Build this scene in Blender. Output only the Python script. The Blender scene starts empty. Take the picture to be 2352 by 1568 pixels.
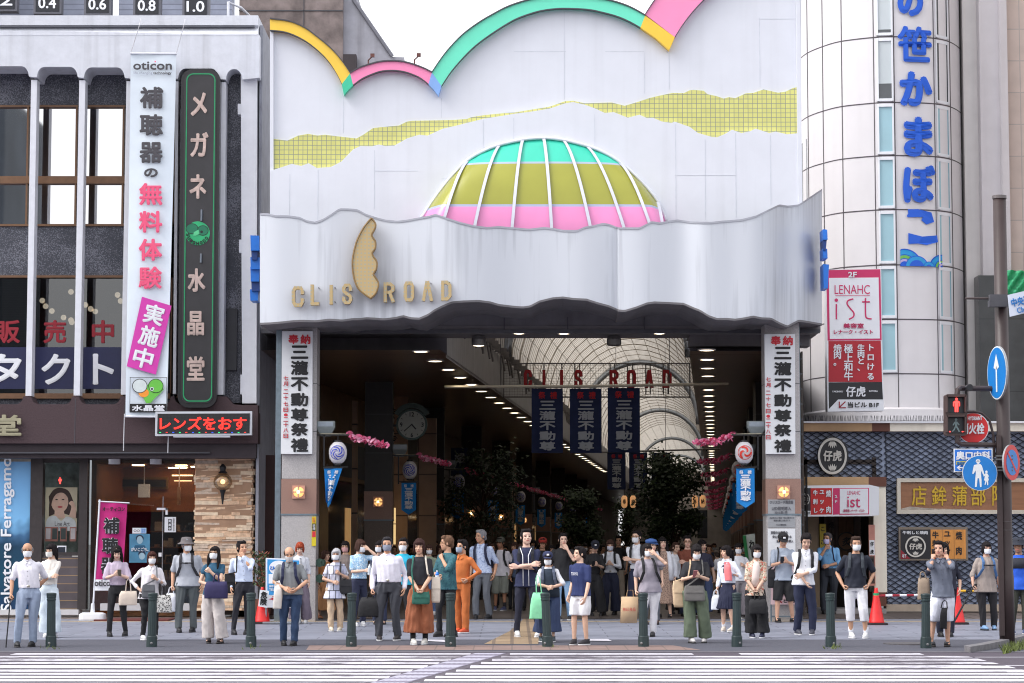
import bpy, math, random
import numpy as np
from mathutils import Vector, Matrix
random.seed(7); np.random.seed(7)
SC = bpy.context.scene
COL = SC.collection
R = math.radians
# ---------------------------------------------------------------- camera
F = 5412.0; CX, CY, HOR = 1176.0, 784.0, 1249.0; EYE = 1.64
TH = math.atan((HOR-CY)/F); CT, ST = math.cos(TH), math.sin(TH)
cam_d = bpy.data.cameras.new('camera'); cam = bpy.data.objects.new('camera', cam_d); COL.objects.link(cam)
cam_d.sensor_width = 36; cam_d.lens = 36*F/2352; cam_d.clip_end = 9000; cam_d.clip_start = .5
cam.location = (0, 0, EYE); cam.rotation_euler = (math.pi/2+TH, 0, 0); SC.camera = cam
# ---------------------------------------------------------------- sky, sun, exposure
SUN_EL, SUN_AZ = R(50), R(252)         # azimuth from +Y, clockwise: behind the camera and to its left
wld = bpy.data.worlds.new('World'); SC.world = wld; wld.use_nodes = True
nt = wld.node_tree; bg = nt.nodes['Background']
sky = nt.nodes.new('ShaderNodeTexSky'); sky.sky_type = 'NISHITA'; sky.sun_disc = False
sky.sun_elevation = SUN_EL; sky.sun_rotation = SUN_AZ; sky.air_density = 1.0; sky.dust_density = 5.0; sky.ozone_density = 1.5
hs = nt.nodes.new('ShaderNodeHueSaturation'); hs.inputs['Saturation'].default_value = .28; hs.inputs['Value'].default_value = 1.0   # thin overcast
nt.links.new(sky.outputs[0], hs.inputs['Color']); ad = nt.nodes.new('ShaderNodeVectorMath'); ad.operation = 'ADD'; ad.inputs[1].default_value = (7.55, 7.55, 7.75)      # even veil of bright cloud
nt.links.new(hs.outputs[0], ad.inputs[0]); nt.links.new(ad.outputs[0], bg.inputs[0]); bg.inputs[1].default_value = .13
sun_d = bpy.data.lights.new('sun', 'SUN'); sun = bpy.data.objects.new('sun', sun_d); COL.objects.link(sun)
sun_d.energy = 1.3; sun_d.angle = R(30); sun_d.color = (1, .97, .93)
sdir = Vector((math.sin(SUN_AZ)*math.cos(SUN_EL), math.cos(SUN_AZ)*math.cos(SUN_EL), math.sin(SUN_EL)))
sun.rotation_euler = sdir.to_track_quat('Z', 'Y').to_euler(); sun.location = (-20, -20, 60)
SC.view_settings.view_transform = 'Standard'; SC.view_settings.look = 'None'; SC.view_settings.gamma = 1
SC.view_settings.exposure = .08
SC.cycles.max_bounces = 6; SC.cycles.diffuse_bounces = 3; SC.cycles.glossy_bounces = 3; SC.cycles.transparent_max_bounces = 12
SC.cycles.caustics_reflective = False; SC.cycles.caustics_refractive = False
SC.cycles.filter_width = 1.1; SC.cycles.use_denoising = True; SC.cycles.sample_clamp_indirect = 4
# ---------------------------------------------------------------- pixel -> place
def W(px, py, Y):
 u = (px-CX)/F; v = (CY-py)/F; t = Y/(CT - v*ST)
 return u*t, EYE + t*(ST + v*CT)
def WX(px, Y, py=1249): return W(px, py, Y)[0]
def WZ(py, Y): return W(CX, py, Y)[1]
def gz(Y): return .013*min(max(Y-37, 0), 15)
def foot_Y(py): return 11479/((py-HOR)+70.36) if py < 1484 else 8876/(py-HOR)
def AX(a, Y): return a + .0861*(Y-46.6)
# ---------------------------------------------------------------- materials
def s2l(c): return tuple(((x/255)/12.92 if x/255 <= .04045 else ((x/255+.055)/1.055)**2.4) for x in c)
MATS = {}
def mat(name, rgb, rough=.6, var=.12, scale=6, bump=.0, metal=0, streak=0, emit=0, spec=.5, stretch=(1, 1, 1), alpha=1, trans=0, bscale=None):
 if name in MATS: return MATS[name]
 m = bpy.data.materials.new(name); m.use_nodes = True; t = m.node_tree; N = t.nodes; L = t.links
 b = N['Principled BSDF']; c = s2l(rgb)
 b.inputs['Roughness'].default_value = rough; b.inputs['Metallic'].default_value = metal
 b.inputs['Specular IOR Level'].default_value = spec
 tc = N.new('ShaderNodeTexCoord'); mp = N.new('ShaderNodeMapping'); mp.inputs['Scale'].default_value = stretch
 L.new(tc.outputs['Object'], mp.inputs[0])
 n = N.new('ShaderNodeTexNoise'); n.inputs['Scale'].default_value = scale; n.inputs['Detail'].default_value = 6; n.inputs['Roughness'].default_value = .6
 L.new(mp.outputs[0], n.inputs[0])
 mx = N.new('ShaderNodeMix'); mx.data_type = 'RGBA'
 lo = tuple(max(0, x*(1-var)) for x in c); hi = tuple(min(1, x*(1+var)) for x in c)
 mx.inputs[6].default_value = (*lo, 1); mx.inputs[7].default_value = (*hi, 1)
 rp = N.new('ShaderNodeMapRange'); rp.inputs[1].default_value = .3; rp.inputs[2].default_value = .7
 L.new(n.outputs[0], rp.inputs[0]); L.new(rp.outputs[0], mx.inputs[0])
 out = mx.outputs[2]
 if streak:
  mp2 = N.new('ShaderNodeMapping'); mp2.inputs['Scale'].default_value = (3.2, 3.2, .12)
  L.new(tc.outputs['Object'], mp2.inputs[0])
  n2 = N.new('ShaderNodeTexNoise'); n2.inputs['Scale'].default_value = 1.6; n2.inputs['Detail'].default_value = 8
  L.new(mp2.outputs[0], n2.inputs[0])
  r2 = N.new('ShaderNodeMapRange'); r2.inputs[1].default_value = .52; r2.inputs[2].default_value = .8; r2.inputs[4].default_value = streak
  L.new(n2.outputs[0], r2.inputs[0])
  m2 = N.new('ShaderNodeMix'); m2.data_type = 'RGBA'; m2.inputs[7].default_value = (c[0]*.42, c[1]*.41, c[2]*.4, 1)
  L.new(out, m2.inputs[6]); L.new(r2.outputs[0], m2.inputs[0]); out = m2.outputs[2]
 L.new(out, b.inputs['Base Color'])
 if bump:
  bp = N.new('ShaderNodeBump'); bp.inputs['Strength'].default_value = bump; bp.inputs['Distance'].default_value = .02
  if bscale:
   n3 = N.new('ShaderNodeTexNoise'); n3.inputs['Scale'].default_value = bscale; n3.inputs['Detail'].default_value = 5; L.new(mp.outputs[0], n3.inputs[0]); L.new(n3.outputs[0], bp.inputs['Height'])
  else: L.new(n.outputs[0], bp.inputs['Height'])
  L.new(bp.outputs[0], b.inputs['Normal'])
 if emit:
  b.inputs['Emission Strength'].default_value = emit; b.inputs['Emission Color'].default_value = (*c, 1)
 if trans: b.inputs['Transmission Weight'].default_value = trans
 MATS[name] = m; return m
def nodes(name):
 m = bpy.data.materials.new(name); m.use_nodes = True; MATS[name] = m
 t = m.node_tree; return m, t, t.nodes, t.links, t.nodes['Principled BSDF']
def glass(name, tint, refl, rough=.02):
 m, t, N, L, b = nodes(name); N.remove(b)
 tr = N.new('ShaderNodeBsdfTransparent'); tr.inputs[0].default_value = (*s2l(tint), 1)
 gl = N.new('ShaderNodeBsdfGlossy'); gl.inputs['Roughness'].default_value = rough
 n = N.new('ShaderNodeTexNoise'); n.inputs['Scale'].default_value = .8
 bp = N.new('ShaderNodeBump'); bp.inputs['Strength'].default_value = .03; bp.inputs['Distance'].default_value = .02
 L.new(n.outputs[0], bp.inputs['Height']); L.new(bp.outputs[0], gl.inputs['Normal'])
 mx = N.new('ShaderNodeMixShader'); mx.inputs[0].default_value = refl
 L.new(tr.outputs[0], mx.inputs[1]); L.new(gl.outputs[0], mx.inputs[2]); L.new(mx.outputs[0], N['Material Output'].inputs[0])
 return m
def pattern(name, kind, c1, c2, scale, rough=.6, **k):
 """brick / tile / checker pattern laid in the object's own coordinates; k: axes, size"""
 m, t, N, L, b = nodes(name); b.inputs['Roughness'].default_value = rough
 tc = N.new('ShaderNodeTexCoord'); sp = N.new('ShaderNodeSeparateXYZ'); cb = N.new('ShaderNodeCombineXYZ')
 L.new(tc.outputs['Object'], sp.inputs[0]); ax = k.get('axes', 'XZ')
 L.new(sp.outputs[ax[0]], cb.inputs[0]); L.new(sp.outputs[ax[1]], cb.inputs[1])
 br = N.new('ShaderNodeTexBrick'); L.new(cb.outputs[0], br.inputs[0])
 br.offset = k.get('offset', .5); br.inputs['Scale'].default_value = scale
 br.inputs['Brick Width'].default_value = k.get('w', .5); br.inputs['Row Height'].default_value = k.get('h', .25)
 br.inputs['Mortar Size'].default_value = k.get('mortar', .02); br.inputs['Mortar Smooth'].default_value = .1
 br.inputs['Bias'].default_value = 0
 v = k.get('var', .12); a = s2l(c1)
 br.inputs['Color1'].default_value = (*[x*(1-v) for x in a], 1); br.inputs['Color2'].default_value = (*[min(1, x*(1+v)) for x in a], 1)
 br.inputs['Mortar'].default_value = (*s2l(c2), 1)
 n = N.new('ShaderNodeTexNoise'); n.inputs['Scale'].default_value = k.get('nscale', 3); n.inputs['Detail'].default_value = 7
 L.new(tc.outputs['Object'], n.inputs[0])
 mx = N.new('ShaderNodeMix'); mx.data_type = 'RGBA'; mx.blend_type = 'MULTIPLY'; mx.inputs[0].default_value = k.get('dirt', .35)
 L.new(br.outputs[0], mx.inputs[6])
 rp = N.new('ShaderNodeMapRange'); rp.inputs[1].default_value = .3; rp.inputs[2].default_value = .65; rp.inputs[3].default_value = .45; rp.inputs[4].default_value = 1.15
 L.new(n.outputs[0], rp.inputs[0]); L.new(rp.outputs[0], mx.inputs[7]); L.new(mx.outputs[2], b.inputs['Base Color'])
 if k.get('bump'):
  bp = N.new('ShaderNodeBump'); bp.inputs['Strength'].default_value = k['bump']; bp.inputs['Distance'].default_value = .03; bp.invert = True
  L.new(br.outputs['Fac'], bp.inputs['Height']); L.new(bp.outputs[0], b.inputs['Normal'])
 if 'metal' in k: b.inputs['Metallic'].default_value = k['metal']
 return m
# ---------------------------------------------------------------- mesh builder
def wloc(o):
 v = Vector((0, 0, 0))
 while o is not None: v = v + o.location; o = o.parent
 return v
class MB:
 def __init__(s): s.v = []; s.f = []; s.m = []; s.cut = []
 def add(s, v, f, mi=0):
  o = len(s.v); s.cut.append((o, len(s.f))); s.v += [tuple(p) for p in v]; s.f += [tuple(i+o for i in q) for q in f]; s.m += [mi]*len(f); return s
 def box(s, x0, x1, y0, y1, z0, z1, mi=0):
  v = [(x0,y0,z0),(x1,y0,z0),(x1,y1,z0),(x0,y1,z0),(x0,y0,z1),(x1,y0,z1),(x1,y1,z1),(x0,y1,z1)]
  return s.add(v, [(0,3,2,1),(4,5,6,7),(0,1,5,4),(1,2,6,5),(2,3,7,6),(3,0,4,7)], mi)
 def obox(s, c, sx, sy, sz, rz=0, mi=0, rx=0, ry=0):
  M = Matrix.Translation(c) @ Matrix.Rotation(rz, 4, 'Z') @ Matrix.Rotation(ry, 4, 'Y') @ Matrix.Rotation(rx, 4, 'X')
  v = [M @ Vector((a*sx/2, b*sy/2, d*sz/2)) for d in (-1,1) for a, b in ((-1,-1),(1,-1),(1,1),(-1,1))]
  return s.add(v, [(0,3,2,1),(4,5,6,7),(0,1,5,4),(1,2,6,5),(2,3,7,6),(3,0,4,7)], mi)
 def pbox(s, x0, y0, x1, y1, Y, d, mi=0):
  """box whose front face fills a pixel rectangle at depth Y, d metres deep"""
  a, z1 = W((x0+x1)/2, y0, Y)[0], W(x0, y0, Y)[1]; z0 = W(x0, y1, Y)[1]
  X0 = W(x0, (y0+y1)/2, Y)[0]; X1 = W(x1, (y0+y1)/2, Y)[0]
  return s.box(X0, X1, Y, Y+d, z0, z1, mi)
 def prism(s, pts, y0, y1, mi=0, caps=True):
  n = len(pts); v = [(x, y0, z) for x, z in pts] + [(x, y1, z) for x, z in pts]
  f = [(i, i+n, (i+1) % n + n, (i+1) % n) for i in range(n)]
  if caps: f += [tuple(range(n)), tuple(range(2*n-1, n-1, -1))]
  return s.add(v, f, mi)
 def ppoly(s, pts, Y, d, mi=0): return s.prism([W(x, y, Y) for x, y in pts], Y, Y+d, mi)
 def pstrip(s, up, lo, Y, d, mi=0):
  """band between two polylines that share their number of points"""
  U = [W(x, y, Y) for x, y in up]; D = [W(x, y, Y) for x, y in lo]; n = len(U)
  v = [(x, Y, z) for x, z in U]+[(x, Y, z) for x, z in D]+[(x, Y+d, z) for x, z in U]+[(x, Y+d, z) for x, z in D]
  f = []
  for i in range(n-1):
   f += [(i, n+i, n+i+1, i+1), (2*n+i+1, 3*n+i+1, 3*n+i, 2*n+i), (i, i+1, 2*n+i+1, 2*n+i), (n+i+1, n+i, 3*n+i, 3*n+i+1)]
  f += [(0, 2*n, 3*n, n), (n-1, 2*n-1, 4*n-1, 3*n-1)]
  return s.add(v, f, mi)
 def tube(s, pts, r, n=8, mi=0, caps=True, flat=1):
  P = [Vector(p) for p in pts]; rr = r if hasattr(r, '__len__') else [r]*len(P); v = []; f = []
  prev = None
  for i, p in enumerate(P):
   d = (P[min(i+1, len(P)-1)] - P[max(i-1, 0)]).normalized()
   if prev is None:
    u = d.cross(Vector((0, 1, 0))); u = d.cross(Vector((1, 0, 0))) if u.length < .2 else u
   else: u = prev - d*prev.dot(d)
   u.normalize(); w = d.cross(u); prev = u
   for k in range(n):
    a = 2*math.pi*k/n; v.append(p + (u*math.cos(a) + w*math.sin(a)*flat)*rr[i])
  for i in range(len(P)-1):
   for k in range(n):
    a = i*n+k; b = i*n+(k+1) % n; f.append((a, b, b+n, a+n))
  if caps: f += [tuple(range(n-1, -1, -1)), tuple(range((len(P)-1)*n, len(P)*n))]
  return s.add(v, f, mi)
 def loft(s, rings, n=16, mi=0, caps=True, p=2.0):
  """rings: (cx, cy, z, rx, ry); superellipse power p"""
  v = []; f = []
  for (x, y, z, rx, ry) in rings:
   for k in range(n):
    a = 2*math.pi*k/n; c, q = math.cos(a), math.sin(a)
    v.append((x+rx*math.copysign(abs(c)**(2/p), c), y+ry*math.copysign(abs(q)**(2/p), q), z))
  for i in range(len(rings)-1):
   for k in range(n):
    a = i*n+k; b = i*n+(k+1) % n; f.append((a, b, b+n, a+n))
  if caps: f += [tuple(range(n-1, -1, -1)), tuple(range((len(rings)-1)*n, len(rings)*n))]
  return s.add(v, f, mi)
 def lathe(s, prof, c=(0, 0, 0), n=20, mi=0, flute=0, nf=0):
  v = []; f = []
  for (r, z) in prof:
   for k in range(n):
    a = 2*math.pi*k/n; v.append((c[0]+r*math.cos(a), c[1]+r*math.sin(a), c[2]+z))
  for i in range(len(prof)-1):
   for k in range(n):
    a = i*n+k; b = i*n+(k+1) % n; f.append((a, b, b+n, a+n))
  f += [tuple(range(n-1, -1, -1)), tuple(range((len(prof)-1)*n, len(prof)*n))]
  return s.add(v, f, mi)
 def disc(s, c, r, d, n=28, mi=0, rz=0, rx=None):
  """round plate facing the street, rotated about z by rz"""
  rx = rx or r; v = []
  for y in (-d/2, d/2):
   for k in range(n):
    a = 2*math.pi*k/n; p = Matrix.Rotation(rz, 3, 'Z') @ Vector((rx*math.cos(a), y, r*math.sin(a)))
    v.append(Vector(c)+p)
  f = [tuple(range(n)), tuple(range(2*n-1, n-1, -1))] + [(k, k+n, (k+1) % n+n, (k+1) % n) for k in range(n)]
  return s.add(v, f, mi)
 def sphere(s, c, rx, ry=None, rz=None, n=14, m=9, mi=0):
  ry = ry or rx; rz = rz or rx; v = [(c[0], c[1], c[2]-rz)]; f = []
  for j in range(1, m):
   t = -math.pi/2 + math.pi*j/m
   for k in range(n):
    a = 2*math.pi*k/n; v.append((c[0]+rx*math.cos(t)*math.cos(a), c[1]+ry*math.cos(t)*math.sin(a), c[2]+rz*math.sin(t)))
  v.append((c[0], c[1], c[2]+rz)); L_ = len(v)-1
  for k in range(n):
   f.append((0, 1+(k+1) % n, 1+k)); f.append((L_, L_-n+k, L_-n+(k+1) % n))
  for j in range(m-2):
   for k in range(n):
    a = 1+j*n+k; b = 1+j*n+(k+1) % n; f.append((a, b, b+n, a+n))
  return s.add(v, f, mi)
 def mesh(s, name, mats, off=(0, 0, 0), smooth=False):
  me = bpy.data.meshes.new(name); o = Vector(off)
  me.from_pydata([Vector(p)-o for p in s.v], [], s.f); me.validate()
  for m in (mats if isinstance(mats, (list, tuple)) else [mats]): me.materials.append(m)
  if len(me.polygons) == len(s.m): me.polygons.foreach_set('material_index', s.m)
  if smooth: me.shade_smooth()
  return me
 def build_each(s, name, mats, parent):
  """every piece of this builder as an object of its own"""
  c = s.cut+[(len(s.v), len(s.f))]
  for (a, fa), (b, fb) in zip(c, c[1:]):
   q = MB(); q.add(s.v[a:b], [tuple(i-a for i in f) for f in s.f[fa:fb]]); q.m = s.m[fa:fb]; q.build(name, mats, parent)
 def build(s, name, mats, parent=None, smooth=False, loc=None):
  off = wloc(parent) if parent else Vector((0, 0, 0))
  o = bpy.data.objects.new(name, None) if False else None
  base = off + (Vector(loc) if loc else Vector((0, 0, 0)))
  me = s.mesh(name, mats, base, smooth)
  o = bpy.data.objects.new(name, me); COL.objects.link(o)
  if parent: o.parent = parent
  if loc: o.location = loc
  return o
def tag(o, label, cat, group=None, kind=None):
 if label: o['label'] = label
 if cat: o['category'] = cat
 if group: o['group'] = group
 if kind: o['kind'] = kind
 return o
def root(name, loc, label, cat, group=None, rz=0):
 o = bpy.data.objects.new(name, None); COL.objects.link(o); o.location = loc; o.rotation_euler = (0, 0, rz); o.empty_display_size = .2
 return tag(o, label, cat, group)
def struct(o): o['kind'] = 'structure'; return o
def copy_tree(o, parent=None):
 c = o.copy(); COL.objects.link(c); c.parent = parent
 for ch in list(o.children): copy_tree(ch, c)
 return c
def dup(o, loc, label=None, rz=None, group=None):
 c = copy_tree(o); c.location = loc
 if label: c['label'] = label
 if rz is not None: c.rotation_euler = (0, 0, rz)
 if group: c['group'] = group
 return c
# ---------------------------------------------------------------- lettering
GLY = {}
def glyphs(s, vert, pitch):
 key = (s, vert, round(pitch, 2))
 if key in GLY: return GLY[key]
 c = bpy.data.curves.new('lettering', 'FONT'); c.body = '\n'.join(s) if vert else s; c.align_x = 'CENTER'; c.size = 1
 c.space_line = pitch; c.resolution_u = 3
 o = bpy.data.objects.new('lettering', c)
 me = bpy.data.meshes.new_from_object(o)
 v = np.array([p.co[:2] for p in me.vertices]); f = [tuple(p.vertices) for p in me.polygons]
 bpy.data.objects.remove(o); bpy.data.curves.remove(c); bpy.data.meshes.remove(me)
 GLY[key] = (v, f); return v, f
def text(s, x0, y0, x1, y1, Y, m, parent, name='lettering', bold=0, vert=False, rot=0, fn=None, cond=0, label=None):
 """writing laid on a sign face at depth Y, filling a pixel rectangle of the photo"""
 x0, x1, y0, y1 = x0+bold*.7, x1-bold*.7, y0+bold*.7, y1-bold*.7
 n = len(s); pitch = ((y1-y0)/max(n, 1))/max(x1-x0, 1)*.93 if vert else 1
 v, f = glyphs(s, vert, pitch)
 lo, hi = v.min(0), v.max(0); u = (v-lo)/np.maximum(hi-lo, 1e-6)
 P = np.stack([x0+u[:, 0]*(x1-x0), y1-u[:, 1]*(y1-y0)], 1)
 if rot:
  c = np.array([(x0+x1)/2, (y0+y1)/2]); a = math.radians(rot); Mx = np.array([[math.cos(a), -math.sin(a)], [math.sin(a), math.cos(a)]])
  P = (P-c) @ Mx.T + c
 offs = [(0, 0)]; bold *= .72
 if bold: offs += [(bold*math.cos(a), bold*math.sin(a)) for a in np.arange(0, 2*math.pi, math.pi/4)]
 mb = MB(); fw = [tuple(reversed(q)) for q in f]
 for k, (dx, dy) in enumerate(offs):
  if fn: vv = [fn(p[0]+dx, p[1]+dy, -.0012*k) for p in P]
  else:
   vv = []
   for p in P:
    X, Z = W(p[0]+dx, p[1]+dy, Y); vv.append((X, Y-.0012*k, Z))
  mb.add(vv, f, 0)
 o = mb.build(name, m, parent)
 if label: o['label'] = label
 return o
def smooth_line(pts, k=6):
 out = []; P = [Vector((*p, 0)) for p in pts]
 for i in range(len(P)-1):
  p0, p1, p2, p3 = P[max(i-1, 0)], P[i], P[i+1], P[min(i+2, len(P)-1)]
  for j in range(k):
   t = j/k
   q = .5*((2*p1)+(-p0+p2)*t+(2*p0-5*p1+4*p2-p3)*t*t+(-p0+3*p1-3*p2+p3)*t**3); out.append((q.x, q.y))
 out.append(pts[-1]); return out
def interp(pts, x):
 xs = [p[0] for p in pts]; ys = [p[1] for p in pts]; return float(np.interp(x, xs, ys))
# ================================================================ ground, road, pavement
m_asph = mat('asphalt', (76, 69, 80), .85, .25, 40, .4)
def road_paint(nm='worn_road_paint', w0=.79):
 m, t, N, L, b = nodes(nm); b.inputs['Roughness'].default_value = .7
 tc = N.new('ShaderNodeTexCoord')
 mp = N.new('ShaderNodeMapping'); mp.inputs['Scale'].default_value = (1.2, 5, 1); L.new(tc.outputs['Object'], mp.inputs[0])
 n = N.new('ShaderNodeTexNoise'); n.inputs['Scale'].default_value = 2.2; n.inputs['Detail'].default_value = 9; n.inputs['Roughness'].default_value = .72; L.new(mp.outputs[0], n.inputs[0])
 n2 = N.new('ShaderNodeTexNoise'); n2.inputs['Scale'].default_value = .45; n2.inputs['Detail'].default_value = 2; L.new(tc.outputs['Object'], n2.inputs[0])
 a = N.new('ShaderNodeMath'); a.operation = 'MULTIPLY_ADD'; a.inputs[1].default_value = .45; L.new(n2.outputs[0], a.inputs[0]); L.new(n.outputs[0], a.inputs[2])
 r = N.new('ShaderNodeMapRange'); r.inputs[1].default_value = w0; r.inputs[2].default_value = w0+.08; L.new(a.outputs[0], r.inputs[0])
 mx = N.new('ShaderNodeMix'); mx.data_type = 'RGBA'; mx.inputs[6].default_value = (*s2l((204, 202, 211)), 1); mx.inputs[7].default_value = (*s2l((104, 98, 108)), 1)
 L.new(r.outputs[0], mx.inputs[0]); L.new(mx.outputs[2], b.inputs['Base Color']); return m
m_paint = road_paint(); m_paint2 = road_paint('flaking_road_paint', .71)
g = MB().box(-4000, 4000, -4000, 6000, -1.2, -.35).build('ground', mat('far_ground', (120, 118, 115), .9)); struct(g)
mb = MB().box(-120, 120, -70, 36.15, -.3, 0); struct(mb.build('road', m_asph))
# carriageway markings: the crossing's bars
cw = MB()
ys = [(35.65,.42),(34.8,.46),(33.98,.62),(33.02,.5),(32.15,.75),(31.05,.5),(30.28,.42),(29.58,.52),(28.85,.45),(28.1,.5),(27.3,.45)]
ys += [(26.5-.86*i, .45) for i in range(16)]
for i, (y, d) in enumerate(ys):
 xr = 6.42 + (.25 if i else -.3); xl = -7.45 if i == 0 else -9.5
 s0 = lambda yy: -.62-(35.65-yy)*.147; s1 = lambda yy: -.03-(35.65-yy)*.151
 segs = [(xl, s0(y)), (s1(y), xr)]
 if i == 0: segs = [(xl, s0(y)), (s1(y), 2.7), (3.4, xr)]
 for (p, q) in segs:
  n = max(2, int((q-p)/.35));
  rnd = random.Random(i*13+int(p*7)); up = []; dn = []
  for k in range(n+1):
   x = p+(q-p)*k/n; up.append((x, y+rnd.uniform(-.02, .02))); dn.append((x, y-d+rnd.uniform(-.02, .02)))
  v = [(x, yy, .004) for x, yy in dn]+[(x, yy, .004) for x, yy in up]
  cw.add(v, [(k, k+1, n+2+k, n+1+k) for k in range(n)], 1 if i in (1, 2, 3) else 0)
o = cw.build('crosswalk_marking', [m_paint, m_paint2]); struct(o)
# tactile strip across the crossing
m_tact = mat('tactile_lilac', (128, 122, 140), .75, .12, 14, .2)
ts = MB(); v = []
for y in np.linspace(35.7, 12, 30):
 v += [(-.60-(35.65-y)*.147+.04, y, .006), (-.05-(35.65-y)*.151-.04, y, .006)]
ts.add(v, [(2*i, 2*i+2, 2*i+3, 2*i+1)[::-1] for i in range(29)])
struct(ts.build('tactile_crossing_strip', m_tact))
tb = MB()
for y, d in ys:
 v = []; n = 12
 for k in range(n+1):
  for yy, q in ((y-d*.95, 0), (y-.02, 1)):
   u = k/n; yy += (.03 if k % 2 else -.03)*(1 if q else -1); xa, xb = -.54-(35.65-yy)*.147, -.11-(35.65-yy)*.151; v.append((xa+(xb-xa)*u, yy, .009))
 tb.add(v, [(2*k, 2*k+2, 2*k+3, 2*k+1) for k in range(n)])
struct(tb.build('tactile_bar_marking', mat('tactile_bar_paint', (172, 170, 186), .7, .12, 9)))
te = MB(); v = []
for y in np.linspace(35.72, 12, 30):
 v += [(-.70-(35.65-y)*.147, y, .0035), (.05-(35.65-y)*.151, y, .0035)]
te.add(v, [(2*i, 2*i+2, 2*i+3, 2*i+1)[::-1] for i in range(29)])
struct(te.build('tactile_strip_border', mat('strip_seal', (84, 78, 88), .8, .2, 20)))
# lane lines to the right of the crossing
ll = MB()
for (py, x0, x1) in ((1507, 2236, 2500), (1526, 2250, 2600), (1541, 2310, 2700)):
 Y = 8876/(py-HOR); ll.add([(WX(x0, Y), Y, .004), (WX(x1, Y), Y, .004), (WX(x1, Y), Y+.12, .004), (WX(x0, Y), Y+.12, .004)], [(0, 1, 2, 3)])
struct(ll.build('lane_line_marking', m_paint))
# pavement: asphalt verge, granite slabs, brown tile border, then the arcade floor
def sheet(name, m, x0, x1, y0, y1, dz=0, thick=.3, nx=1):
 ys_ = sorted(set([y0, y1]+[y for y in (37, 52) if y0 < y < y1])); b = MB(); v = []
 for y in ys_: v += [(x0, y, gz(y)+dz), (x1, y, gz(y)+dz)]
 f = [(2*i, 2*i+1, 2*i+3, 2*i+2) for i in range(len(ys_)-1)]
 k = len(v); v += [(x0, y0, -thick), (x1, y0, -thick)]; f.append((k, k+1, 1, 0)); b.add(v, f)
 return struct(b.build(name, m))
m_verge = mat('verge_asphalt', (78, 79, 90), .9, .22, 60, .4)
sheet('pavement_verge', m_verge, -60, 60, 36.15, 39.95)
sheet('kerb_line', mat('kerb_concrete', (92, 90, 98), .8, .2, 12), -60, 60, 36.02, 36.34, .005)
m_slab = pattern('granite_slabs', '', (133, 137, 152), (98, 100, 112), 1, .6, axes='XY', w=1.1, h=.55, mortar=.012, dirt=.3, var=.06)
sheet('pavement_slabs', m_slab, -60, 60, 39.95, 49)
m_tile = pattern('brown_paving_tiles', '', (128, 116, 112), (86, 78, 76), 1, .7, axes='XY', w=.3, h=.3, mortar=.02, offset=0)
for a_, b_ in ((-60, -4.9), (6.2, 60)): sheet('pavement_tile_border', m_tile, a_, b_, 47.6, 52, .004)
m_aflr = pattern('arcade_floor_tiles', '', (104, 94, 90), (74, 66, 64), 1, .45, axes='XY', w=.6, h=.6, mortar=.015, offset=0, dirt=.4)
def skew_sheet(name, m, a0, a1, y0, y1, dz):
 b = MB(); v = []
 for y in (y0, 52, y1): v += [(AX(a0, y), y, gz(y)+dz), (AX(a1, y), y, gz(y)+dz)]
 b.add(v, [(0, 1, 3, 2), (2, 3, 5, 4)]); return struct(b.build(name, m))
skew_sheet('arcade_floor', m_aflr, -7, 9, 47.6, 260, .008)
# yellow edge line and the brick-red and yellow tactile paving
m_yl = mat('yellow_line_paint', (196, 168, 112), .7, .2, 8)
sheet('yellow_edge_line', m_yl, -60, 60, 46.55, 46.68, .004)
m_brick = pattern('red_paver_strip', '', (146, 122, 116), (112, 96, 92), 1, .7, axes='XY', w=.3, h=.06, mortar=.012, dirt=.3, offset=0)
b = MB(); Ya, Yb = 36.75, 38.1
b.add([(WX(705, Ya), Ya, .004), (WX(1610, Ya), Ya, .004), (WX(1545, Yb), Yb, gz(Yb)+.004), (WX(712, Yb), Yb, gz(Yb)+.004)], [(0, 1, 2, 3)])
struct(b.build('red_tactile_strip', m_brick))
m_ytac = pattern('yellow_tactile_paving', '', (158, 136, 110), (118, 102, 88), 1, .7, axes='XY', w=.3, h=.3, mortar=.03, dirt=.3, offset=0)
b = MB()
def gp(px, py, dz=.006):
 Y = foot_Y(py); return (WX(px, Y), Y, gz(Y)+dz)
b.add([gp(1112, 1477), gp(1236, 1477), gp(1240, 1448), gp(1262, 1412), gp(1212, 1412), gp(1170, 1448)], [(0, 1, 2, 5), (5, 2, 3, 4)])
struct(b.build('yellow_tactile_path', m_ytac))
b = MB();
for q in (((942, 1469), (1026, 1473), (1020, 1468), (950, 1467)), ((1345, 1470), (1405, 1471), (1395, 1466), (1340, 1466))): b.add([gp(*p, .01) for p in q], [(0, 1, 2, 3)])
struct(b.build('white_pavement_marking', m_paint))
# raised kerb that sweeps round at the right
kb = MB(); pts = [(2225, 1496), (2262, 1490), (2300, 1482), (2350, 1470), (2420, 1452)]; K = [gp(x, y, 0) for x, y in pts]
v = [];
for (x, y, z) in K: v += [(x, y, z-.02), (x, y, z+.09), (x-.05, y+.22, z+.1), (x-.05, y+.22, z-.02)]
kb.add(v, [q for i in range(len(K)-1) for q in ((4*i, 4*i+4, 4*i+5, 4*i+1), (4*i+1, 4*i+5, 4*i+6, 4*i+2), (4*i+2, 4*i+6, 4*i+7, 4*i+3))]+[(0, 1, 2, 3)])
o = kb.build('raised_kerb', mat('kerb_stone', (112, 110, 114), .85, .25, 9, .3)); struct(o)
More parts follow.
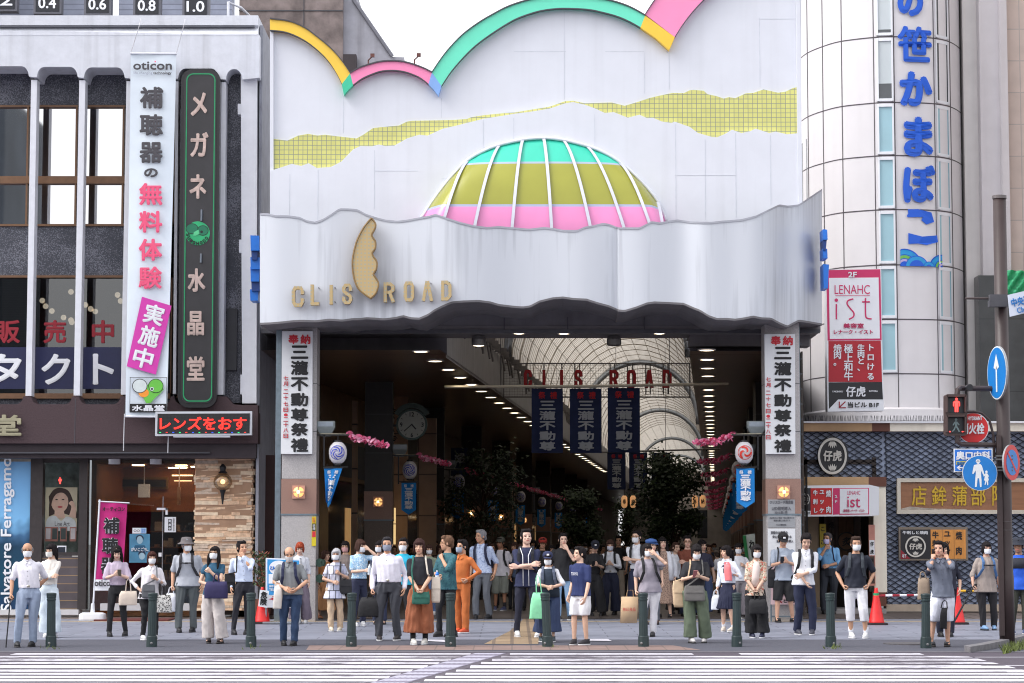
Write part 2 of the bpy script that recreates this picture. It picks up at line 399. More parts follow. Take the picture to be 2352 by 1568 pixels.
# grass tufts at the kerb
gr = MB()
for i in range(260):
 px = random.uniform(2300, 2356); py = 1488-(px-2300)*.22+random.uniform(4, 12); x, y, z = gp(px, py, 0); h = random.uniform(.06, .17); a = random.uniform(0, 6.3); l = random.uniform(-.1, .1)
 gr.add([(x-.012*math.cos(a), y-.012*math.sin(a), z), (x+.012*math.cos(a), y+.012*math.sin(a), z), (x+l, y+l*.5, z+h)], [(0, 1, 2)])
for cx_, n_ in ((118, 12), (577, 10), (1908, 26), (1260, 8)):
 for i in range(n_):
  x, y, z = gp(cx_+random.uniform(-22, 24), 1486+random.uniform(-2, 3), 0); h = random.uniform(.03, .09); a = random.uniform(0, 6.3)
  gr.add([(x-.01*math.cos(a), y-.01*math.sin(a), z), (x+.01*math.cos(a), y+.01*math.sin(a), z), (x+random.uniform(-.05, .05), y, z+h)], [(0, 1, 2)])
o = gr.build('grass', mat('grass_blade', (92, 104, 52), .8, .4, 4)); o['kind'] = 'stuff'; o['label'] = 'weeds and grass tufts along the kerb and bollard feet'; o['category'] = 'grass'
mh = MB().disc((0, 0, 0), .42, .02, 28); v = [(x, z, y) for x, y, z in mh.v]; mh.v = [(x*1.0, y, z) for x, y, z in v]
p = gp(2085, 1476, .012); mh.v = [(x+p[0], y+p[1], z+p[2]-.01) for x, y, z in mh.v]
o = mh.build('manhole_cover', mat('cast_iron', (84, 82, 86), .6, .3, 30, .3)); tag(o, 'round iron manhole cover in the pavement near the rightmost bollard', 'manhole cover')
# ================================================================ arcade entrance
m_white = mat('white_panel', (224, 227, 236), .5, .025, 2, streak=.10)
m_alu = None
def alu():
 m, t, N, L, b = nodes('brushed_aluminium'); b.inputs['Metallic'].default_value = .25; b.inputs['Roughness'].default_value = .5
 tc = N.new('ShaderNodeTexCoord'); mp = N.new('ShaderNodeMapping'); mp.inputs['Scale'].default_value = (6, 6, .25); L.new(tc.outputs['Object'], mp.inputs[0])
 n = N.new('ShaderNodeTexNoise'); n.inputs['Scale'].default_value = 1.5; n.inputs['Detail'].default_value = 9; L.new(mp.outputs[0], n.inputs[0])
 n2 = N.new('ShaderNodeTexNoise'); n2.inputs['Scale'].default_value = .35; L.new(tc.outputs['Object'], n2.inputs[0])
 a = N.new('ShaderNodeMath'); a.operation = 'ADD'; L.new(n.outputs[0], a.inputs[0]); L.new(n2.outputs[0], a.inputs[1])
 mx = N.new('ShaderNodeValToRGB'); mx.color_ramp.elements[0].position = .72; mx.color_ramp.elements[0].color = (*s2l((182, 186, 194)), 1)
 mx.color_ramp.elements[1].position = 1.25 if False else 1.0; mx.color_ramp.elements[1].color = (*s2l((208, 212, 220)), 1)
 L.new(a.outputs[0], mx.inputs[0]); L.new(mx.outputs[0], b.inputs['Base Color'])
 r = N.new('ShaderNodeMapRange'); r.inputs[3].default_value = .45; r.inputs[4].default_value = .65; L.new(n.outputs[0], r.inputs[0]); L.new(r.outputs[0], b.inputs['Roughness'])
 return m
m_alu = alu()
m_soff = mat('soffit_grey', (112, 110, 114), .75, .12, 3, streak=.3)
gate = root('arcade_gate', (.6, 46, gz(46)), 'white arcade entrance with rainbow arches and a striped dome above a wavy canopy', 'arcade entrance')
YW = 46.5
y_out = smooth_line([(620,43),(665,49),(700,64),(726,83),(751,103),(773,125),(790,147),(804,168)])
y_in = smooth_line([(620,69),(650,72),(675,80),(702,94),(726,112),(747,132),(763,152.5),(776,174),(785,193)])
p_out = smooth_line([(804,168),(823,157),(845,149),(872,142),(899,140),(927,142),(953,149),(974,157),(992,166)])
p_in = smooth_line([(811,195),(830,181),(851,171),(875,163),(899,161),(923,163),(946,169.5),(967,179.5),(984,193)])
g_out = smooth_line([(992,166),(1010,139),(1031,112),(1062,80),(1099,52.5),(1132,33),(1167,15),(1210,1),(1255,-7),(1300,-9),(1350,-6),(1401,1),(1445,15),(1482,35)])
g_in = smooth_line([(1014,197),(1036,164),(1065,130.5),(1090,106),(1116,86),(1147,65),(1181,45),(1211,33),(1242,24),(1270,20),(1296,18.6),(1350,21),(1385,28),(1418,37),(1446,49),(1471,63)])
def circ(cx, cy, r, x0, x1, n=26):
 return [(x0+(x1-x0)*i/n, cy-math.sqrt(max(r*r-(cx-x0-(x1-x0)*i/n)**2, 0))) for i in range(n+1)]
k_out = [p for p in circ(1886, 277, 472, 1482, 1840)]
k_in = circ(1886, 277, 387, 1550, 1840)
wall = [(620, 525)] + y_out + p_out[1:] + g_out[1:] + k_out[1:] + [(1840, 525)]
MB().ppoly(wall, YW, .5).build('upper_wall', m_white, gate)
m_edge = mat('dark_metal_edge', (74, 74, 80), .5)
def band(name, o, i, rgb, nm):
 n = 40
 def res(L_):
  d = [0]
  for k in range(1, len(L_)): d.append(d[-1]+math.dist(L_[k], L_[k-1]))
  return [(float(np.interp(d[-1]*k/n, d, [p[0] for p in L_])), float(np.interp(d[-1]*k/n, d, [p[1] for p in L_]))) for k in range(n+1)]
 U, D = res(o), res(i)
 b = MB().pstrip(U, D, YW-.16, .16, 0)
 def off(L_, d): return [(x, y+d) for x, y in L_]
 b.pstrip(off(U, -3.0), U, YW-.19, .3, 1); b.pstrip(off(D, -1.2), off(D, 1.0), YW-.165, .1, 1)
 o_ = b.build('rainbow_arch', [mat(nm, rgb, .35, .04, 1.5), m_edge], gate); o_['label'] = name; return o_
m_y, m_pk, m_gn = (248, 205, 72), (250, 142, 188), (110, 232, 198)
band('yellow arch band', y_out, y_in, m_y, 'arch_yellow'); band('pink small arch band', p_out, p_in, m_pk, 'arch_pink')
band('large mint green arch band', g_out, g_in, m_gn, 'arch_green'); band('large pink arch band cut by the picture edge', k_out, k_in, (252, 150, 196), 'arch_rose')
def tile(name, pts, rgb, nm):
 o_ = MB().ppoly(pts, YW-.162, .16).build('overlap_tile', mat(nm, rgb, .35, .05, 2), gate); o_['label'] = name
tile('green overlap tile', [(804,168),(811,195),(800,206),(790,218),(785,193)], (60, 200, 158), 'tile_green')
tile('blue overlap tile', [(992,166),(1014,197),(1007,220),(996,205),(984,193)], (134, 176, 236), 'tile_blue')
tile('yellow overlap tile', [(1482,35),(1550,85),(1537,115),(1506,87),(1471,63)], (248, 204, 66), 'tile_yellow')
band_u = [(627.7,318.6),(660,322.7),(685,311),(708,307),(729.4,311),(746,309),(773.4,312.5),(819,317.6),(834.5,309),(856.5,294),(872,292),(916,288),(934.4,279),(946,277),(1004,276),(1041,275),(1072,273),(1082,269),(1112,264),(1158,259.5),(1181,258),(1220,251.5),(1262,244.7),(1298,232),(1316,231),(1343.5,237),(1404.5,235),(1435,242.5),(1462,234.6),(1492.6,224.5),(1516,219),(1545,213),(1570.6,213.5),(1584,207),(1592.6,206),(1616.4,208),(1625,216),(1645,220),(1662,226),(1674,222.7),(1689,225),(1713,214),(1730,213),(1753.6,205),(1787.5,212.5),(1804.5,210),(1821,202),(1830,200)]
band_l = [(627.7,390),(670,376),(692,380.6),(709,374.5),(727.7,385.4),(760,383),(783.6,371),(810.7,343),(827.7,335),(855,335.6),(870,331.5),(885.3,335),(905.6,334),(936,317),(963,309),(982,311),(1017.5,295),(1044.6,289),(1072,282),(1112,272),(1156.5,265),(1181,261),(1220,256),(1262,249),(1298,237),(1316,234),(1343,240),(1365.5,248),(1389,259),(1409.6,257),(1441.8,270),(1469,263),(1486,271),(1499.4,270),(1520,278.6),(1542,282),(1550,279),(1584,291),(1603,305),(1635,314),(1647,315),(1665.5,307),(1681,297.6),(1703,305),(1723,301),(1735,295),(1767,305),(1781,302),(1808,308),(1830,306)]
xs = sorted(set([p[0] for p in band_u+band_l]+list(np.arange(628, 1830, 12))))
U = [(x, interp(band_u, x)) for x in xs]; D = [(x, interp(band_l, x)) for x in xs]
m_mos = pattern('lime_mosaic', '', (216, 214, 128), (136, 144, 132), 1, .4, w=.0935, h=.0935, mortar=.006, offset=0, var=.05, dirt=.12, nscale=.5)
MB().pstrip(U, [(x, y+1) for x, y in D], YW-.02, .05).build('mosaic_band', m_mos, gate)
low = [(x, y) for x, y in D]
lowp = [(620, 392)] + low + [(1840, 306), (1840, 525), (620, 525)]
MB().ppoly(lowp, YW-.10, .095).build('lower_wall', m_white, gate)
m_seam = mat('panel_seam', (204, 208, 218), .6)
b = MB(); b2 = MB()
for (x, a0, a1) in ((789,220,305),(1014,225,270),(1296,25,228),(1480,120,215),(1537,120,205),(1745,40,200)): b.pbox(x-.5, a0, x+.5, a1, YW-.004, .01)
for (x, a0, a1) in ((665,400,500),(860,345,480),(1110,275,380),(1180,270,320),(1366,262,335),(1552,285,505),(1690,305,500),(1770,310,470),(730,390,510),(1620,320,505)): b2.pbox(x-.5, a0, x+.5, a1, YW-.104, .01)
for (y, a0, a1) in ((392,860,960),(410,1014,1110),(402,1550,1690)): b2.pbox(a0, y-.5, a1, y+.5, YW-.1035, .01)
for (y, a0, a1) in ((118,1180,1300),(43,1745,1836),(118,1390,1480)): b.pbox(a0, y-.5, a1, y+.5, YW-.0035, .01)
b2.build_each('panel_seam', m_seam, gate)
b.build_each('panel_seam', m_seam, gate)
b = MB().ppoly([(620,43),(628,43.5),(628,318),(628,525),(620,525)], YW-.08, .075); b.pbox(1831, -150, 1840, 525, YW-.13, .12)
b.build_each('edge_trim', m_white, gate)
# small bracket lamps on the pink arch
for x, y in ((846, 148), (952, 147)):
 b = MB(); Xa, Za = W(x, y, YW); b.tube([(Xa, YW, Za), (Xa, YW, Za+.09), (Xa+.06, YW-.1, Za+.12), (Xa+.06, YW-.1, Za+.2)], .015, 6).obox((Xa+.09, YW-.12, Za+.16), .08, .06, .07); b.build('bracket', mat('rust', (110, 72, 66), .8, .3, 20), gate)
# --- glass dome
rt = [(967,505),(1000,455),(1035,410),(1073,371),(1108,350),(1146,335),(1200,323),(1249,319),(1296,324),(1350,338),(1390,354),(1425,376),(1470,416),(1510,464),(1531,512)]
rb = [(967,508),(981,505),(1000,503),(1017,500),(1050,512),(1087,521),(1175,524),(1268,527),(1359,522),(1438,525),(1468,520),(1496,512),(1512,512),(1523,513),(1531,514)]
NT = 40; dep = .72; Ztop = WZ(318, YW)
def dome_pt(i, t, up=0):
 (xt, yt) = rt[i]; (xb, yb) = rb[i]
 e = dep*min(1, (yb-yt)/90)
 Yd = YW-.1-e*math.sin(t*math.pi/2)-up
 px = xt+(xb-xt)*(t**.85); py = yt+(yb-yt+14)*(1-math.cos(t*math.pi/2))*.35+(yb-yt+14)*t*.65
 X, Z = W(px, py, YW-.1); s = Yd/(YW-.1)
 return (X*s, Yd, EYE+(Z-EYE)*s)
def dome_mat():
 m, t, N, L, b = nodes('dome_panels'); b.inputs['Roughness'].default_value = .25
 tc = N.new('ShaderNodeTexCoord'); sp = N.new('ShaderNodeSeparateXYZ'); L.new(tc.outputs['Object'], sp.inputs[0])
 zs = [WZ(y, YW-.7) for y in (525, 476, 470, 371, 366, 320)]
 mr = N.new('ShaderNodeMapRange'); mr.inputs[1].default_value = zs[0]-gz(46); mr.inputs[2].default_value = zs[-1]-gz(46); L.new(sp.outputs[2], mr.inputs[0])
 cr = N.new('ShaderNodeValToRGB'); cr.color_ramp.interpolation = 'CONSTANT'; e = cr.color_ramp.elements
 f_ = lambda z: (z-zs[0])/(zs[-1]-zs[0])
 e[0].position = 0; e[0].color = (*s2l((240, 146, 200)), 1); e[1].position = f_(zs[1]); e[1].color = (*s2l((170, 178, 206)), 1)
 for p_, c_ in ((f_(zs[2]), (158, 158, 62)), (f_(zs[3]), (170, 180, 200)), (f_(zs[4]), (62, 204, 176))):
  q = e.new(p_); q.color = (*s2l(c_), 1)
 L.new(mr.outputs[0], cr.inputs[0])
 n = N.new('ShaderNodeTexNoise'); n.inputs['Scale'].default_value = 1.3; n.inputs['Detail'].default_value = 5; L.new(tc.outputs['Object'], n.inputs[0])
 mx = N.new('ShaderNodeMix'); mx.data_type = 'RGBA'; mx.blend_type = 'MULTIPLY'; mx.inputs[0].default_value = .25
 L.new(cr.outputs[0], mx.inputs[6]); r = N.new('ShaderNodeMapRange'); r.inputs[1].default_value = .3; r.inputs[2].default_value = .7; r.inputs[3].default_value = .6; r.inputs[4].default_value = 1.1
 L.new(n.outputs[0], r.inputs[0]); L.new(r.outputs[0], mx.inputs[7]); L.new(mx.outputs[2], b.inputs['Base Color']); return m
v = []; n = len(rt)
for j in range(NT+1):
 for i in range(n): v.append(dome_pt(i, j/NT))
f = [(j*n+i, (j+1)*n+i, (j+1)*n+i+1, j*n+i+1) for j in range(NT) for i in range(n-1)]
dome = MB().add(v, f).build('dome', dome_mat(), gate, smooth=True)
m_rib = mat('dome_rib_metal', (206, 208, 220), .4, .08, 3, metal=.3)
for i in (3, 5, 6, 7, 8, 9, 11, 13):
 pr = [Vector(dome_pt(i, j/20, .015)) for j in range(21)]; w_ = .03; b = MB(); v = []
 for p_ in pr: v += [p_+Vector((-w_, 0, 0)), p_+Vector((-w_, -.05, 0)), p_+Vector((w_, -.05, 0)), p_+Vector((w_, 0, 0))]
 b.add(v, [q for j in range(20) for q in ((4*j, 4*j+1, 4*j+5, 4*j+4), (4*j+1, 4*j+2, 4*j+6, 4*j+5), (4*j+2, 4*j+3, 4*j+7, 4*j+6))]).build('rib', m_rib, dome)
b = MB(); e = [Vector((*W(x, y-2, YW-.1)[:1], YW-.13, W(x, y-2, YW-.1)[1])) for x, y in smooth_line(rt, 4)]
b.tube(e, .035, 6).build('rim', m_white, dome, smooth=True)
# --- wavy canopy
c_top = [(597,492.6),(614,492),(631,497),(660,497),(688.7,501),(704,508.6),(724,512),(743,505),(763,492.6),(780,481),(800.5,481.5),(821,483),(841,494),(861.6,501),(885,507),(912.4,510),(936,507),(963,502),(987,497.7),(1000.5,493.3),(1024,502),(1055,512),(1088.7,520.4),(1119,524),(1146,522),(1181,525),(1214.7,528),(1250,524),(1272,526.5),(1292.7,530.6),(1326.6,531),(1343.5,523),(1360.5,520.8),(1384,514.7),(1397.7,516.4),(1419.8,525),(1469,525),(1486,516.4),(1497.7,510.6),(1516,513.7),(1540,508.6),(1557,507),(1587.6,511.3),(1631.6,512.3),(1658.7,509.6),(1702.8,506),(1736.7,497.7),(1771,481),(1790,472),(1810,475),(1835,472),(1860,455),(1888,436)]
c_bot = [(597,743.5),(621,742.5),(658,739.4),(672,737.4),(695.5,736.7),(726,737.7),(739.5,736),(756.5,734),(787,736),(810.7,732.6),(827.7,732.6),(841,730.6),(861.6,731.6),(882,733.3),(909,730),(926,725.8),(943,730.6),(963,731.6),(983.6,723),(997,713),(1017.5,702.8),(1037.8,694.3),(1065,692),(1099,691),(1126,694.3),(1146.3,700.4),(1181,704.5),(1201,706),(1218,703.5),(1238.4,692.6),(1269,685),(1292.7,683),(1316.4,686.5),(1347,688),(1374,696.7),(1397.7,702.8),(1421.5,713),(1435,714),(1462,706),(1486,696.7),(1503,694.3),(1540,696),(1570.6,697.7),(1591,707),(1608,713.6),(1628,726),(1647,732.6),(1669,732.3),(1689,734),(1709.6,731),(1730,727),(1750,731),(1771,731.6),(1790,742),(1808,750),(1835,736),(1860,740),(1888,745)]
CAN = [(597, .2), (640, .12), (700, .1), (760, .05), (860, .12), (940, .02), (1040, -.12), (1100, -.05), (1180, .15), (1260, .2), (1340, .18), (1418, .3), (1421, .02), (1480, -.02), (1560, .12), (1620, .0), (1680, .06), (1740, .1), (1775, .35), (1810, .85), (1850, 1.15), (1888, 1.9)]
CAN_A = smooth_line(CAN[:12], 8); CAN_B = smooth_line(CAN[12:], 8)
def can_Y(x):
 base = 45.1
 return base+1.15*(interp(CAN_A, x) if x < 1420 else interp(CAN_B, x))
cs = sorted(set(list(np.arange(597, 1889, 6))+[1418, 1421, 1888])); cs = [x for x in cs if not 1418 < x < 1421]
v = []; nr = 7
for x in cs:
 Y = can_Y(x); yt = interp(c_top, x); yb = interp(c_bot, x)
 for k in range(nr+1): X, Z = W(x, yt+(yb-yt)*k/nr, Y); v.append((X, Y, Z))
f = [((i)*(nr+1)+k, (i)*(nr+1)+k+1, (i+1)*(nr+1)+k+1, (i+1)*(nr+1)+k) for i in range(len(cs)-1) for k in range(nr)]
canopy = MB().add(v, f).build('canopy_fascia', m_alu, gate, smooth=True); canopy.data.set_sharp_from_angle(angle=R(45))
b = MB(); v = []
for x in cs:
 Y = can_Y(x); X, Z = W(x, interp(c_top, x), Y); v += [(X, Y-.012, Z-.015), (X, Y-.012, Z+.025), (X, Y+.16, Z+.02), (X, Y+.16, Z-1.2)]
b.add(v, [q for i in range(len(cs)-1) for q in ((4*i, 4*i+4, 4*i+5, 4*i+1), (4*i+1, 4*i+5, 4*i+6, 4*i+2), (4*i+2, 4*i+6, 4*i+7, 4*i+3))]).build('top_edge', mat('alu_edge', (168, 170, 180), .4, .1, 4, metal=.4), canopy)
b = MB(); v = []; YB = 47.9
for x in cs:
 Y = can_Y(x); X, Z = W(x, interp(c_bot, x), Y); Xb = X+.02*(YB-Y)
 v += [(X, Y-.01, Z+.02), (X, Y-.01, Z-.02), (X, Y+.08, Z-.02), (Xb, YB, Z+.02), (Xb, YB, 5.95)]
b.add(v, [q for i in range(len(cs)-1) for q in ((5*i, 5*i+5, 5*i+6, 5*i+1)[::-1], (5*i+1, 5*i+6, 5*i+7, 5*i+2)[::-1], (5*i+2, 5*i+7, 5*i+8, 5*i+3)[::-1], (5*i+3, 5*i+8, 5*i+9, 5*i+4)[::-1])]).build('soffit', m_soff, gate)
# vertical panel joints and ceiling strip over the opening
b = MB()
for x in (1158, 1305, 1483, 1661, 1840): b.box(WX(x, 47.8)-.012, WX(x, 47.8)+.012, 47.86, 47.95, 5.95, 6.25)
b.build_each('panel_joint', m_edge, gate)
zc = 5.95
b = MB().box(WX(597, 47.9), WX(1890, 47.9), 47.88, 49.35, zc, zc+.12); b.box(WX(597, 47.9), WX(1888, 47.9), 47.84, 47.87, zc-.03, zc+.05, 1)
b.build('entrance_ceiling', [mat('ceiling_grey', (120, 116, 118), .6, .1, 3), m_edge], gate)
b = MB(); Yb = 48.6; b.add([(*W(1585, 764, Yb)[:1], Yb, zc-.004), (WX(1880, Yb), Yb, zc-.004), (WX(1880, Yb), Yb+1.3, zc-.004), (W(1585, 764, Yb)[0], Yb+1.3, zc-.004)], [(0, 1, 2, 3)])
b.pbox(1584, 764, 1860, 795, 48.6, .5); b.build('beam', mat('beam_grey', (104, 100, 102), .6, .1, 3, streak=.3), gate)
# back and right return of the upper wall so the front is a real volume
b = MB(); Xl, Xr = WX(597, 46.9), WX(1888, 47); zt = WZ(500, 46)
b.box(Xl+.02, Xr-.05, 47.0, 47.8, 6.7, 7.9); b.box(WX(622, YW), WX(1838, YW), 47.0, 47.5, 7.9, 10.2)
b.build('rear_structure', mat('rear_grey', (136, 134, 138), .8), gate)
# --- sign letters on the canopy
m_gold = None
def dotted(name, rgb, rgb2, s):
 m, t, N, L, b = nodes(name); b.inputs['Roughness'].default_value = .45
 tc = N.new('ShaderNodeTexCoord'); mp = N.new('ShaderNodeMapping'); mp.inputs['Scale'].default_value = (s, 0, s); L.new(tc.outputs['Object'], mp.inputs[0])
 fr = N.new('ShaderNodeVectorMath'); fr.operation = 'FRACTION'; L.new(mp.outputs[0], fr.inputs[0])
 sb = N.new('ShaderNodeVectorMath'); sb.operation = 'SUBTRACT'; sb.inputs[1].default_value = (.5, 0, .5); L.new(fr.outputs[0], sb.inputs[0])
 ln = N.new('ShaderNodeVectorMath'); ln.operation = 'LENGTH'; L.new(sb.outputs[0], ln.inputs[0])
 lt = N.new('ShaderNodeMath'); lt.operation = 'LESS_THAN'; lt.inputs[1].default_value = .24; L.new(ln.outputs['Value'], lt.inputs[0])
 mx = N.new('ShaderNodeMix'); mx.data_type = 'RGBA'; mx.inputs[6].default_value = (*s2l(rgb), 1); mx.inputs[7].default_value = (*s2l(rgb2), 1)
 L.new(lt.outputs[0], mx.inputs[0]); L.new(mx.outputs[2], b.inputs['Base Color']); return m
m_gold = dotted('bulb_dotted_gold', (190, 166, 120), (168, 166, 146), 14)
m_gside = mat('gold_side', (138, 112, 72), .5, .15, 8)
def strokes(ch):
 """letter outlines as stroke polylines in a unit box (x right, y up)"""
 return {'C': [[(1,.72),(1,.82),(.8,1),(.2,1),(0,.82),(0,.18),(.2,0),(.8,0),(1,.18),(1,.3)]], 'L': [[(0,1),(0,0),(1,0)]], 'I': [[(.5,1),(.5,0)]],
   'S': [[(1,.76),(.95,.9),(.75,1),(.25,1),(0,.85),(0,.68),(.2,.56),(.8,.42),(1,.3),(1,.15),(.75,0),(.25,0),(0,.12),(0,.24)]],
   'R': [[(0,0),(0,1),(.65,1),(1,.86),(1,.64),(.65,.5),(.47,.5)], [(.55,.5),(1,0)]], 'O': [[(.2,1),(.8,1),(1,.82),(1,.18),(.8,0),(.2,0),(0,.18),(0,.82),(.2,1)]],
   'A': [[(0,0),(.42,1)], [(.58,1),(1,0)]], 'D': [[(0,0),(0,1),(.6,1),(1,.8),(1,.2),(.6,0),(0,0)]]}[ch]
def letter3d(ch, x0, y0, x1, y1, Y, d, wpx, mats, parent, lab=None):
 b = MB()
 for si, st in enumerate(strokes(ch)):
  P = [(x0+wpx/2+(x1-x0-wpx)*p[0], y1-wpx/2-(y1-y0-wpx)*p[1]) for p in st]
  n = len(P); L_ = []; R_ = []
  closed = math.dist(P[0], P[-1]) < .01
  for i in range(n):
   a = P[i-1] if i else (P[-2] if closed else None); c_ = P[i+1] if i < n-1 else (P[1] if closed else None); p = P[i]
   def nrm(u, w): dx, dy = w[0]-u[0], w[1]-u[1]; l = math.hypot(dx, dy) or 1; return (-dy/l, dx/l)
   if a and c_:
    n1, n2 = nrm(a, p), nrm(p, c_); s_ = (n1[0]+n2[0], n1[1]+n2[1]); q = math.hypot(*s_) or 1; s_ = (s_[0]/q, s_[1]/q); k = 1/max(.5, s_[0]*n1[0]+s_[1]*n1[1])
   else: s_ = nrm(a, p) if a else nrm(p, c_); k = 1
   e_ = wpx/2*k; px_, py_ = p
   if not a: dx = nrm(p, c_); px_, py_ = p[0]-dx[1]*wpx/2, p[1]+dx[0]*wpx/2
   if not c_: dx = nrm(a, p); px_, py_ = p[0]+dx[1]*wpx/2, p[1]-dx[0]*wpx/2
   L_.append((px_+s_[0]*e_, py_+s_[1]*e_)); R_.append((px_-s_[0]*e_, py_-s_[1]*e_))
  k0 = len(b.v); b.pstrip(L_, R_, Y-.004*si, d, 1)
  nf = len(b.f); cnt = 4*(n-1)+2
  for i in range(n-1): b.m[nf-cnt+4*i] = 0
 o = b.build('letter', mats, parent); return o
sg = root('letter_sign', (WX(680, 45), 45, WZ(705, 45)), 'gold bulb-dotted letters CLIS ROAD standing off the wavy metal canopy', 'letter sign')
gl = [('C',671,657,697,704),('L',714,653,732,701),('I',755,654,766,699),('S',787,651,808,698),('R',882,648,905,694),('O',928,646,950,692),('A',970,645,993,691),('D',1014,644,1036,690)]
for ch, a, b0, c_, d_ in gl: letter3d(ch, a-1, b0, c_+1, d_, can_Y((a+c_)/2)-.2, .12, 7.5, [m_gold, m_gside], sg)
b = MB()
for ch, a, b0, c_, d_ in gl:
 X, Z = W((a+c_)/2, (b0+d_)/2, 45); y_ = can_Y((a+c_)/2)
 for dz in (-.14, .14): b.box(X+.06, X+.075, y_-.1, y_+.05, Z+dz, Z+dz+.015)
b.build_each('standoff', m_edge, sg)
leaf = smooth_line([(853,500),(835,522),(820,551),(812,580),(809,605),(812,635),(821,660),(835,674),(851,685)], 5)+smooth_line([(851,685),(862,674),(868,660),(869,648),(862,636),(858,628),(864,618),(866,606),(864,597),(858,589),(855,580),(861,571),(863,563),(862,553),(857,546),(854,538),(859,528),(863,518),(861,510),(853,500)], 5)[1:-1]
em = root('leaf_emblem', (WX(840, 45), 45, WZ(680, 45)), 'tall gold half-leaf emblem with a notched edge between the two gold sign words', 'emblem')
Ye = 44.92; b = MB(); b.ppoly(leaf, Ye, .22, 1); b.f[-2] and None
b.m[-2] = 0; b.build('leaf_face', [m_gold, m_gside], em)
o = MB()
P = [W(x, y, Ye-.015) for x, y in leaf]; o.tube([(x, Ye-.005, z) for x, z in P]+[(P[0][0], Ye-.005, P[0][1])], .018, 5).build('rim', m_gside, em)
# downlights of the entrance ceiling
m_glow = mat('downlight_glow', (255, 236, 205), .5, 0, 1, emit=6); m_ring = mat('light_ring', (206, 202, 198), .4)
def downlight(x, y, z, r, label, grp):
 t = root('downlight', (x, y, z), label, 'ceiling light', grp)
 v = MB();
 v.lathe([(r*1.25, 0), (r*1.25, -.02), (r, -.025), (r, .0)], (x, y, z), 18).build('ring', m_ring, t)
 MB().lathe([(r, -.012), (r*.5, -.03), (.01, -.032)], (x, y, z), 16).build('lens', m_glow, t); return t
d0 = None
for x, y in ((1192, 764.5), (1296, 765), (1517, 764.5)):
 Y = 5412*(zc-.01-EYE)/(HOR-y); X = WX(x, Y)
 d0 = downlight(X, Y, zc, .11, 'lit recessed downlight in the entrance ceiling under the canopy', 'entrance ceiling downlights') if d0 is None else dup(d0, (X, Y, zc))
for x, lit in ((1099, 1), (1412, 0)):
 Y = 48.6; X = WX(x, Y); t = root('spotlight', (X, Y, zc), 'lit cylindrical spotlight hanging under the entrance ceiling' if lit else 'unlit cylindrical spotlight hanging under the entrance ceiling', 'spotlight', 'cylindrical spotlights')
 MB().lathe([(.05, 0), (.13, -.02), (.15, -.1), (.15, -.2), (.13, -.22)], (X, Y, zc), 18).build('housing', mat('spot_housing', (120, 118, 116), .4, metal=.6), t)
 MB().lathe([(.11, -.222), (.01, -.235)], (X, Y, zc), 16).build('lens', m_glow if lit else mat('dark_lens', (60, 60, 64), .2), t)
# ================================================================ optician's building on the left
m_conc = mat('white_concrete', (214, 217, 226), .8, .06, 5, .25, streak=.35)
m_mull = mat('white_mullion_paint', (220, 222, 230), .6, .05, 6, streak=.15)
m_agg = None
def agg():
 m, t, N, L, b = nodes('dark_exposed_aggregate'); b.inputs['Roughness'].default_value = .55
 tc = N.new('ShaderNodeTexCoord'); v = N.new('ShaderNodeTexVoronoi'); v.inputs['Scale'].default_value = 60; L.new(tc.outputs['Object'], v.inputs[0])
 n = N.new('ShaderNodeTexNoise'); n.inputs['Scale'].default_value = 1.6; n.inputs['Detail'].default_value = 5; L.new(tc.outputs['Object'], n.inputs[0])
 cr = N.new('ShaderNodeValToRGB'); e = cr.color_ramp.elements; e[0].position = .62; e[0].color = (*s2l((58, 60, 70)), 1); e[1].position = .95; e[1].color = (*s2l((120, 121, 132)), 1)
 a = N.new('ShaderNodeMath'); a.operation = 'MULTIPLY_ADD'; a.inputs[1].default_value = .7; L.new(v.outputs['Color'], a.inputs[0]); L.new(n.outputs[0], a.inputs[2])
 s = N.new('ShaderNodeMath'); s.operation = 'SUBTRACT'; s.inputs[1].default_value = .2; L.new(a.outputs[0], s.inputs[0])
 L.new(s.outputs[0], cr.inputs[0]); L.new(cr.outputs[0], b.inputs['Base Color']); return m
m_agg = agg()
m_stuc = mat('brown_stucco', (74, 58, 62), .85, .1, 30, .5)
m_bron = mat('bronze_frame', (118, 88, 66), .45, .12, 10, metal=.3)
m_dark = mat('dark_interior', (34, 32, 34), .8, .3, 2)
m_glm = glass('mirror_window_glass', (90, 100, 110), .85); m_glc = glass('shop_window_glass', (205, 208, 210), .10); m_gld = glass('upper_floor_glass', (150, 155, 160), .13)
lb = root('optician_building', (WX(300, 48.5), 48.5, gz(48.5)), 'white framed optician shop building with slim mullions and a brown band', 'shop building')
YM, YG, YB_ = 47.8, 48.5, 47.6
# white head beam with scalloped underside
def scallops(edges, ytop, ybot, x0, x1, flip=1):
 """underside profile: arches over each bay between column centres"""
 pts = []
 for (a, b) in edges:
  r = 13
  pts += [(a, ybot)] + [(a+r*(1-math.cos(t)), ybot-flip*(ybot-ytop)*math.sin(t)*flip if flip > 0 else ybot) for t in np.linspace(0.2, math.pi/2, 6)]
  pts += [(b-r*(1-math.cos(t)), ybot-(ybot-ytop)*math.sin(t)) for t in np.linspace(math.pi/2, 0.2, 6)] + [(b, ybot)]
 return pts
bays = [(-42, 66), (85, 178), (193, 286), (302, 402), (409, 502), (519, 556)]
und = []
for a, b_ in bays:
 yb, yt = 176+a*.012, 152+a*.012; r = 17
 und += [(a-1, yb)] + [(a+r-r*math.cos(t), yb-(yb-yt)*math.sin(t)) for t in np.linspace(.1, math.pi/2, 7)]
 und += [(b_-r+r*math.cos(t), yb-(yb-yt)*math.sin(t)) for t in np.linspace(math.pi/2, .1, 7)] + [(b_+1, yb)]
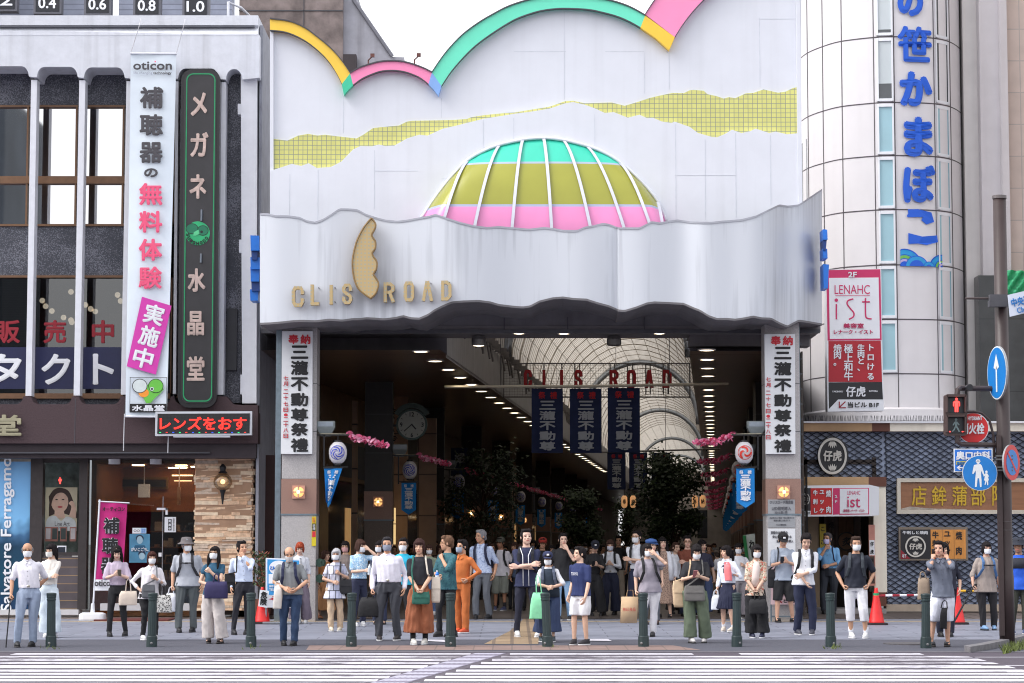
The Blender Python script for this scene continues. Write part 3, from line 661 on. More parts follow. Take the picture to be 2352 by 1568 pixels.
prof = [(-60, 62), (592, 88)]
b = MB(); b.ppoly([(-60, 68), (596, 80), (596, 178)] + und[::-1] + [(-60, 176)], YM-.2, .9)
b.build('head_beam', m_conc, lb)
b = MB()   # chamfered cap
X0, X1 = WX(-60, YM), WX(583, YM); z0, z1, z2, z3 = WZ(84, YM), WZ(66, YM), WZ(52, YM), WZ(38, YM)
v = []
for X, e in ((X0, 0), (X1, .0)): v += [(X, YM-.21, z0), (X, YM-.05, z1+.02), (X, YM-.13, z1+.05), (X, YM-.13, z3), (X, YM+.8, z3), (X, YM+.8, z0)]
f = [(i, i+6, (i+1) % 6+6, (i+1) % 6) for i in range(6)]+[(0, 1, 2, 3, 4, 5)[::-1], (6, 7, 8, 9, 10, 11)]
b.add(v, f).build('parapet_cap', m_conc, lb)
b = MB().pbox(-60, 59.5, 584, 61.5, YM-.16, .1); b.build('parapet_groove', mat('dark_joint', (96, 98, 106), .8), lb)
# mullions
for i, (a, b_, yt, yb) in enumerate(((67.5, 81, 183, 909), (178, 192, 184, 908), (286.5, 300, 186, 906), (401, 408, 186, 904), (503, 517, 188, 906))):
 mb = MB(); mb.ppoly([(a+(4 if a < 400 else 2), yt), (b_+(4 if a < 400 else 2), yt), (b_-(9 if a < 400 else 4), yb), (a-(9 if a < 400 else 4), yb)], YM-.12, .3)
 mb.pbox(a+2, yt-8, b_-2, yt, YM-.04, .14, 1); mb.pbox(a-4, yb, b_-9, yb+9, YM-.04, .14, 1)
 mb.build('mullion', [m_mull, m_edge], lb)
mb = MB().ppoly([(553, 168), (590, 170), (589, 926), (556, 926)], YM-.05, 1.0); mb.pbox(546, 238, 556, 262, YM-.02, .4); mb.pbox(549, 550, 560, 580, YM-.02, .4); mb.pbox(552, 860, 560, 905, YM-.02, .4)
mb.build('corner_column', m_mull, lb)
# windows: upper pair with spandrels, lower tall windows
cur = None
for i, (a, b_) in enumerate(bays[:5]):
 sp_ = MB().pbox(a-12, 148, b_+8, 242, YG-.1, .25); sp_.build('spandrel', m_agg, lb)
 MB().pbox(a-16, 519, b_+6, 634, YG-.1, .25).build('spandrel', m_agg, lb)
 w = MB();
 for (y0, y1) in ((241, 245), (404, 421), (514, 519)): w.pbox(a-14, y0, b_+6, y1, YG-.14, .2)
 for x in (a-10, b_-4): w.pbox(x-2, 241, x+2, 519, YG-.13, .15)
 wf = w.build('window', m_bron, lb)
 MB().pbox(a-12, 244, b_+6, 515, YG-.02, .015).build('pane', m_glm, wf)
 w = MB(); w.pbox(a-18, 632, b_+4, 637, YG-.14, .2); w.pbox(a-18, 903, b_+4, 915, YG-.2, .25)
 for x in (a-16, b_+2): w.pbox(x-1.5, 634, x+1.5, 910, YG-.13, .15)
 wf = w.build('window', m_bron, lb)
 MB().pbox(a-16, 637, b_+4, 904, YG-.02, .015).build('pane', m_gld, wf)
MB().pbox(517, 165, 556, 925, YG-.4, .6).build('side_panel', m_agg, lb)
MB().pbox(520, 708, 544, 850, YG-.5, .12).build('louvre_box', mat('black_louvre', (44, 44, 50), .5), lb)
# room behind the glass: dark walls, slatted blind, ceiling, lamp globes
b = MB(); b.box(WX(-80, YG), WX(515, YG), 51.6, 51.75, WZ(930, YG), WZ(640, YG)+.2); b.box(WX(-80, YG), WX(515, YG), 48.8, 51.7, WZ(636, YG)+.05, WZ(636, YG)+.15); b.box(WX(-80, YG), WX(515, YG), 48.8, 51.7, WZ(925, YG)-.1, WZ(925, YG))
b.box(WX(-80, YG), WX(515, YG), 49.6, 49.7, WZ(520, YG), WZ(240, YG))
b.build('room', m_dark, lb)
b = MB().pbox(-30, 638, 66, 795, YG+.35, .04); b.build('blind', pattern('slatted_blind', '', (84, 80, 78), (40, 38, 38), 1, .7, w=9, h=.05, mortar=.012), lb)
MB().pbox(-30, 244, 70, 515, YG+.35, .04).build('blind', MATS['slatted_blind'], lb)
m_bulb = mat('lamp_globe', (255, 226, 190), .3, 0, 1, emit=4)
b = MB(); b.pbox(250, 720, 284, 800, 51.4, .1); b.pbox(85, 745, 130, 830, 51.3, .1); b.build('interior_panel', mat('pale_interior', (120, 108, 92), .7), lb)
first = None
for k, (x, y) in enumerate(((97, 690), (105, 703), (119, 714), (163, 670), (184, 685), (196, 700), (208, 709), (219, 715), (146, 729), (163, 735), (165, 740), (277, 691), (270, 677), (404, 680), (404, 690))):
 Y = 49.6; X, Z = W(x, y, Y)
 if first is None:
  first = root('pendant_lamp', (X, Y, Z), 'small glowing globe pendant lamp behind the upstairs shop windows', 'pendant lamp', 'globe lamps upstairs')
  MB().sphere((X, Y, Z), .06, n=12, m=8).build('globe', m_bulb, first, smooth=True)
  MB().tube([(X, Y, Z+.05), (X, Y, Z+1.2)], .004, 4).build('cord', m_edge, first)
 else: dup(first, (X, Y, Z))
# window writing
bp_ = MB();
for a, b_ in bays[:3]: bp_.pbox(a-17, 797, b_+3, 893, YG-.03, .006)
sgn = root('window_banner', (WX(140, YG), YG-.03, WZ(893, YG)), 'navy window film with large white katakana across the upstairs shop windows', 'window sign')
bp_.build('film', mat('navy_film', (34, 38, 76), .35, .1, 3), sgn)
m_wt = mat('white_lettering', (236, 238, 244), .5, .03, 4); m_rd = mat('dark_red_lettering', (150, 26, 44), .5, .1, 6); m_bk = mat('black_lettering', (26, 26, 30), .5, .1, 6)
for ch, x0, x1 in (('タ', -38, 50), ('ク', 95, 162), ('ト', 213, 262)): text(ch, x0, 812, x1, 883, YG-.04, m_wt, sgn, bold=3.2)
sgn = root('window_lettering', (WX(140, YG), YG-.03, WZ(795, YG)), 'dark red kanji stuck on the upstairs shop windows above navy film', 'window sign')
for ch, x0, x1 in (('販', -12, 46), ('売', 100, 152), ('中', 211, 262)): text(ch, x0, 735, x1, 788, YG-.035, m_rd, sgn, bold=2.2)
for t_ in range(2):  # reflected-looking stickers in the second-floor windows (flying bird plate)
 pass
# brown band with notched top, lintel, metal kanji
tb = [(-60, 912)]
for a, b_ in ((-42, 53), (72, 165), (182, 276), (292, 392), (400, 488)):
 r = 16; yt, yb = 910, 928
 tb += [(a, yt)] + [(a+r-r*math.cos(t), yt+(yb-yt)*math.sin(t)) for t in np.linspace(.1, math.pi/2, 6)] + [(b_-r+r*math.cos(t), yt+(yb-yt)*math.sin(t)) for t in np.linspace(math.pi/2, .1, 6)] + [(b_, yt)]
tb += [(520, 910), (535, 928), (556, 930), (592, 930)]
b = MB().ppoly(tb + [(592, 1018), (-60, 1018)], YB_, .5); b.build('brown_band', m_stuc, lb)
b = MB().pbox(-60, 1018, 588, 1052, YB_+.12, .4); b.pbox(-60, 1038, 482, 1041, YB_+.02, .1, 1); b.build('lintel', [mat('dark_brown_lintel', (54, 44, 50), .6, .15, 8), m_edge], lb)
b = MB().box(WX(-60, YG), WX(520, YG), YG-.1, YG+.3, WZ(1000, YG), WZ(905, YG)); b.build('sill_wall', m_agg, lb)
b = MB(); b.pbox(171.5, 915, 173, 1018, YB_-.004, .01); b.pbox(285, 930, 286, 1018, YB_-.004, .01); b.build_each('band_joint', m_edge, lb)
sgn = root('metal_kanji', (WX(22, 47.5), 47.5, WZ(998, 47.5)), 'brass kanji character on the brown band cut by the picture edge', 'letter sign')
text('堂', -30, 952, 49, 1000, YB_-.09, mat('brass_face', (186, 180, 152), .35, .15, 4, metal=.6), sgn, bold=2.2)
text('堂', -29, 953, 50, 1001, YB_-.05, mat('brass_side', (96, 86, 62), .5), sgn, bold=2.6)
# ledge-stone pier with lamp
def ledgestone():
 b = MB(); rr = random.Random(4); x0, x1, y0, y1 = WX(445, 48.2), WX(578, 48.2), WZ(1402, 48.2), WZ(1050, 48.2)
 b.box(x0+.02, x1-.02, 48.25, 48.9, y0, y1, 0); z = y0
 while z < y1-.02:
  h = rr.choice((.035, .05, .05, .065, .08)); x = x0+rr.uniform(-.03, .02)
  while x < x1-.03:
   w = rr.uniform(.15, .62); e = min(x+w, x1+rr.uniform(-.03, .025)); dy = rr.uniform(-.018, .006); t = rr.uniform(-.008, .008)
   zt = min(z+h, y1)
   b.add([(x+.002, 48.25+dy, z+.002+t), (e-.002, 48.25+dy+rr.uniform(-.01, .01), z+.004-t), (e-.004, 48.5, z+.004), (x+.004, 48.5, z+.004), (x+.003, 48.25+dy+.004, zt-.001+t), (e-.003, 48.25+dy, zt-.001-t), (e-.006, 48.5, zt-.003), (x+.006, 48.5, zt-.003)],
    [(0,3,2,1),(4,5,6,7),(0,1,5,4),(1,2,6,5),(2,3,7,6),(3,0,4,7)], rr.choice((1, 1, 2, 3, 4)))
   x = e
  # returns on the right side
  b.box(x1-.02, x1+rr.uniform(.0, .05), 48.3, 48.9, z+.004, min(z+h, y1)-.004, rr.choice((1, 2, 3)))
  z += h
 b.build('stone_pier', [mat('pier_joint', (176, 142, 116), .9), mat('ledge_stone', (232, 196, 164), .85, .25, 14, .5), mat('ledge_stone_pale', (240, 214, 186), .85, .2, 14, .5), mat('ledge_stone_tan', (216, 176, 142), .85, .25, 14, .5), mat('ledge_stone_grey', (204, 184, 166), .85, .25, 14, .5)], lb)
ledgestone()
# shop front below: glass, frames, sills
m_shop = mat('shop_wall_brown', (150, 96, 56), .7, .15, 1.5); m_frm = mat('dark_shop_frame', (66, 60, 60), .45, .15, 10, metal=.3)
b = MB()
for (x0, x1) in ((68, 96), (180, 199), (-60, -45)): b.pbox(x0, 1052, x1, 1400, 48.3, .25)
b.pbox(96, 1052, 180, 1062, 48.35, .15); b.pbox(96, 1268, 180, 1276, 48.35, .15); b.pbox(199, 1052, 446, 1056, 48.4, .15)
sf = b.build('shop_frame', m_frm, lb)
b = MB().pbox(-60, 1400, 180, 1412, 48.2, .4); b.pbox(230, 1386, 446, 1402, 48.25, .4); b.build('sill', mat('white_sill', (206, 206, 210), .5, .1, 4), lb)
MB().pbox(96, 1278, 180, 1400, 48.36, .1).build('louvre_panel', pattern('striped_base_panel', '', (92, 84, 88), (170, 140, 100), 1, .4, w=9, h=.17, mortar=.006, offset=0), lb)
MB().pbox(199, 1056, 446, 1402, 48.5, .012).build('shop_window', m_glc, lb)
MB().pbox(372, 1140, 374, 1402, 48.47, .03).build('door_edge', mat('chrome', (190, 190, 195), .2, metal=.9), lb)
w = MB(); w.pbox(360, 1166, 385, 1171, 48.44, .02); w.pbox(380, 1166, 385, 1182, 48.44, .02); w.build('door_hinge', m_wt, lb)
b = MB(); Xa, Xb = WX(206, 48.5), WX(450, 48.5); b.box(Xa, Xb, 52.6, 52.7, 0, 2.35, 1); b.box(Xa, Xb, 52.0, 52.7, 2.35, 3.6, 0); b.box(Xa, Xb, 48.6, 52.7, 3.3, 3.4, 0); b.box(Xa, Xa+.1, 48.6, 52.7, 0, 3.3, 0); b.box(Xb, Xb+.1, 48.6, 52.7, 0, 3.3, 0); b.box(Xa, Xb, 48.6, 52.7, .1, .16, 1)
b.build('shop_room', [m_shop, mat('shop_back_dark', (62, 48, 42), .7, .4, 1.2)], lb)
m_warm = mat('warm_lit_panel', (255, 190, 120), .5, .1, 2, emit=.9)
b = MB()
for (x0, y0, x1, y1) in ((395, 1090, 442, 1093), (400, 1103, 440, 1105), (214, 1106, 224, 1108)): b.pbox(x0, y0, x1, y1, 51.5, .06)
b.build('ceiling_strip_light', mat('strip_glow', (255, 214, 160), .5, 0, 1, emit=5), lb)
for k, (x, y) in enumerate(((Xa+.8, 49.6), (Xa+1.9, 50.6), (Xb-.5, 49.8), (Xb-.7, 51.2), (Xa+1.3, 51.4))):  # ceiling discs added to brighten and warm the shop interior
 dl = root('downlight', (x, y, 3.3), 'added glowing disc under the ceiling that brightens the glass-fronted shop', 'ceiling light', 'added fill discs in the shop')
 MB().lathe([(.13, 0), (.13, -.02), (.01, -.021)], (x, y, 3.3), 14).build('lens', mat('shop_fill_glow', (255, 206, 150), .5, 0, 1, emit=38), dl)
b = MB(); b.pbox(233, 1096, 386, 1122, 51.9, .06); b.build('air_vent', [mat('vent_ochre', (120, 92, 40), .6)], lb); MB().pbox(238, 1101, 381, 1117, 51.85, .06).build('vent_grille', mat('vent_black', (20, 20, 22), .5), lb)
b = MB(); rr = random.Random(3)
for k in range(5):
 z = .5+.35*k; b.box(Xa+.6, Xb-.1, 52.2, 52.5, z, z+.03, 0)
 for j in range(16): x = rr.uniform(Xa+.6, Xb-.2); b.box(x, x+rr.uniform(.05, .22), 52.2, 52.4, z+.03, z+rr.uniform(.08, .24), rr.choice((1, 2, 3, 1)))
b.build('display_shelves', [mat('shelf_wood', (120, 84, 56), .5), mat('goods_white', (190, 182, 170), .5), mat('goods_tan', (160, 120, 84), .5), mat('goods_blue', (70, 92, 120), .5), m_warm], lb)
MB().pbox(262, 1240, 288, 1300, 48.8, .02).build('bright_reflection_poster', mat('pale_poster', (225, 230, 235), .5), lb) if False else None
for (x, y0, y1, w_) in ((331, 1112, 1142, 24), (411, 1118, 1160, 6)):
 X, Z0 = W(x, y1, 50.5); Z1 = WZ(y0, 50.5); t = root('pendant_lamp', (X, 50.5, Z0), 'white box pendant lamp inside the shop window' if w_ > 10 else 'narrow pendant lamp beside the stone pier inside the shop', 'pendant lamp')
 wd = w_*50.5/F/2; MB().box(X-wd, X+wd, 50.4, 50.6, Z0, Z1).build('shade', mat('lamp_shade_white', (225, 226, 222), .5, emit=.25) if w_ > 10 else mat('lamp_shade_tan', (170, 140, 110), .5), t)
 MB().tube([(X, 50.5, Z1), (X, 50.5, 3.3)], .012, 6).build('stem', m_mull, t)
first = None
for x in (263, 358):
 Y = 48.35; X, Z = W(x, 1049, Y)
 if first: dup(first, (X, Y, Z)); continue
 first = root('cylinder_light', (X, Y, Z), 'white cylinder downlight under the lintel above the shop window', 'downlight', 'cylinder lights over the shop window')
 MB().lathe([(.11, 0), (.12, -.03), (.12, -.2), (.1, -.2)], (X, Y, Z+.05), 18).build('housing', m_mull, first)
 MB().lathe([(.09, -.196), (.01, -.19)], (X, Y, Z+.05), 16).build('lens', mat('frosted_lens', (240, 240, 236), .4), first)
# wall lantern on the stone pier
X, Z = W(511, 1106, 48.05); t = root('wall_lantern', (X, 48.1, Z), 'black round carriage lantern with a lit bulb on the ledge-stone pier', 'wall lamp')
MB().tube([(X, 48.1, Z+.36), (X, 48.1, Z+.3), (X, 48.1, Z+.22), (X, 48.1, Z+.17)], [.02, .07, .055, .11], 12).tube([(X, 48.1, Z-.16), (X, 48.1, Z-.24), (X, 48.1, Z-.46)], [.07, .04, .012], 10).tube([(X, 48.1, Z-.2), (X, 48.3, Z-.2)], .02, 6).build('bracket', m_bk, t)
MB().sphere((X, 48.1, Z), .19, .14, .18, 18, 10).build('glass_globe', glass('lantern_glass', (220, 214, 205), .12), t, smooth=True)
MB().sphere((X, 48.1, Z), .05).build('bulb', mat('hot_bulb', (255, 210, 150), .4, 0, 1, emit=3), t, smooth=True)
# roof-top: grey siding hut, rail, eye-chart number boxes
b = MB(); b.pbox(-60, -40, 240, 40, 50.5, .2); b.box(WX(255, 50.5), WX(520, 50.5), 50.5, 51, 10.5, WZ(-40, 50.5)); b.build('roof_hut', pattern('grey_siding', '', (150, 156, 176), (118, 122, 140), 1, .5, w=8, h=.12, mortar=.012), lb)
b = MB(); X, Z = W(524, 40, 49); b.tube([(X, 49, Z-.5), (X, 49, WZ(5, 49)), (WX(535, 49), 49.5, WZ(5, 49)), (WX(556, 49), 52, WZ(36, 52)-.3)], .03, 8); b.tube([(X, 49, WZ(5, 49)), (WX(515, 49), 49, WZ(5, 49))], .02); b.build('rail', m_mull, lb)
for n_, x0, x1, yb in (('.2', -20, 37, 22), ('0.4', 79, 139, 28), ('0.6', 195, 253, 31), ('0.8', 308, 367, 34), ('1.0', 421, 478, 36)):
 Y = 48.8; t = root('number_box', (WX((x0+x1)/2, Y), Y, WZ(yb, Y)), f'black framed roof sign box reading {n_} on the white parapet', 'roof sign', 'eye chart number boxes on the roof')
 f_ = MB().pbox(x0-2, -25, x1+2, yb+3, Y, .25); f_.build('case', mat('grey_case', (96, 96, 104), .5, .1, 8), t)
 MB().pbox(x0+3, -20, x1-3, yb-2, Y-.012, .01).build('face', mat('black_face', (30, 32, 40), .25, .2, 3), t)
 MB().pbox(x0+5, -20, x1-5, -19, Y-.015, .003).build('lining', m_wt, t) if False else None
 text(n_, (x0+x1)/2-21 if n_ != '.2' else x0+6, 2-(36-yb)*1, (x0+x1)/2+20, yb-9, Y-.018, m_wt, t, bold=1.0)
# side wall of the building seen along the gap, and steel post
b = MB().box(WX(592, 48.2)-.02, WX(592, 48.2)+.04, 47.9, 70, 0, WZ(60, 48)); b.build('side_wall', mat('side_wall_render', (150, 152, 162), .8, .15, 3, streak=.3), lb)
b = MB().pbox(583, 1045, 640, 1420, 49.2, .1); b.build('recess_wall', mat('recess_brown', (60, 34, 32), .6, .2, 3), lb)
# ================================================================ right-hand building: rounded white tower, lattice shop front
rb_ = root('corner_building', (WX(2100, 51), 51, gz(51)), 'white rounded corner building with blue lattice walls along its street level', 'shop building')
YT = 51.2
m_twr = mat('tower_white_panel', (222, 219, 222), .5, .03, 1.5, streak=.06)
m_jnt = mat('panel_joint_dark', (82, 76, 82), .7)
m_wfr = mat('white_aluminium_frame', (232, 234, 240), .35, .03, 3)
m_teal = mat('pale_blue_blind', (158, 196, 208), .25, .05, 1.2)
m_wgl = mat('grey_window', (74, 78, 84), .15, .3, .8, spec=.8)
TWP = smooth_line([(1836, 2.6), (1858, 1.75), (1893, 1.05), (1937, .48), (2011, .08), (2054, 0), (2100, .03), (2150, .16), (2185, .5), (2210, 1.25), (2222, 2.4)], 8)
def tw_d(px): return interp(TWP, px)
def tw_px(px, py):        # the tower leans no line: pixel columns drift with height, follow them
 return px + (py-480)*.0155*(px-1176)/1000
def tower(px, py, out=0, yref=None):
 """point of the curved face: px measured at mid height, py measured where the face is nearest"""
 Y = YT+tw_d(px)-out
 z = WZ(py, YT); x = WX(px, Y, 480)
 return (x, Y, z)
cols = sorted(set([p[0] for p in TWP]))
v = [];
for x in cols: v += [tower(x, -200), tower(x, 985)]
MB().add(v, [(2*i, 2*i+1, 2*i+3, 2*i+2) for i in range(len(cols)-1)]).build('tower_wall', m_twr, rb_, smooth=True)
b = MB(); x0, x1 = tower(1905, 0)[0], tower(2222, 0)[0]; b.box(x0, x1, YT+2.0, YT+8, 3.2, WZ(-200, YT)); b.build('tower_core', m_twr, rb_)
rows = [84, 235, 357, 481, 608, 733, 858]
b = MB()
def strip(xa, xb, y, h, out=.006):
 xs_ = [x for x in cols if xa < x < xb]; xs_ = [xa]+xs_+[xb]; v = []
 for x in xs_: v += [tower(x, y-h/2, out), tower(x, y+h/2, out)]
 return v, [(2*i, 2*i+1, 2*i+3, 2*i+2) for i in range(len(xs_)-1)]
for y in [-60]+rows: b.add(*strip(1838, 2220, y, 2.6))
for x in (1858, 1893, 1937, 2011, 2058, 2150, 2187, 2211):
 b.add([tower(x-1, -200, .007), tower(x-1, 985, .007), tower(x+1, 985, .007), tower(x+1, -200, .007)], [(0, 1, 2, 3)])
b.build('tower_joints', m_jnt, rb_)
edges = [-60]+rows+[968]
for i in range(len(edges)-2):
 y0, y1 = edges[i]+3, edges[i+1]-3
 for (xa, xb) in ((2018, 2056), (2155, 2185)):
  b = MB()
  def quad(xa_, xb_, ya_, yb_, o): return [tower(xa_, ya_, o), tower(xa_, yb_, o), tower(xb_, yb_, o), tower(xb_, ya_, o)]
  w = 4.0 if xa < 2100 else 3.2
  for (p, q, r_, s_) in ((xa, xa+w, y0, y1), (xb-w, xb, y0, y1), (xa, xb, y0, y0+7), (xa, xb, y1-6, y1)):
   b.add(quad(p, q, r_, s_, .05), [(0, 1, 2, 3)])
   b.add(quad(p, q, r_, s_, .05)+quad(p, q, r_, s_, .0), [(0, 4, 5, 1), (1, 5, 6, 2), (2, 6, 7, 3), (3, 7, 4, 0)])
  wf = b.build('window', m_wfr, rb_)
  if i < 2:
   MB().add(quad(xa+w, xb-w, y0+7, y1-6, .012), [(0, 1, 2, 3)]).build('pane', m_wgl, wf)
   if xa < 2100: MB().add(quad(xa+w, xb-w, y0+7, y0+(y1-y0)*(.9 if i == 0 else .72), .016), [(0, 1, 2, 3)]).build('blind', mat('pale_grey_blind', (196, 204, 208), .4, .04, 1), wf)
  else: MB().add(quad(xa+w, xb-w, y0+7, y1-6, .012), [(0, 1, 2, 3)]).build('pane', m_teal, wf)
# recess window at the far left of the tower
b = MB(); b.add([tower(1843, 290, .01), tower(1843, 460, .01), tower(1855, 460, .01), tower(1855, 285, .01)], [(0, 1, 2, 3)]); b.build('side_window', m_wgl, rb_)
# blue brush lettering on the tower
m_blue = mat('blue_lettering', (26, 96, 216), .45, .05, 3)
tsg = root('tower_lettering', (WX(2105, 51), 51.1, WZ(610, 51)), 'thick blue hiragana running down the white rounded tower', 'building sign')
fnT = lambda px, py, o: tower(px, py, .04-o*3)
for ch, x0, y0, x1, y1, bo in (('の', 2068, -28, 2128, 38, 6), ('笹', 2067, 60, 2146, 142, 4.2), ('か', 2070, 164, 2146, 244, 7), ('ま', 2078, 268, 2146, 360, 7.5), ('ぼ', 2075, 378, 2150, 466, 6.5)):
 text(ch, x0, y0, x1, y1, YT, m_blue, tsg, bold=bo, fn=fnT)
for P_ in ([(780,1418),(850,1415),(940,1435),(957,1498),(905,1518),(870,1490),(880,1468),(780,1472),(772,1465),(782,1445)], ):
 P_ = [(1820.8+x*.33896, y*.33896) for x, y in P_]; MB().add([tower(x, y, .03) for x, y in P_], [tuple(range(len(P_)))[::-1]]).build('lettering', m_blue, tsg)
P_ = [(1761.7+x*.33896, 472.3+y*.33896) for x, y in [(955,185),(1050,207),(1150,195),(1155,240),(1080,263),(1020,255),(955,260)]]
MB().add([tower(x, y, .03) for x, y in P_], [tuple(range(len(P_)))[::-1]]).build('lettering', m_blue, tsg)
# wave crest artwork: fans of rings
m_cyan = mat('cyan_film', (40, 160, 226), .4); m_lime = mat('lime_film', (120, 196, 90), .4); m_lil = mat('lilac_film', (206, 186, 226), .4)
wv = root('wave_panel', (WX(2110, 51), 51.1, WZ(612, 51)), 'blue panel of overlapping round wave rings at the foot of the tower lettering', 'building sign')
b = MB(); b.add([tower(2066, 611.5, .02), tower(2163, 611.5, .02), tower(2163, 606, .02), tower(2066, 606, .02)], [(0, 1, 2, 3)], 0)
def fan(cx_, cy_, rs, o, amax=math.pi):
 for k, (r0, mi) in enumerate(rs):
  v = []
  for t in np.linspace(0, math.pi, 19):
   x = min(max(cx_+r0*math.cos(t), 2066.5), 2162.5); y = min(cy_-r0*math.sin(t)*1.0, 611)
   v.append(tower(x, y, o+.003*k))
  b.add(v, [tuple(range(18, -1, -1))], mi)
R_ = [(36, 0), (33, 1), (26, 0), (23, 2), (18, 0), (16, 3), (11, 0)]
fan(2076, 611, [(40, 0), (37, 1), (27, 0), (25, 2), (18, 0), (16, 3), (11, 0)], .022); fan(2163, 612, [(30, 0), (27.5, 1), (18, 0), (16, 2), (11, 0), (9, 3), (5, 0)], .024); fan(2104, 614, [(27, 0), (25, 1), (17, 0)], .05); fan(2132, 613, [(13, 0), (11.5, 1), (6, 0)], .07)
b.build('waves', [m_blue, m_cyan, m_lime, m_lil], wv)
# walls right of the tower, granite base, green netting
m_marb = mat('grey_stone_cladding', (214, 210, 208), .45, .06, 1.6, streak=.12)
b = MB(); b.pbox(2216, -200, 2252, 975, 52.3, .4); b.build('stone_strip', m_marb, rb_)
b = MB(); b.pbox(2252, -200, 2300, 690, 52.0, .5); b.pbox(2300, -200, 2316, 690, 51.8, .6); b.build('stone_pier_upper', mat('stone_pier_grey', (200, 196, 200), .5, .05, 2, streak=.15), rb_)
b = MB(); b.pbox(2296, -200, 2500, 700, 52.05, .4); b.build('tiled_wall', pattern('beige_tiles', '', (214, 198, 190), (188, 178, 174), 1, .5, w=.9, h=.72, mortar=.012, offset=0, var=.04, dirt=.15), rb_)
b = MB(); b.pbox(2250, 632, 2500, 975, 51.7, .5); b.build('granite_base', pattern('dark_granite', '', (62, 64, 66), (44, 46, 48), 1, .25, w=1.1, h=1.6, mortar=.01, offset=0, var=.1, dirt=.5), rb_)
nb = MB(); nx, nz = 14, 12; v = []
for j in range(nz+1):
 for i in range(nx+1):
  px = 2306+i*6; py = 620+j*4.6+(i*.2 if j == 0 else 0); X, Z = W(px, py, 51.55); v.append((X, 51.55+.09*math.sin(i*1.7+j*.9)+random.uniform(-.03, .03), Z))
nb.add(v, [(j*(nx+1)+i, (j+1)*(nx+1)+i, (j+1)*(nx+1)+i+1, j*(nx+1)+i+1) for j in range(nz) for i in range(nx)])
o = nb.build('netting', mat('green_netting', (52, 178, 120), .5, .3, 5, .4), None, smooth=True); tag(o, 'crumpled green protective netting on the dark granite wall behind the pole', 'netting')
# tower foot: cornice, pigeon spikes, fascia beams
b = MB(); v, f = [], []
for x in cols: v += [tower(x, 940, .12), tower(x, 966, .12), tower(x, 968, -.2), tower(x, 935, 0)]
b.add(v, [q for i in range(len(cols)-1) for q in ((4*i, 4*i+1, 4*i+5, 4*i+4), (4*i+1, 4*i+2, 4*i+6, 4*i+5), (4*i+3, 4*i, 4*i+4, 4*i+7))]).build('tower_foot_moulding', m_twr, rb_, smooth=False)
sp_ = MB()
for i in range(120):
 x = 1850+i*3.1; X = WX(x, 50.9); Z = WZ(968, 50.9); sp_.tube([(X, 50.95, Z), (X+random.uniform(-.02, .02), 50.9, Z+.13)], .006, 3, caps=False)
sp_.build('pigeon_spikes', m_edge, rb_)['kind'] = 'stuff'
m_crm = mat('cream_beam', (246, 238, 222), .6, .06, 3, streak=.25); m_crm2 = mat('tan_beam', (196, 160, 120), .6, .1, 3, streak=.25); m_brn = mat('brown_beam', (104, 62, 48), .6, .15, 5)
for x0, x1, m_ in ((1846, 2003, m_crm2), (2003, 2044, m_brn), (2044, 2500, m_crm)): MB().pbox(x0, 971, x1, 990, 50.5, .8).build('cornice_beam', m_, rb_)
MB().pbox(1846, 967, 2500, 971, 50.4, .9).build('cornice_flashing', m_wfr, rb_)
# lattice wall: pale backing with expanded diamond mesh in front
m_back = mat('lattice_backing', (158, 170, 196), .35, .38, 2.6); m_lat = mat('navy_lattice', (16, 26, 50), .5, .1, 6)
YL = 50.8
def lattice(x0, y0, x1, y1, name='lattice_wall', holes=()):
 w = MB().pbox(x0, y0, x1, y1, YL+.05, .3).build(name, m_back, rb_)
 Xa, Za = W(x0, y1, YL); Xb, Zb = W(x1, y0, YL); b = MB(); cw_, ch_ = .20, .063; t = .0105
 nx_ = int((Xb-Xa)/cw_)+1; nz_ = int((Zb-Za)/ch_)+1
 for j in range(nz_+1):
  for i in range(nx_*2+1):
   xa, xb = Xa+i*cw_/2, Xa+(i+1)*cw_/2; up = (i+j) % 2 == 0; za = Za+j*ch_; q0, q1 = (za-ch_*.42, za+ch_*.42) if up else (za+ch_*.42, za-ch_*.42)
   q0 += 0;
   if xb > Xb or max(q0, q1)+t > Zb or min(q0, q1)-t < Za: continue
   b.add([(xa, YL, q0-t), (xb, YL, q1-t), (xb, YL, q1+t), (xa, YL, q0+t), (xa, YL+.025, q0-t), (xb, YL+.025, q1-t), (xb, YL+.025, q1+t), (xa, YL+.025, q0+t)], [(0, 1, 2, 3), (3, 2, 6, 7), (1, 0, 4, 5)])
 o = b.build('lattice_screen', m_lat, w); return w
lattice(1846, 990, 2036, 1102); lattice(2036, 990, 2470, 1402)
# doorway
b = MB(); b.pbox(2007, 1100, 2036, 1360, 50.5, .7); b.build('doorway_pilaster', m_crm, rb_)
MB().pbox(2004, 1360, 2036, 1392, 50.48, .7).build('pilaster_base', m_brn, rb_)
for x0, x1, m_ in ((1846, 1995, m_crm2), (1995, 2036, m_brn)): MB().pbox(x0, 1095, x1, 1117, 50.46, .6).build('door_beam', m_, rb_)
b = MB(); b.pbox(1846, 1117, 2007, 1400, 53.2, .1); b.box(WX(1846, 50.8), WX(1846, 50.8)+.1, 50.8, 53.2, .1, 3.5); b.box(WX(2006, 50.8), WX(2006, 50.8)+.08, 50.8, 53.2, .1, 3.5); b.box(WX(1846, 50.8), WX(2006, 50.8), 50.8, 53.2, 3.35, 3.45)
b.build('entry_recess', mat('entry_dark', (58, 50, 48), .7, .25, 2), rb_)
MB().pbox(1846, 1160, 1882, 1400, 51.4, .2).build('entry_side_panel', mat('entry_panel', (150, 128, 104), .6, .1, 3), rb_)
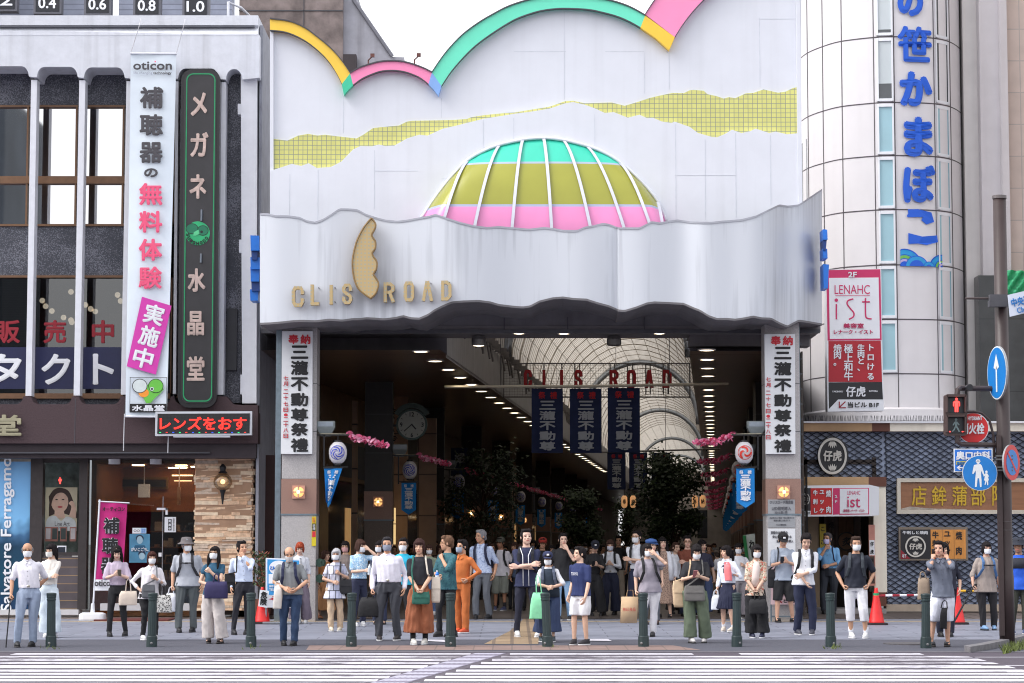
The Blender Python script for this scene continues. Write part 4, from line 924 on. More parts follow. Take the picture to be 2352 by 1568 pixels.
MB().pbox(2036, 1388, 2470, 1404, 50.6, .4).build('plinth', mat('plinth_beige', (184, 168, 152), .7, .12, 4, streak=.3), rb_)
MB().pbox(1846, 1398, 2036, 1412, 50.0, 1.5).build('door_step', mat('step_stone', (150, 146, 146), .8, .12, 6), rb_)
nor = root('door_curtain', (WX(1945, 52.6), 52.6, WZ(1330, 52.6)), 'tan split door curtain with a dark round crest in the basement restaurant doorway', 'door curtain')
for x0, x1, c_ in ((1893, 1925, (120, 108, 100)), (1926, 1960, (150, 118, 96)), (1961, 1998, (128, 116, 108))):
 v = []; n_ = 9
 for i in range(n_):
  px = x0+(x1-x0)*i/(n_-1); X, Z1 = W(px, 1185, 52.6); Z0 = WZ(1318, 52.6); v += [(X, 52.6+.04*math.sin(i*1.5), Z1), (X, 52.6+.07*math.sin(i*1.5+.5), Z0)]
 MB().add(v, [(2*i, 2*i+1, 2*i+3, 2*i+2) for i in range(n_-1)]).build('cloth_panel', mat('noren_%d' % x0, c_, .9, .1, 6), nor, smooth=True)
X, Z = W(1944, 1243, 52.5); MB().disc((X, 52.48, Z), .21, .01, 26).disc((X, 52.47, Z), .18, .012, 26, 1).build('crest', [m_bk, mat('noren_tan', (140, 108, 86), .9)], nor)
text('炙', 1934, 1233, 1955, 1254, 52.45, m_bk, nor, bold=.8); text('焼肉', 1904, 1198, 1916, 1240, 52.5, m_bk, nor, bold=.5, vert=True); text('牛刺し', 1976, 1188, 1990, 1252, 52.5, m_bk, nor, bold=.5, vert=True)
pst = root('yellow_notice', (WX(1890, 52), 52, WZ(1262, 52)), 'yellow notice sheet on the doorway panel beside the door curtain', 'notice')
MB().pbox(1883, 1203, 1897, 1262, 51.35, .012).build('sheet', mat('yellow_sheet', (214, 190, 70), .6, .1, 4), pst); text('ここ', 1886, 1210, 1894, 1250, 51.34, m_bk, pst, bold=.4, vert=True)
sl = root('door_side_sign', (WX(2000, 50.4), 50.4, WZ(1340, 50.4)), 'narrow vertical pink and black sign strip on the door jamb beside the cream pilaster', 'shop sign')
b = MB().pbox(1996, 1205, 2010, 1345, 50.4, .06, 0); b.pbox(1997, 1240, 2009, 1275, 50.395, .006, 1); b.pbox(1997, 1277, 2009, 1340, 50.395, .006, 2); b.build('strip', [mat('sign_pink', (206, 140, 126), .5), m_wt, mat('sign_brown', (74, 50, 40), .5)], sl); text('仔虎', 1999, 1244, 2007, 1272, 50.39, m_bk, sl, bold=.5, vert=True); text('準備中', 1999, 1282, 2007, 1336, 50.39, m_bk, sl, bold=.3, vert=True)
# ================================================================ inside the arcade
m_gran = mat('speckled_granite', (176, 172, 172), .55, .22, 60, .1); m_gran2 = mat('pink_granite', (150, 118, 106), .5, .2, 60)
m_dgran = mat('brown_granite', (104, 88, 78), .4, .2, 40)
m_steel = mat('galvanised_post', (112, 126, 136), .5, .15, 12, metal=.2)
m_lampb = mat('bulkhead_lens', (255, 196, 120), .4, 0, 1, emit=1.0); m_lampc = mat('lamp_core', (255, 236, 200), .4, 0, 1, emit=9)
m_plate = mat('copper_plate', (196, 150, 132), .4, .1, 10)
def pillar(X, Y, label, group=None, mats=(m_gran, m_gran2), w=.34, htop=6.05, up=None):
 t = root('stone_pillar', (X, Y, gz(Y)), label, 'pillar', group); z0 = gz(Y)
 MB().box(X-w, X+w, Y-w, Y+w, z0, 2.22).build('shaft', mats[0], t)
 MB().box(X-w-.008, X+w+.008, Y-w-.008, Y+w+.008, 2.225, 2.92).build('lamp_band', mats[1], t)
 MB().box(X-w, X+w, Y-w, Y+w, 2.925, htop).build('upper_shaft', up or mats[0], t)
 b = MB()
 for z in (1.2, 3.85, 4.8): b.box(X-w-.003, X+w+.003, Y-w-.003, Y+w+.003, z, z+.012)
 b.box(X-w-.015, X+w+.015, Y-w-.015, Y+w+.015, 2.2, 2.235, 1); b.build('joints', [m_edge, m_steel], t)
 return t
def pillar_lamp(X, Y, z, w, label, group):
 t = root('bulkhead_lamp', (X, Y-w, z), label, 'wall lamp', group)
 MB().box(X-.125, X+.125, Y-w-.05, Y-w-.01, z-.13, z+.13).build('back_plate', m_plate, t)
 MB().sphere((X, Y-w-.05, z), .105, .08, .105, 16, 8).build('lens', m_lampb, t, smooth=True)
 MB().sphere((X, Y-w-.125, z), .03).build('bulb', m_lampc, t)
 b = MB(); b.box(X-.012, X+.012, Y-w-.145, Y-w-.04, z-.12, z+.12); b.box(X-.12, X+.12, Y-w-.143, Y-w-.042, z-.012, z+.012); b.build('guard', m_plate, t); return t
PY = [46.95]+[46.95+11*i for i in range(1, 10)]
aL, aR = -4.24, 5.33
for side, a in (('left', aL), ('right', aR)):
 first = lamp = None
 for i, Y in enumerate(PY):
  X = AX(a, Y)
  if i == 0:
   pillar(X, Y, f'pale speckled granite pillar at the {side} end of the arcade opening')
   pillar_lamp(X, Y, 2.66, .34, f'square copper bulkhead lamp on the {side} granite entrance pillar', 'bulkhead lamps on the pillars')
  elif first is None:
   first = pillar(X, Y, f'brown granite pillar in the {side} row inside the arcade', f'pillars along the {side} side of the arcade', (m_dgran, m_gran2), .34, 5.6, mat('black_cladding', (38, 34, 34), .5, .2, 6))
   lamp = pillar_lamp(X, Y, 2.66, .34, f'lit bulkhead lamp on a {side} row pillar inside the arcade', 'bulkhead lamps on the pillars')
  else: dup(first, (X, Y, gz(Y))); dup(lamp, (X, Y-.34, 2.66))
# steel corner posts beside the entrance pillars
for x0, x1, lab in ((631, 644, 'grey galvanised post with step irons left of the left entrance pillar'), (1829, 1841, 'grey galvanised post right of the right entrance pillar')):
 Y = 46.75; X = WX((x0+x1)/2, Y); t = root('steel_post', (X, Y, gz(Y)), lab, 'post'); r = (WX(x1, Y)-WX(x0, Y))/2
 MB().box(X-r, X+r, Y-.06, Y+.06, gz(Y), 6.0).build('post', m_steel, t)
 b = MB()
 for k in range(18): b.box(X+r*.9, X+r+.06, Y+.07, Y+.09, .5+k*.3, .53+k*.3)
 b.build('step_iron', m_edge, t)['kind'] = 'stuff' if False else 'thing'
# low side ceilings, clerestory, vault
m_ceilb = pattern('brown_slat_ceiling', '', (96, 72, 58), (58, 44, 38), 1, .3, axes='XY', w=6, h=.22, mortar=.012, offset=0, dirt=.3)
m_cler = pattern('grey_clerestory_panel', '', (150, 148, 148), (110, 108, 110), 1, .5, axes='YZ', w=.4, h=4, mortar=.01, offset=0, dirt=.25, var=.04)
Y0, Y1 = 49.3, 240; zl = 5.6; ZS = 6.55
arc = root('arcade_roof', (AX(1, 50), 50, gz(50)), 'barrel vaulted translucent arcade roof with brown side ceilings', 'arcade roof')
def ribbon(a0, z0, a1, z1, ya=Y0, yb=Y1, n=12, mb=None):
 b = mb or MB(); v = []
 for y in np.linspace(ya, yb, n): v += [(AX(a0, y), y, z0), (AX(a1, y), y, z1)]
 return b.add(v, [(2*i, 2*i+1, 2*i+3, 2*i+2) for i in range(n-1)])
ribbon(-6.2, zl, -1.6, zl, Y0-1.2).build('side_ceiling', m_ceilb, arc)['label'] = 'left brown slatted side ceiling'
ribbon(3.5, zl, 5.78, zl, Y0-.9).build('side_ceiling', m_ceilb, arc)['label'] = 'right brown slatted side ceiling'
b = ribbon(-1.6, zl-.01, -1.6, ZS, Y0); ribbon(-1.62, zl-.06, -1.62, zl, Y0, Y1, 12, b); b.build('clerestory', m_cler, arc)
b = ribbon(3.5, ZS, 3.5, zl-.04); b.build('clerestory', m_cler, arc)
b = MB(); b.box(AX(-6.2, 49)-.3, AX(-1.6, 49.3), 49.3, 49.42, zl, 6.2); b.box(AX(3.5, 49.3), AX(5.7, 49.3), 49.3, 49.42, zl, 6.2); b.build('bulkhead', m_soff, arc)
def vault_mat():
 m, t, N, L, b = nodes('translucent_roof_panel'); N.remove(b)
 tc = N.new('ShaderNodeTexCoord'); n = N.new('ShaderNodeTexNoise'); n.inputs['Scale'].default_value = .8; L.new(tc.outputs['Object'], n.inputs[0])
 cr = N.new('ShaderNodeValToRGB'); cr.color_ramp.elements[0].color = (*s2l((186, 178, 168)), 1); cr.color_ramp.elements[1].color = (*s2l((208, 202, 192)), 1); L.new(n.outputs[0], cr.inputs[0])
 sp = N.new('ShaderNodeSeparateXYZ'); L.new(tc.outputs['Object'], sp.inputs[0]); ml = N.new('ShaderNodeMath'); ml.operation = 'MULTIPLY'; ml.inputs[1].default_value = 1.9; L.new(sp.outputs[1], ml.inputs[0]); fr = N.new('ShaderNodeMath'); fr.operation = 'FRACT'; L.new(ml.outputs[0], fr.inputs[0]); lt = N.new('ShaderNodeMath'); lt.operation = 'LESS_THAN'; lt.inputs[1].default_value = .3; L.new(fr.outputs[0], lt.inputs[0])
 m3 = N.new('ShaderNodeMix'); m3.data_type = 'RGBA'; m3.inputs[7].default_value = (*s2l((132, 124, 114)), 1); L.new(lt.outputs[0], m3.inputs[0]); L.new(cr.outputs[0], m3.inputs[6])
 d = N.new('ShaderNodeBsdfDiffuse'); tr = N.new('ShaderNodeBsdfTranslucent'); L.new(m3.outputs[2], d.inputs[0]); L.new(m3.outputs[2], tr.inputs[0])
 mx = N.new('ShaderNodeMixShader'); mx.inputs[0].default_value = .5; L.new(d.outputs[0], mx.inputs[1]); L.new(tr.outputs[0], mx.inputs[2]); L.new(mx.outputs[0], N['Material Output'].inputs[0]); return m
ac, rx, rz = .95, 2.58, 2.75; NS = 16
def vp(k, y, e=0, n=NS): t = math.pi*k/n; return (AX(ac-(rx+e)*math.cos(t), y), y, ZS+(rz+e)*math.sin(t))
b = MB(); ysv = [Y0+.3*0, Y0]+[Y0+i*5 for i in range(1, 39)]; ysv = [Y0+i*5 for i in range(39)]; v = []
for y in ysv: v += [vp(k, y) for k in range(NS+1)]
f = [(i*(NS+1)+k, i*(NS+1)+k+1, (i+1)*(NS+1)+k+1, (i+1)*(NS+1)+k) for i in range(len(ysv)-1) for k in range(NS)]
vault = b.add(v, f).build('vault', vault_mat(), arc)
m_vrib = mat('vault_rib_grey', (170, 160, 148), .5, .1, 3); m_pipe = mat('silver_arch_pipe', (178, 186, 196), .25, .06, 3, metal=.7)
# close-set louvre ribs, purlins, main arches
for y in np.arange(Y0+.4, 150, 2.5):
 b = MB(); b.tube([vp(k, y, -.05) for k in range(NS+1)], .016, 4, caps=False); b.build('louvre_rib', m_vrib, vault)
for k in range(1, NS):
 b = MB(); p0, p1 = vp(k, Y0, -.1), vp(k, Y1-2, -.1); b.tube([p0, p1], .012, 4); b.build('purlin', m_vrib, vault)
for y in (62, 97, 132, 167, 200):
 MB().tube([vp(k, y, -.18, 24) for k in range(25)], .11, 8).build('arch_rib', m_pipe, vault, smooth=True)
b = MB()
for k in range(0, NS):
 pass
# maintenance gear along the clerestory top
b = MB(); rr = random.Random(9)
for y in np.arange(50.5, 90, .8):
 X = AX(-1.5, y); b.obox((X+.05, y, ZS+.02), .16, .16, rr.uniform(.12, .3));
 if rr.random() < .4: b.tube([(X+.08, y, ZS-.1), (X+.15, y+.1, ZS-.5)], .03, 5)
b.build('cable_brackets', mat('gear_grey', (116, 112, 110), .6, .2, 5), arc)['kind'] = 'stuff'
# shop walls either side and the far end
tones = [(66, 50, 42), (150, 120, 96), (58, 50, 46), (92, 74, 62), (70, 62, 58)]
rr = random.Random(21)
m_gold2 = mat('lit_shop_glow', (230, 180, 120), .5, .2, 2, emit=.3)
for side, a, sg_ in (('left', -5.75, 1), ('right', 5.8, -1)):
 for i in range(9):
  ya, yb = 47.3+11*i+(1.2 if i == 0 else 0), 47.3+11*(i+1); X = AX(a, (ya+yb)/2)
  t = root('shop_front', (X, (ya+yb)/2, gz(52)), f'dark shop front in the {side} wall of the arcade', 'shop front', f'shop fronts along the {side} side of the arcade')
  th = .3 if sg_ > 0 else .04; tone = tones[(i+(0 if sg_ > 0 else 2)) % 5]; b = MB(); d = .12*sg_
  def seg(y0_, y1_, z0_, z1_, mi, o=0):
   xa, xb = AX(a, y0_)+o*sg_, AX(a, y1_)+o*sg_
   b.add([(xa, y0_, z0_), (xb, y1_, z0_), (xb, y1_, z1_), (xa, y0_, z1_)]+[(xa-th*sg_, y0_, z0_), (xb-th*sg_, y1_, z0_), (xb-th*sg_, y1_, z1_), (xa-th*sg_, y0_, z1_)], [(0, 1, 2, 3), (0, 4, 5, 1), (3, 2, 6, 7), (0, 3, 7, 4), (1, 5, 6, 2)], mi)
  seg(ya, ya+1.3, gz(52), zl, 0); seg(yb-1.3, yb, gz(52), zl, 0); seg(ya+1.3, yb-1.3, 3.3, zl, 0)
  b.build('wall', [mat('shop_tone_%d' % ((i+(0 if sg_ > 0 else 2)) % 5), tone, .45, .15, 3)], t)
  b = MB(); seg(ya+1.3, yb-1.3, gz(52), 3.3, 0, -.12); b.build('shop_window', mat('dark_shop_glass', (36, 32, 30), .12, .3, .7), t)
  b = MB(); seg(ya+2, yb-2, 3.4, 4.3, 0, .02); b.build('fascia_sign', mat('fascia_%d' % (i % 3), ((44, 40, 44), (40, 50, 72), (120, 96, 70))[i % 3], .4, .1, 3), t)
  if i % 3 != 2:
   b = MB(); y_ = ya+rr.uniform(2, 6); seg(y_, y_+.9, .4, 2.6, 0, -.1); b.build('lit_display', m_gold2, t)
for a, sd in ((-5.75, 'left'), (5.8, 'right')):
 o = ribbon(a, 0, a, zl, 145, 238, 4).build('long_wall', mat('far_shops_brown', (84, 68, 58), .6, .4, .5)); tag(o, f'long dim row of shops on the {sd} far down the arcade', 'shop row')
# bright vertical light box and beige stone strips seen between the left pillars
t = root('light_box', (WX(897, 63), 63, .2), 'tall glowing cream light box between the second and third left pillars', 'light box')
b = MB(); b.pbox(886, 1166, 908, 1250, 62.5, .25); b.build('panel', mat('cream_glow', (255, 216, 150), .5, .15, 1.2, emit=.75), t); MB().pbox(885, 1202, 909, 1204, 62.48, .26).build('bar', m_edge, t)
for x0, x1, y0, c_ in ((808, 820, 920, (188, 150, 120)), (886, 936, 905, (182, 146, 118)), (959, 1002, 960, (150, 122, 102))):
 t = root('stone_strip', (WX(x0, 63), 63, .2), {808: 'narrow beige stone strip left of the second left pillar', 886: 'beige tiled shop wall behind the clock bracket', 959: 'beige stone wall strip behind the third left pillar'}[x0], 'wall')
 MB().pbox(x0, y0, x1, 1275, 63.4 if x0 != 808 else 58.5, .3).build('strip', pattern('beige_strip_%d' % x0, '', c_, (86, 66, 54), 1, .5, w=2, h=1.1, mortar=.02, offset=0, var=.06), t)
 b = MB()
# downlights in both side ceilings
for side, a, ys_ in (('left', -2.02, np.arange(48.27, 130, 2.52)), ('right', 3.86, np.arange(47.9, 150, 2.48))):
 first = None
 for y in ys_:
  X = AX(a, y)
  if first is None: first = downlight(X, y, zl-.004, .15, f'lit recessed downlight in the long row of the {side} arcade ceiling', f'downlights in the {side} arcade ceiling')
  else: dup(first, (X, y, zl-.004))
# far end of the arcade
t = root('far_building', (AX(1, 236), 236, .2), 'small bright building closing the far end of the arcade', 'building')
b = MB(); b.box(AX(-5, 236), AX(8, 236), 236, 240, .1, 9.5); b.build('wall', mat('far_wall', (190, 182, 176), .7, .3, .6), t)
b = MB()
for k in range(3): b.box(AX(-1, 236)+k*1.6, AX(-1, 236)+k*1.6+1.0, 235.9, 236, 2.2+.0, 5.0)
for k in range(3): MB().box(AX(-1, 236)+k*1.6, AX(-1, 236)+k*1.6+1.0, 235.95, 236, 2.2, 5.0).build('window', m_wgl, t)
# ---------------- clock
Y = 58; X, Z = W(946, 975, Y); r = 32*Y/F
t = root('street_clock', (X, Y, Z), 'round pale clock on a scrolled iron bracket under a green arched hood', 'clock')
MB().disc((X, Y, Z), r+.04, .16, 36).build('case', mat('clock_case', (40, 72, 66), .4, .1, 5), t)
MB().disc((X, Y-.09, Z), r-.01, .02, 36).build('dial', mat('clock_dial', (176, 180, 172), .5, .06, 3), t)
b = MB()
for k in range(12):
 a_ = k*math.pi/6; b.obox((X+math.sin(a_)*r*.83, Y-.105, Z+math.cos(a_)*r*.83), .014, .01, r*.14 if k % 3 else r*.04, 0, 0, 0, a_)
b.build('hour_marks', m_bk, t)
for s_, dx, dz in (('12', 0, .74), ('3', .76, 0), ('6', 0, -.74), ('9', -.76, 0)):
 q = 5.2; px = 946+dx*32; py = 975-dz*32; text(s_, px-(q if s_ == '12' else q*.55), py-q, px+(q if s_ == '12' else q*.55), py+q, Y-.106, m_bk, t, 'numeral', bold=.5)
for ang, l_, w_ in ((138, .5, .035), (228, .8, .024)):
 a_ = math.radians(ang); MB().obox((X+math.sin(a_)*r*l_*.42, Y-.115-.004*(w_ < .03), Z+math.cos(a_)*r*l_*.42), w_, .006, r*l_, 0, 0, 0, a_).build('hand', m_bk, t)
hd = [];
for a_ in np.linspace(R(150), R(30), 16): hd.append((946+math.cos(a_)*47, 972-math.sin(a_)*47))
hi_ = [(946+math.cos(a_)*35, 972-math.sin(a_)*35) for a_ in np.linspace(R(150), R(30), 16)]
MB().pstrip(hd, hi_, Y-.12, .24).build('hood', mat('hood_green', (30, 58, 48), .4, .1, 4), t)
b = MB(); zb = Z-.02; xl = WX(884, Y); b.box(xl, X-r, Y-.02, Y+.02, zb-.03, zb+.03)
for (cx_, cz, q) in ((.12, .17, .1), (.34, .13, .08), (.12, -.17, .1), (.34, -.13, .08), (.22, .33, .07), (.22, -.33, .07), (.1, .5, .06), (.1, -.5, .06)):
 b.tube([(xl+cx_+q*(1-i/22)*math.cos(i*.5), Y, zb+cz+q*(1-i/22)*math.sin(i*.5)) for i in range(19)], .011, 4)
b.build('bracket', m_bk, t)
# ---------------- red CLIS ROAD sign on a mesh frame
Yr = 62; m_red = mat('sign_red', (178, 28, 38), .45, .08, 4); m_redside = mat('sign_red_side', (84, 74, 76), .5)
t = root('hanging_letter_sign', (WX(1370, Yr), Yr, WZ(912, Yr)), 'red letters CLIS ROAD on a hanging wire mesh frame inside the arcade', 'letter sign')
b = MB()
for (x0, y0, x1, y1) in ((1155, 833, 1586, 836), (1155, 910, 1586, 913), (1155, 833, 1158, 913), (1583, 833, 1586, 913)): b.pbox(x0, y0, x1, y1, Yr, .06)
for x in (1209, 1250, 1291, 1321, 1332, 1402, 1412, 1442, 1454, 1484, 1494, 1524, 1535): b.pbox(x-2, 836, x+1, 905, Yr+.02, .04)
fr_ = b.build('frame', mat('frame_grey', (122, 118, 116), .5, .1, 5), t)
b = MB()
for i in range(0, 72): b.pbox(1158+i*6, 836, 1158.5+i*6, 910, Yr+.04, .008)
for j in range(1, 13): b.pbox(1158, 833+j*6, 1583, 833.5+j*6, Yr+.05, .008)
b.build('wire_mesh', mat('mesh_grey', (130, 126, 122), .5), fr_)
for ch, x0, x1 in (('C', 1203, 1222), ('L', 1246, 1261), ('I', 1285, 1295), ('S', 1319, 1338), ('R', 1400, 1421), ('O', 1440, 1461), ('A', 1482, 1501), ('D', 1522, 1543)):
 letter3d(ch, x0, 849, x1, 890, Yr-.22, .2, 7, [m_red, m_redside], t)
# ---------------- hanging navy festival banners
m_navy = mat('navy_cloth', (34, 46, 84), .9, .1, 8, .2); m_ltgrey = mat('grey_cloth_print', (178, 184, 192), .8, .05, 8); m_rdp = mat('red_cloth_print', (196, 44, 52), .8, .05, 8)
def cloth(x0, y0, x1, y1, Y, amp=.03, ph=0, n=9, skew=0):
 b = MB(); v = []
 for i in range(n):
  u = i/(n-1); px = x0+(x1-x0)*u; X = WX(px, Y, (y0+y1)/2)
  for w_, py in ((0, y0), (.5, (y0+y1)/2), (1, y1)): v.append((X, Y+.03+amp*w_*math.sin(u*7+ph), WZ(py, Y)))
 return b.add(v, [q for i in range(n-1) for q in ((3*i, 3*i+1, 3*i+4, 3*i+3), (3*i+1, 3*i+2, 3*i+5, 3*i+4))])
pole = root('banner_pole', (WX(1347, 56), 56, WZ(886, 56)), 'long white pole hanging the front row of navy banners across the arcade', 'pole')
b = MB(); b.tube([(WX(1020, 56), 56, WZ(888.5, 56)), (WX(1347, 56), 56, WZ(887, 56)), (WX(1676, 56), 56, WZ(881, 56))], .035, 8); b.build('pole', mat('white_pole', (214, 208, 190), .4, .05, 3), pole)
for x in (1150, 1540): MB().tube([(WX(x, 56), 56, WZ(886, 56)), (WX(x, 56), 56, 8.4)], .008, 4).build('wire', m_edge, pole)
nm_ = ('left', 'middle', 'right')
def banner(x0, y0, x1, y1, Y, label, group, ph):
 t = root('festival_banner', (WX((x0+x1)/2, Y), Y, WZ(y1, Y)), label, 'banner', group); w = x1-x0; h = y1-y0
 cloth(x0, y0, x1, y1, Y, .03, ph).build('cloth', m_navy, t, smooth=True); Yt = Y-.03
 text('祭', x0+w*.22, y0+h*.05, x0+w*.44, y0+h*.16, Yt, m_rdp, t, bold=.5*w/72); text('禮', x0+w*.59, y0+h*.05, x0+w*.81, y0+h*.16, Yt, m_rdp, t, bold=.5*w/72)
 for k, ch in enumerate('三瀧不動尊'): text(ch, x0+w*.25, y0+h*(.19+.158*k), x0+w*.76, y0+h*(.19+.158*k+.14), Yt, m_ltgrey, t, bold=1.3*w/72)
 return t
for k, (x0, x1) in enumerate(((1221, 1293), (1309, 1382), (1396, 1470))):
 banner(x0, 892-(k == 2)*1.5, x1, 1040-(k == 2), 56, f'{nm_[k]} of the three large navy banners hanging from the white pole', 'navy festival banners', k)
for k, (x0, x1) in enumerate(((1395, 1437), (1445, 1487), (1497, 1540))):
 banner(x0, 1039, x1, 1124, 80, f'{nm_[k]} of the three smaller navy banners farther inside the arcade', 'navy festival banners', k+2)
t = root('banner_pole', (WX(1480, 80), 80, WZ(1038, 80)), 'thin pole of the smaller banners farther inside the arcade', 'pole')
MB().tube([(WX(1380, 80), 80, WZ(1038.5, 80)), (WX(1655, 80), 80, WZ(1031, 80))], .03, 6).build('pole', MATS['frame_grey'], t)
for x in (1416, 1530): MB().tube([(WX(x, 80), 80, WZ(1036, 80)), (WX(x, 80), 80, 8.3)], .008, 4).build('wire', m_edge, t)
# ---------------- white dedication boards on the entrance pillars
m_board = mat('white_board', (226, 228, 232), .5, .03, 2, streak=.08); m_brush = mat('black_brush_lettering', (30, 30, 34), .6, .05, 8); m_rl = mat('red_lettering', (204, 44, 60), .6, .05, 8)
for side, x0, x1, dx in (('left', 648, 718, 0), ('right', 1756, 1826, 1108)):
 Yb = 46.5; t = root('dedication_board', (WX((x0+x1)/2, Yb), Yb, WZ(1042, Yb)), f'tall white board with black brush kanji on the {side} entrance pillar', 'sign board', 'dedication boards on the pillars')
 MB().ppoly([(x0, 760 if not dx else 767), (x1, 760 if not dx else 767), (x1-1+2*(dx > 0), 1042), (x0-3+6*(dx > 0), 1042)], Yb, .1).build('board', m_board, t)
 Yt = Yb-.008; o = 3 if dx else 0
 text('奉', x0+14, 768+o, x0+38, 790+o, Yt, m_rl, t, bold=1.1); text('納', x0+42, 768+o, x0+65, 790+o, Yt, m_rl, t, bold=1.1)
 ys_ = [(793, 824), (828, 861), (866, 898), (902, 933), (937, 967), (971, 1001), (1006, 1038)]
 for ch, (ya, yb) in zip('三瀧不動尊祭禮', ys_): text(ch, x0+20-dx*0+(2 if dx else 0), ya+o, x0+60+(2 if dx else 0), yb+o*.3, Yt, m_brush, t, bold=1.9)
 for ch, ya in zip('七月二十七日二十八日', (863, 876, 894, 908, 922, 936, 958, 970, 983, 996)): text(ch, x0+3, ya+o, x0+14, ya+10+o, Yt, m_rl, t, bold=.35)
 text('・', x0+4, 949+o, x0+13, 956+o, Yt, m_rl, t)
# floodlight boxes, garland rods, lanterns, pennants on each pillar
m_rod = mat('cream_rod', (190, 184, 160), .5); m_pink = mat('pink_paper_flower', (236, 120, 162), .8, .2, 14); m_pink2 = mat('pale_pink_paper', (244, 176, 202), .8, .15, 14); m_pink3 = mat('deep_pink_paper', (206, 70, 110), .8, .15, 14)
m_lpaper = mat('lantern_paper', (222, 220, 224), .7, .04, 5); m_swb = mat('swirl_blue', (52, 70, 190), .6); m_swr = mat('swirl_red', (222, 60, 48), .6)
m_penn = mat('blue_pennant', (28, 132, 208), .8, .08, 6, .2)
def flower(b, c, r, rr):
 for k in range(9):
  a = rr.uniform(0, 6.28); e = rr.uniform(-.6, 1.2); d = Vector((math.cos(a)*math.cos(e), math.sin(a)*math.cos(e), math.sin(e))); u = d.orthogonal().normalized(); w_ = d.cross(u); p = Vector(c)+d*r*.3
  q = p+d*r*.7; b.add([p-u*r*.25, q-u*r*.55+w_*r*.15, q+d*r*.12, q+u*r*.55-w_*r*.1, p+u*r*.25], [(0, 1, 2, 3, 4)], rr.choice((0, 0, 1, 2)))
def make_garland(sgn, seed):
 rr = random.Random(seed); t = root('flower_garland', (0, 0, 0), None, None)
 MB().tube([(-sgn*.55, 0, .12), (sgn*.05, 0, .1)], .016, 6).build('rod', m_rod, t)
 b = MB(); n = 17
 for i in range(n):
  u = i/(n-1); flower(b, (sgn*(.03+u*.72), rr.uniform(-.06, .06), .08-u*.17+rr.uniform(-.05, .04)-.03*math.sin(u*3)), .075, rr)
 b.build('paper_flowers', [m_pink, m_pink2, m_pink3], t); return t
def swirl(b, c, r, n, mi, w_=.2):
 """comma swirls on a disc facing the street"""
 for k in range(n):
  a0 = 2*math.pi*k/n; up, dn = [], []
  for i in range(11):
   u = i/10; a = a0+u*2.2; rad = r*(.18+.8*u**.8); wd = r*w_*(1-.75*abs(u-.35))*(1 if u > .02 else .6)
   for L_, s_ in ((up, 1), (dn, -1)): L_.append((c[0]+(rad+s_*wd*.5)*math.cos(a), c[2]+(rad+s_*wd*.5)*math.sin(a)))
  v = [(x, 0, z) for x, z in up]+[(x, 0, z) for x, z in dn]
  def on(x, z): q = max(0, 1-((x-c[0])/.2)**2-((z-c[2])/.21)**2); return (x, c[1]-.2*math.sqrt(q)-.006, z)
  b.add([on(x, z) for x, _, z in v], [(i, i+11, i+12, i+1) for i in range(10)], mi)
def make_lantern(blue):
 t = root('paper_lantern', (0, 0, 0), None, None)
 MB().lathe([(.07, -.215), (.12, -.18), (.165, -.11), (.18, -.02), (.178, .06), (.155, .13), (.11, .185), (.07, .215)], (0, 0, 0), 22).build('paper_globe', m_lpaper, t, smooth=True)
 b = MB(); b.lathe([(.075, .21), (.075, .25)], (0, 0, 0), 14).lathe([(.075, -.25), (.075, -.21)], (0, 0, 0), 14).tube([(0, 0, .25), (0, 0, .36)], .012, 5); b.build('caps', m_bk, t)
 b = MB()
 if blue: swirl(b, (0, 0, 0), .125, 5, 0, .22)
 else: swirl(b, (0, 0, 0), .125, 3, 0, .42)
 ring = MB()
 for i in range(28):
  a, a2 = 2*math.pi*i/28, 2*math.pi*(i+1)/28
  def on(r_, a_): x, z = r_*math.cos(a_), r_*math.sin(a_); return (x, -.2*math.sqrt(max(0, 1-(x/.2)**2-(z/.21)**2))-.006, z)
  b.add([on(.13, a), on(.13, a2), on(.142, a2), on(.142, a)], [(0, 1, 2, 3)], 0)
 b.build('swirl_crest', m_swb if blue else m_swr, t); return t
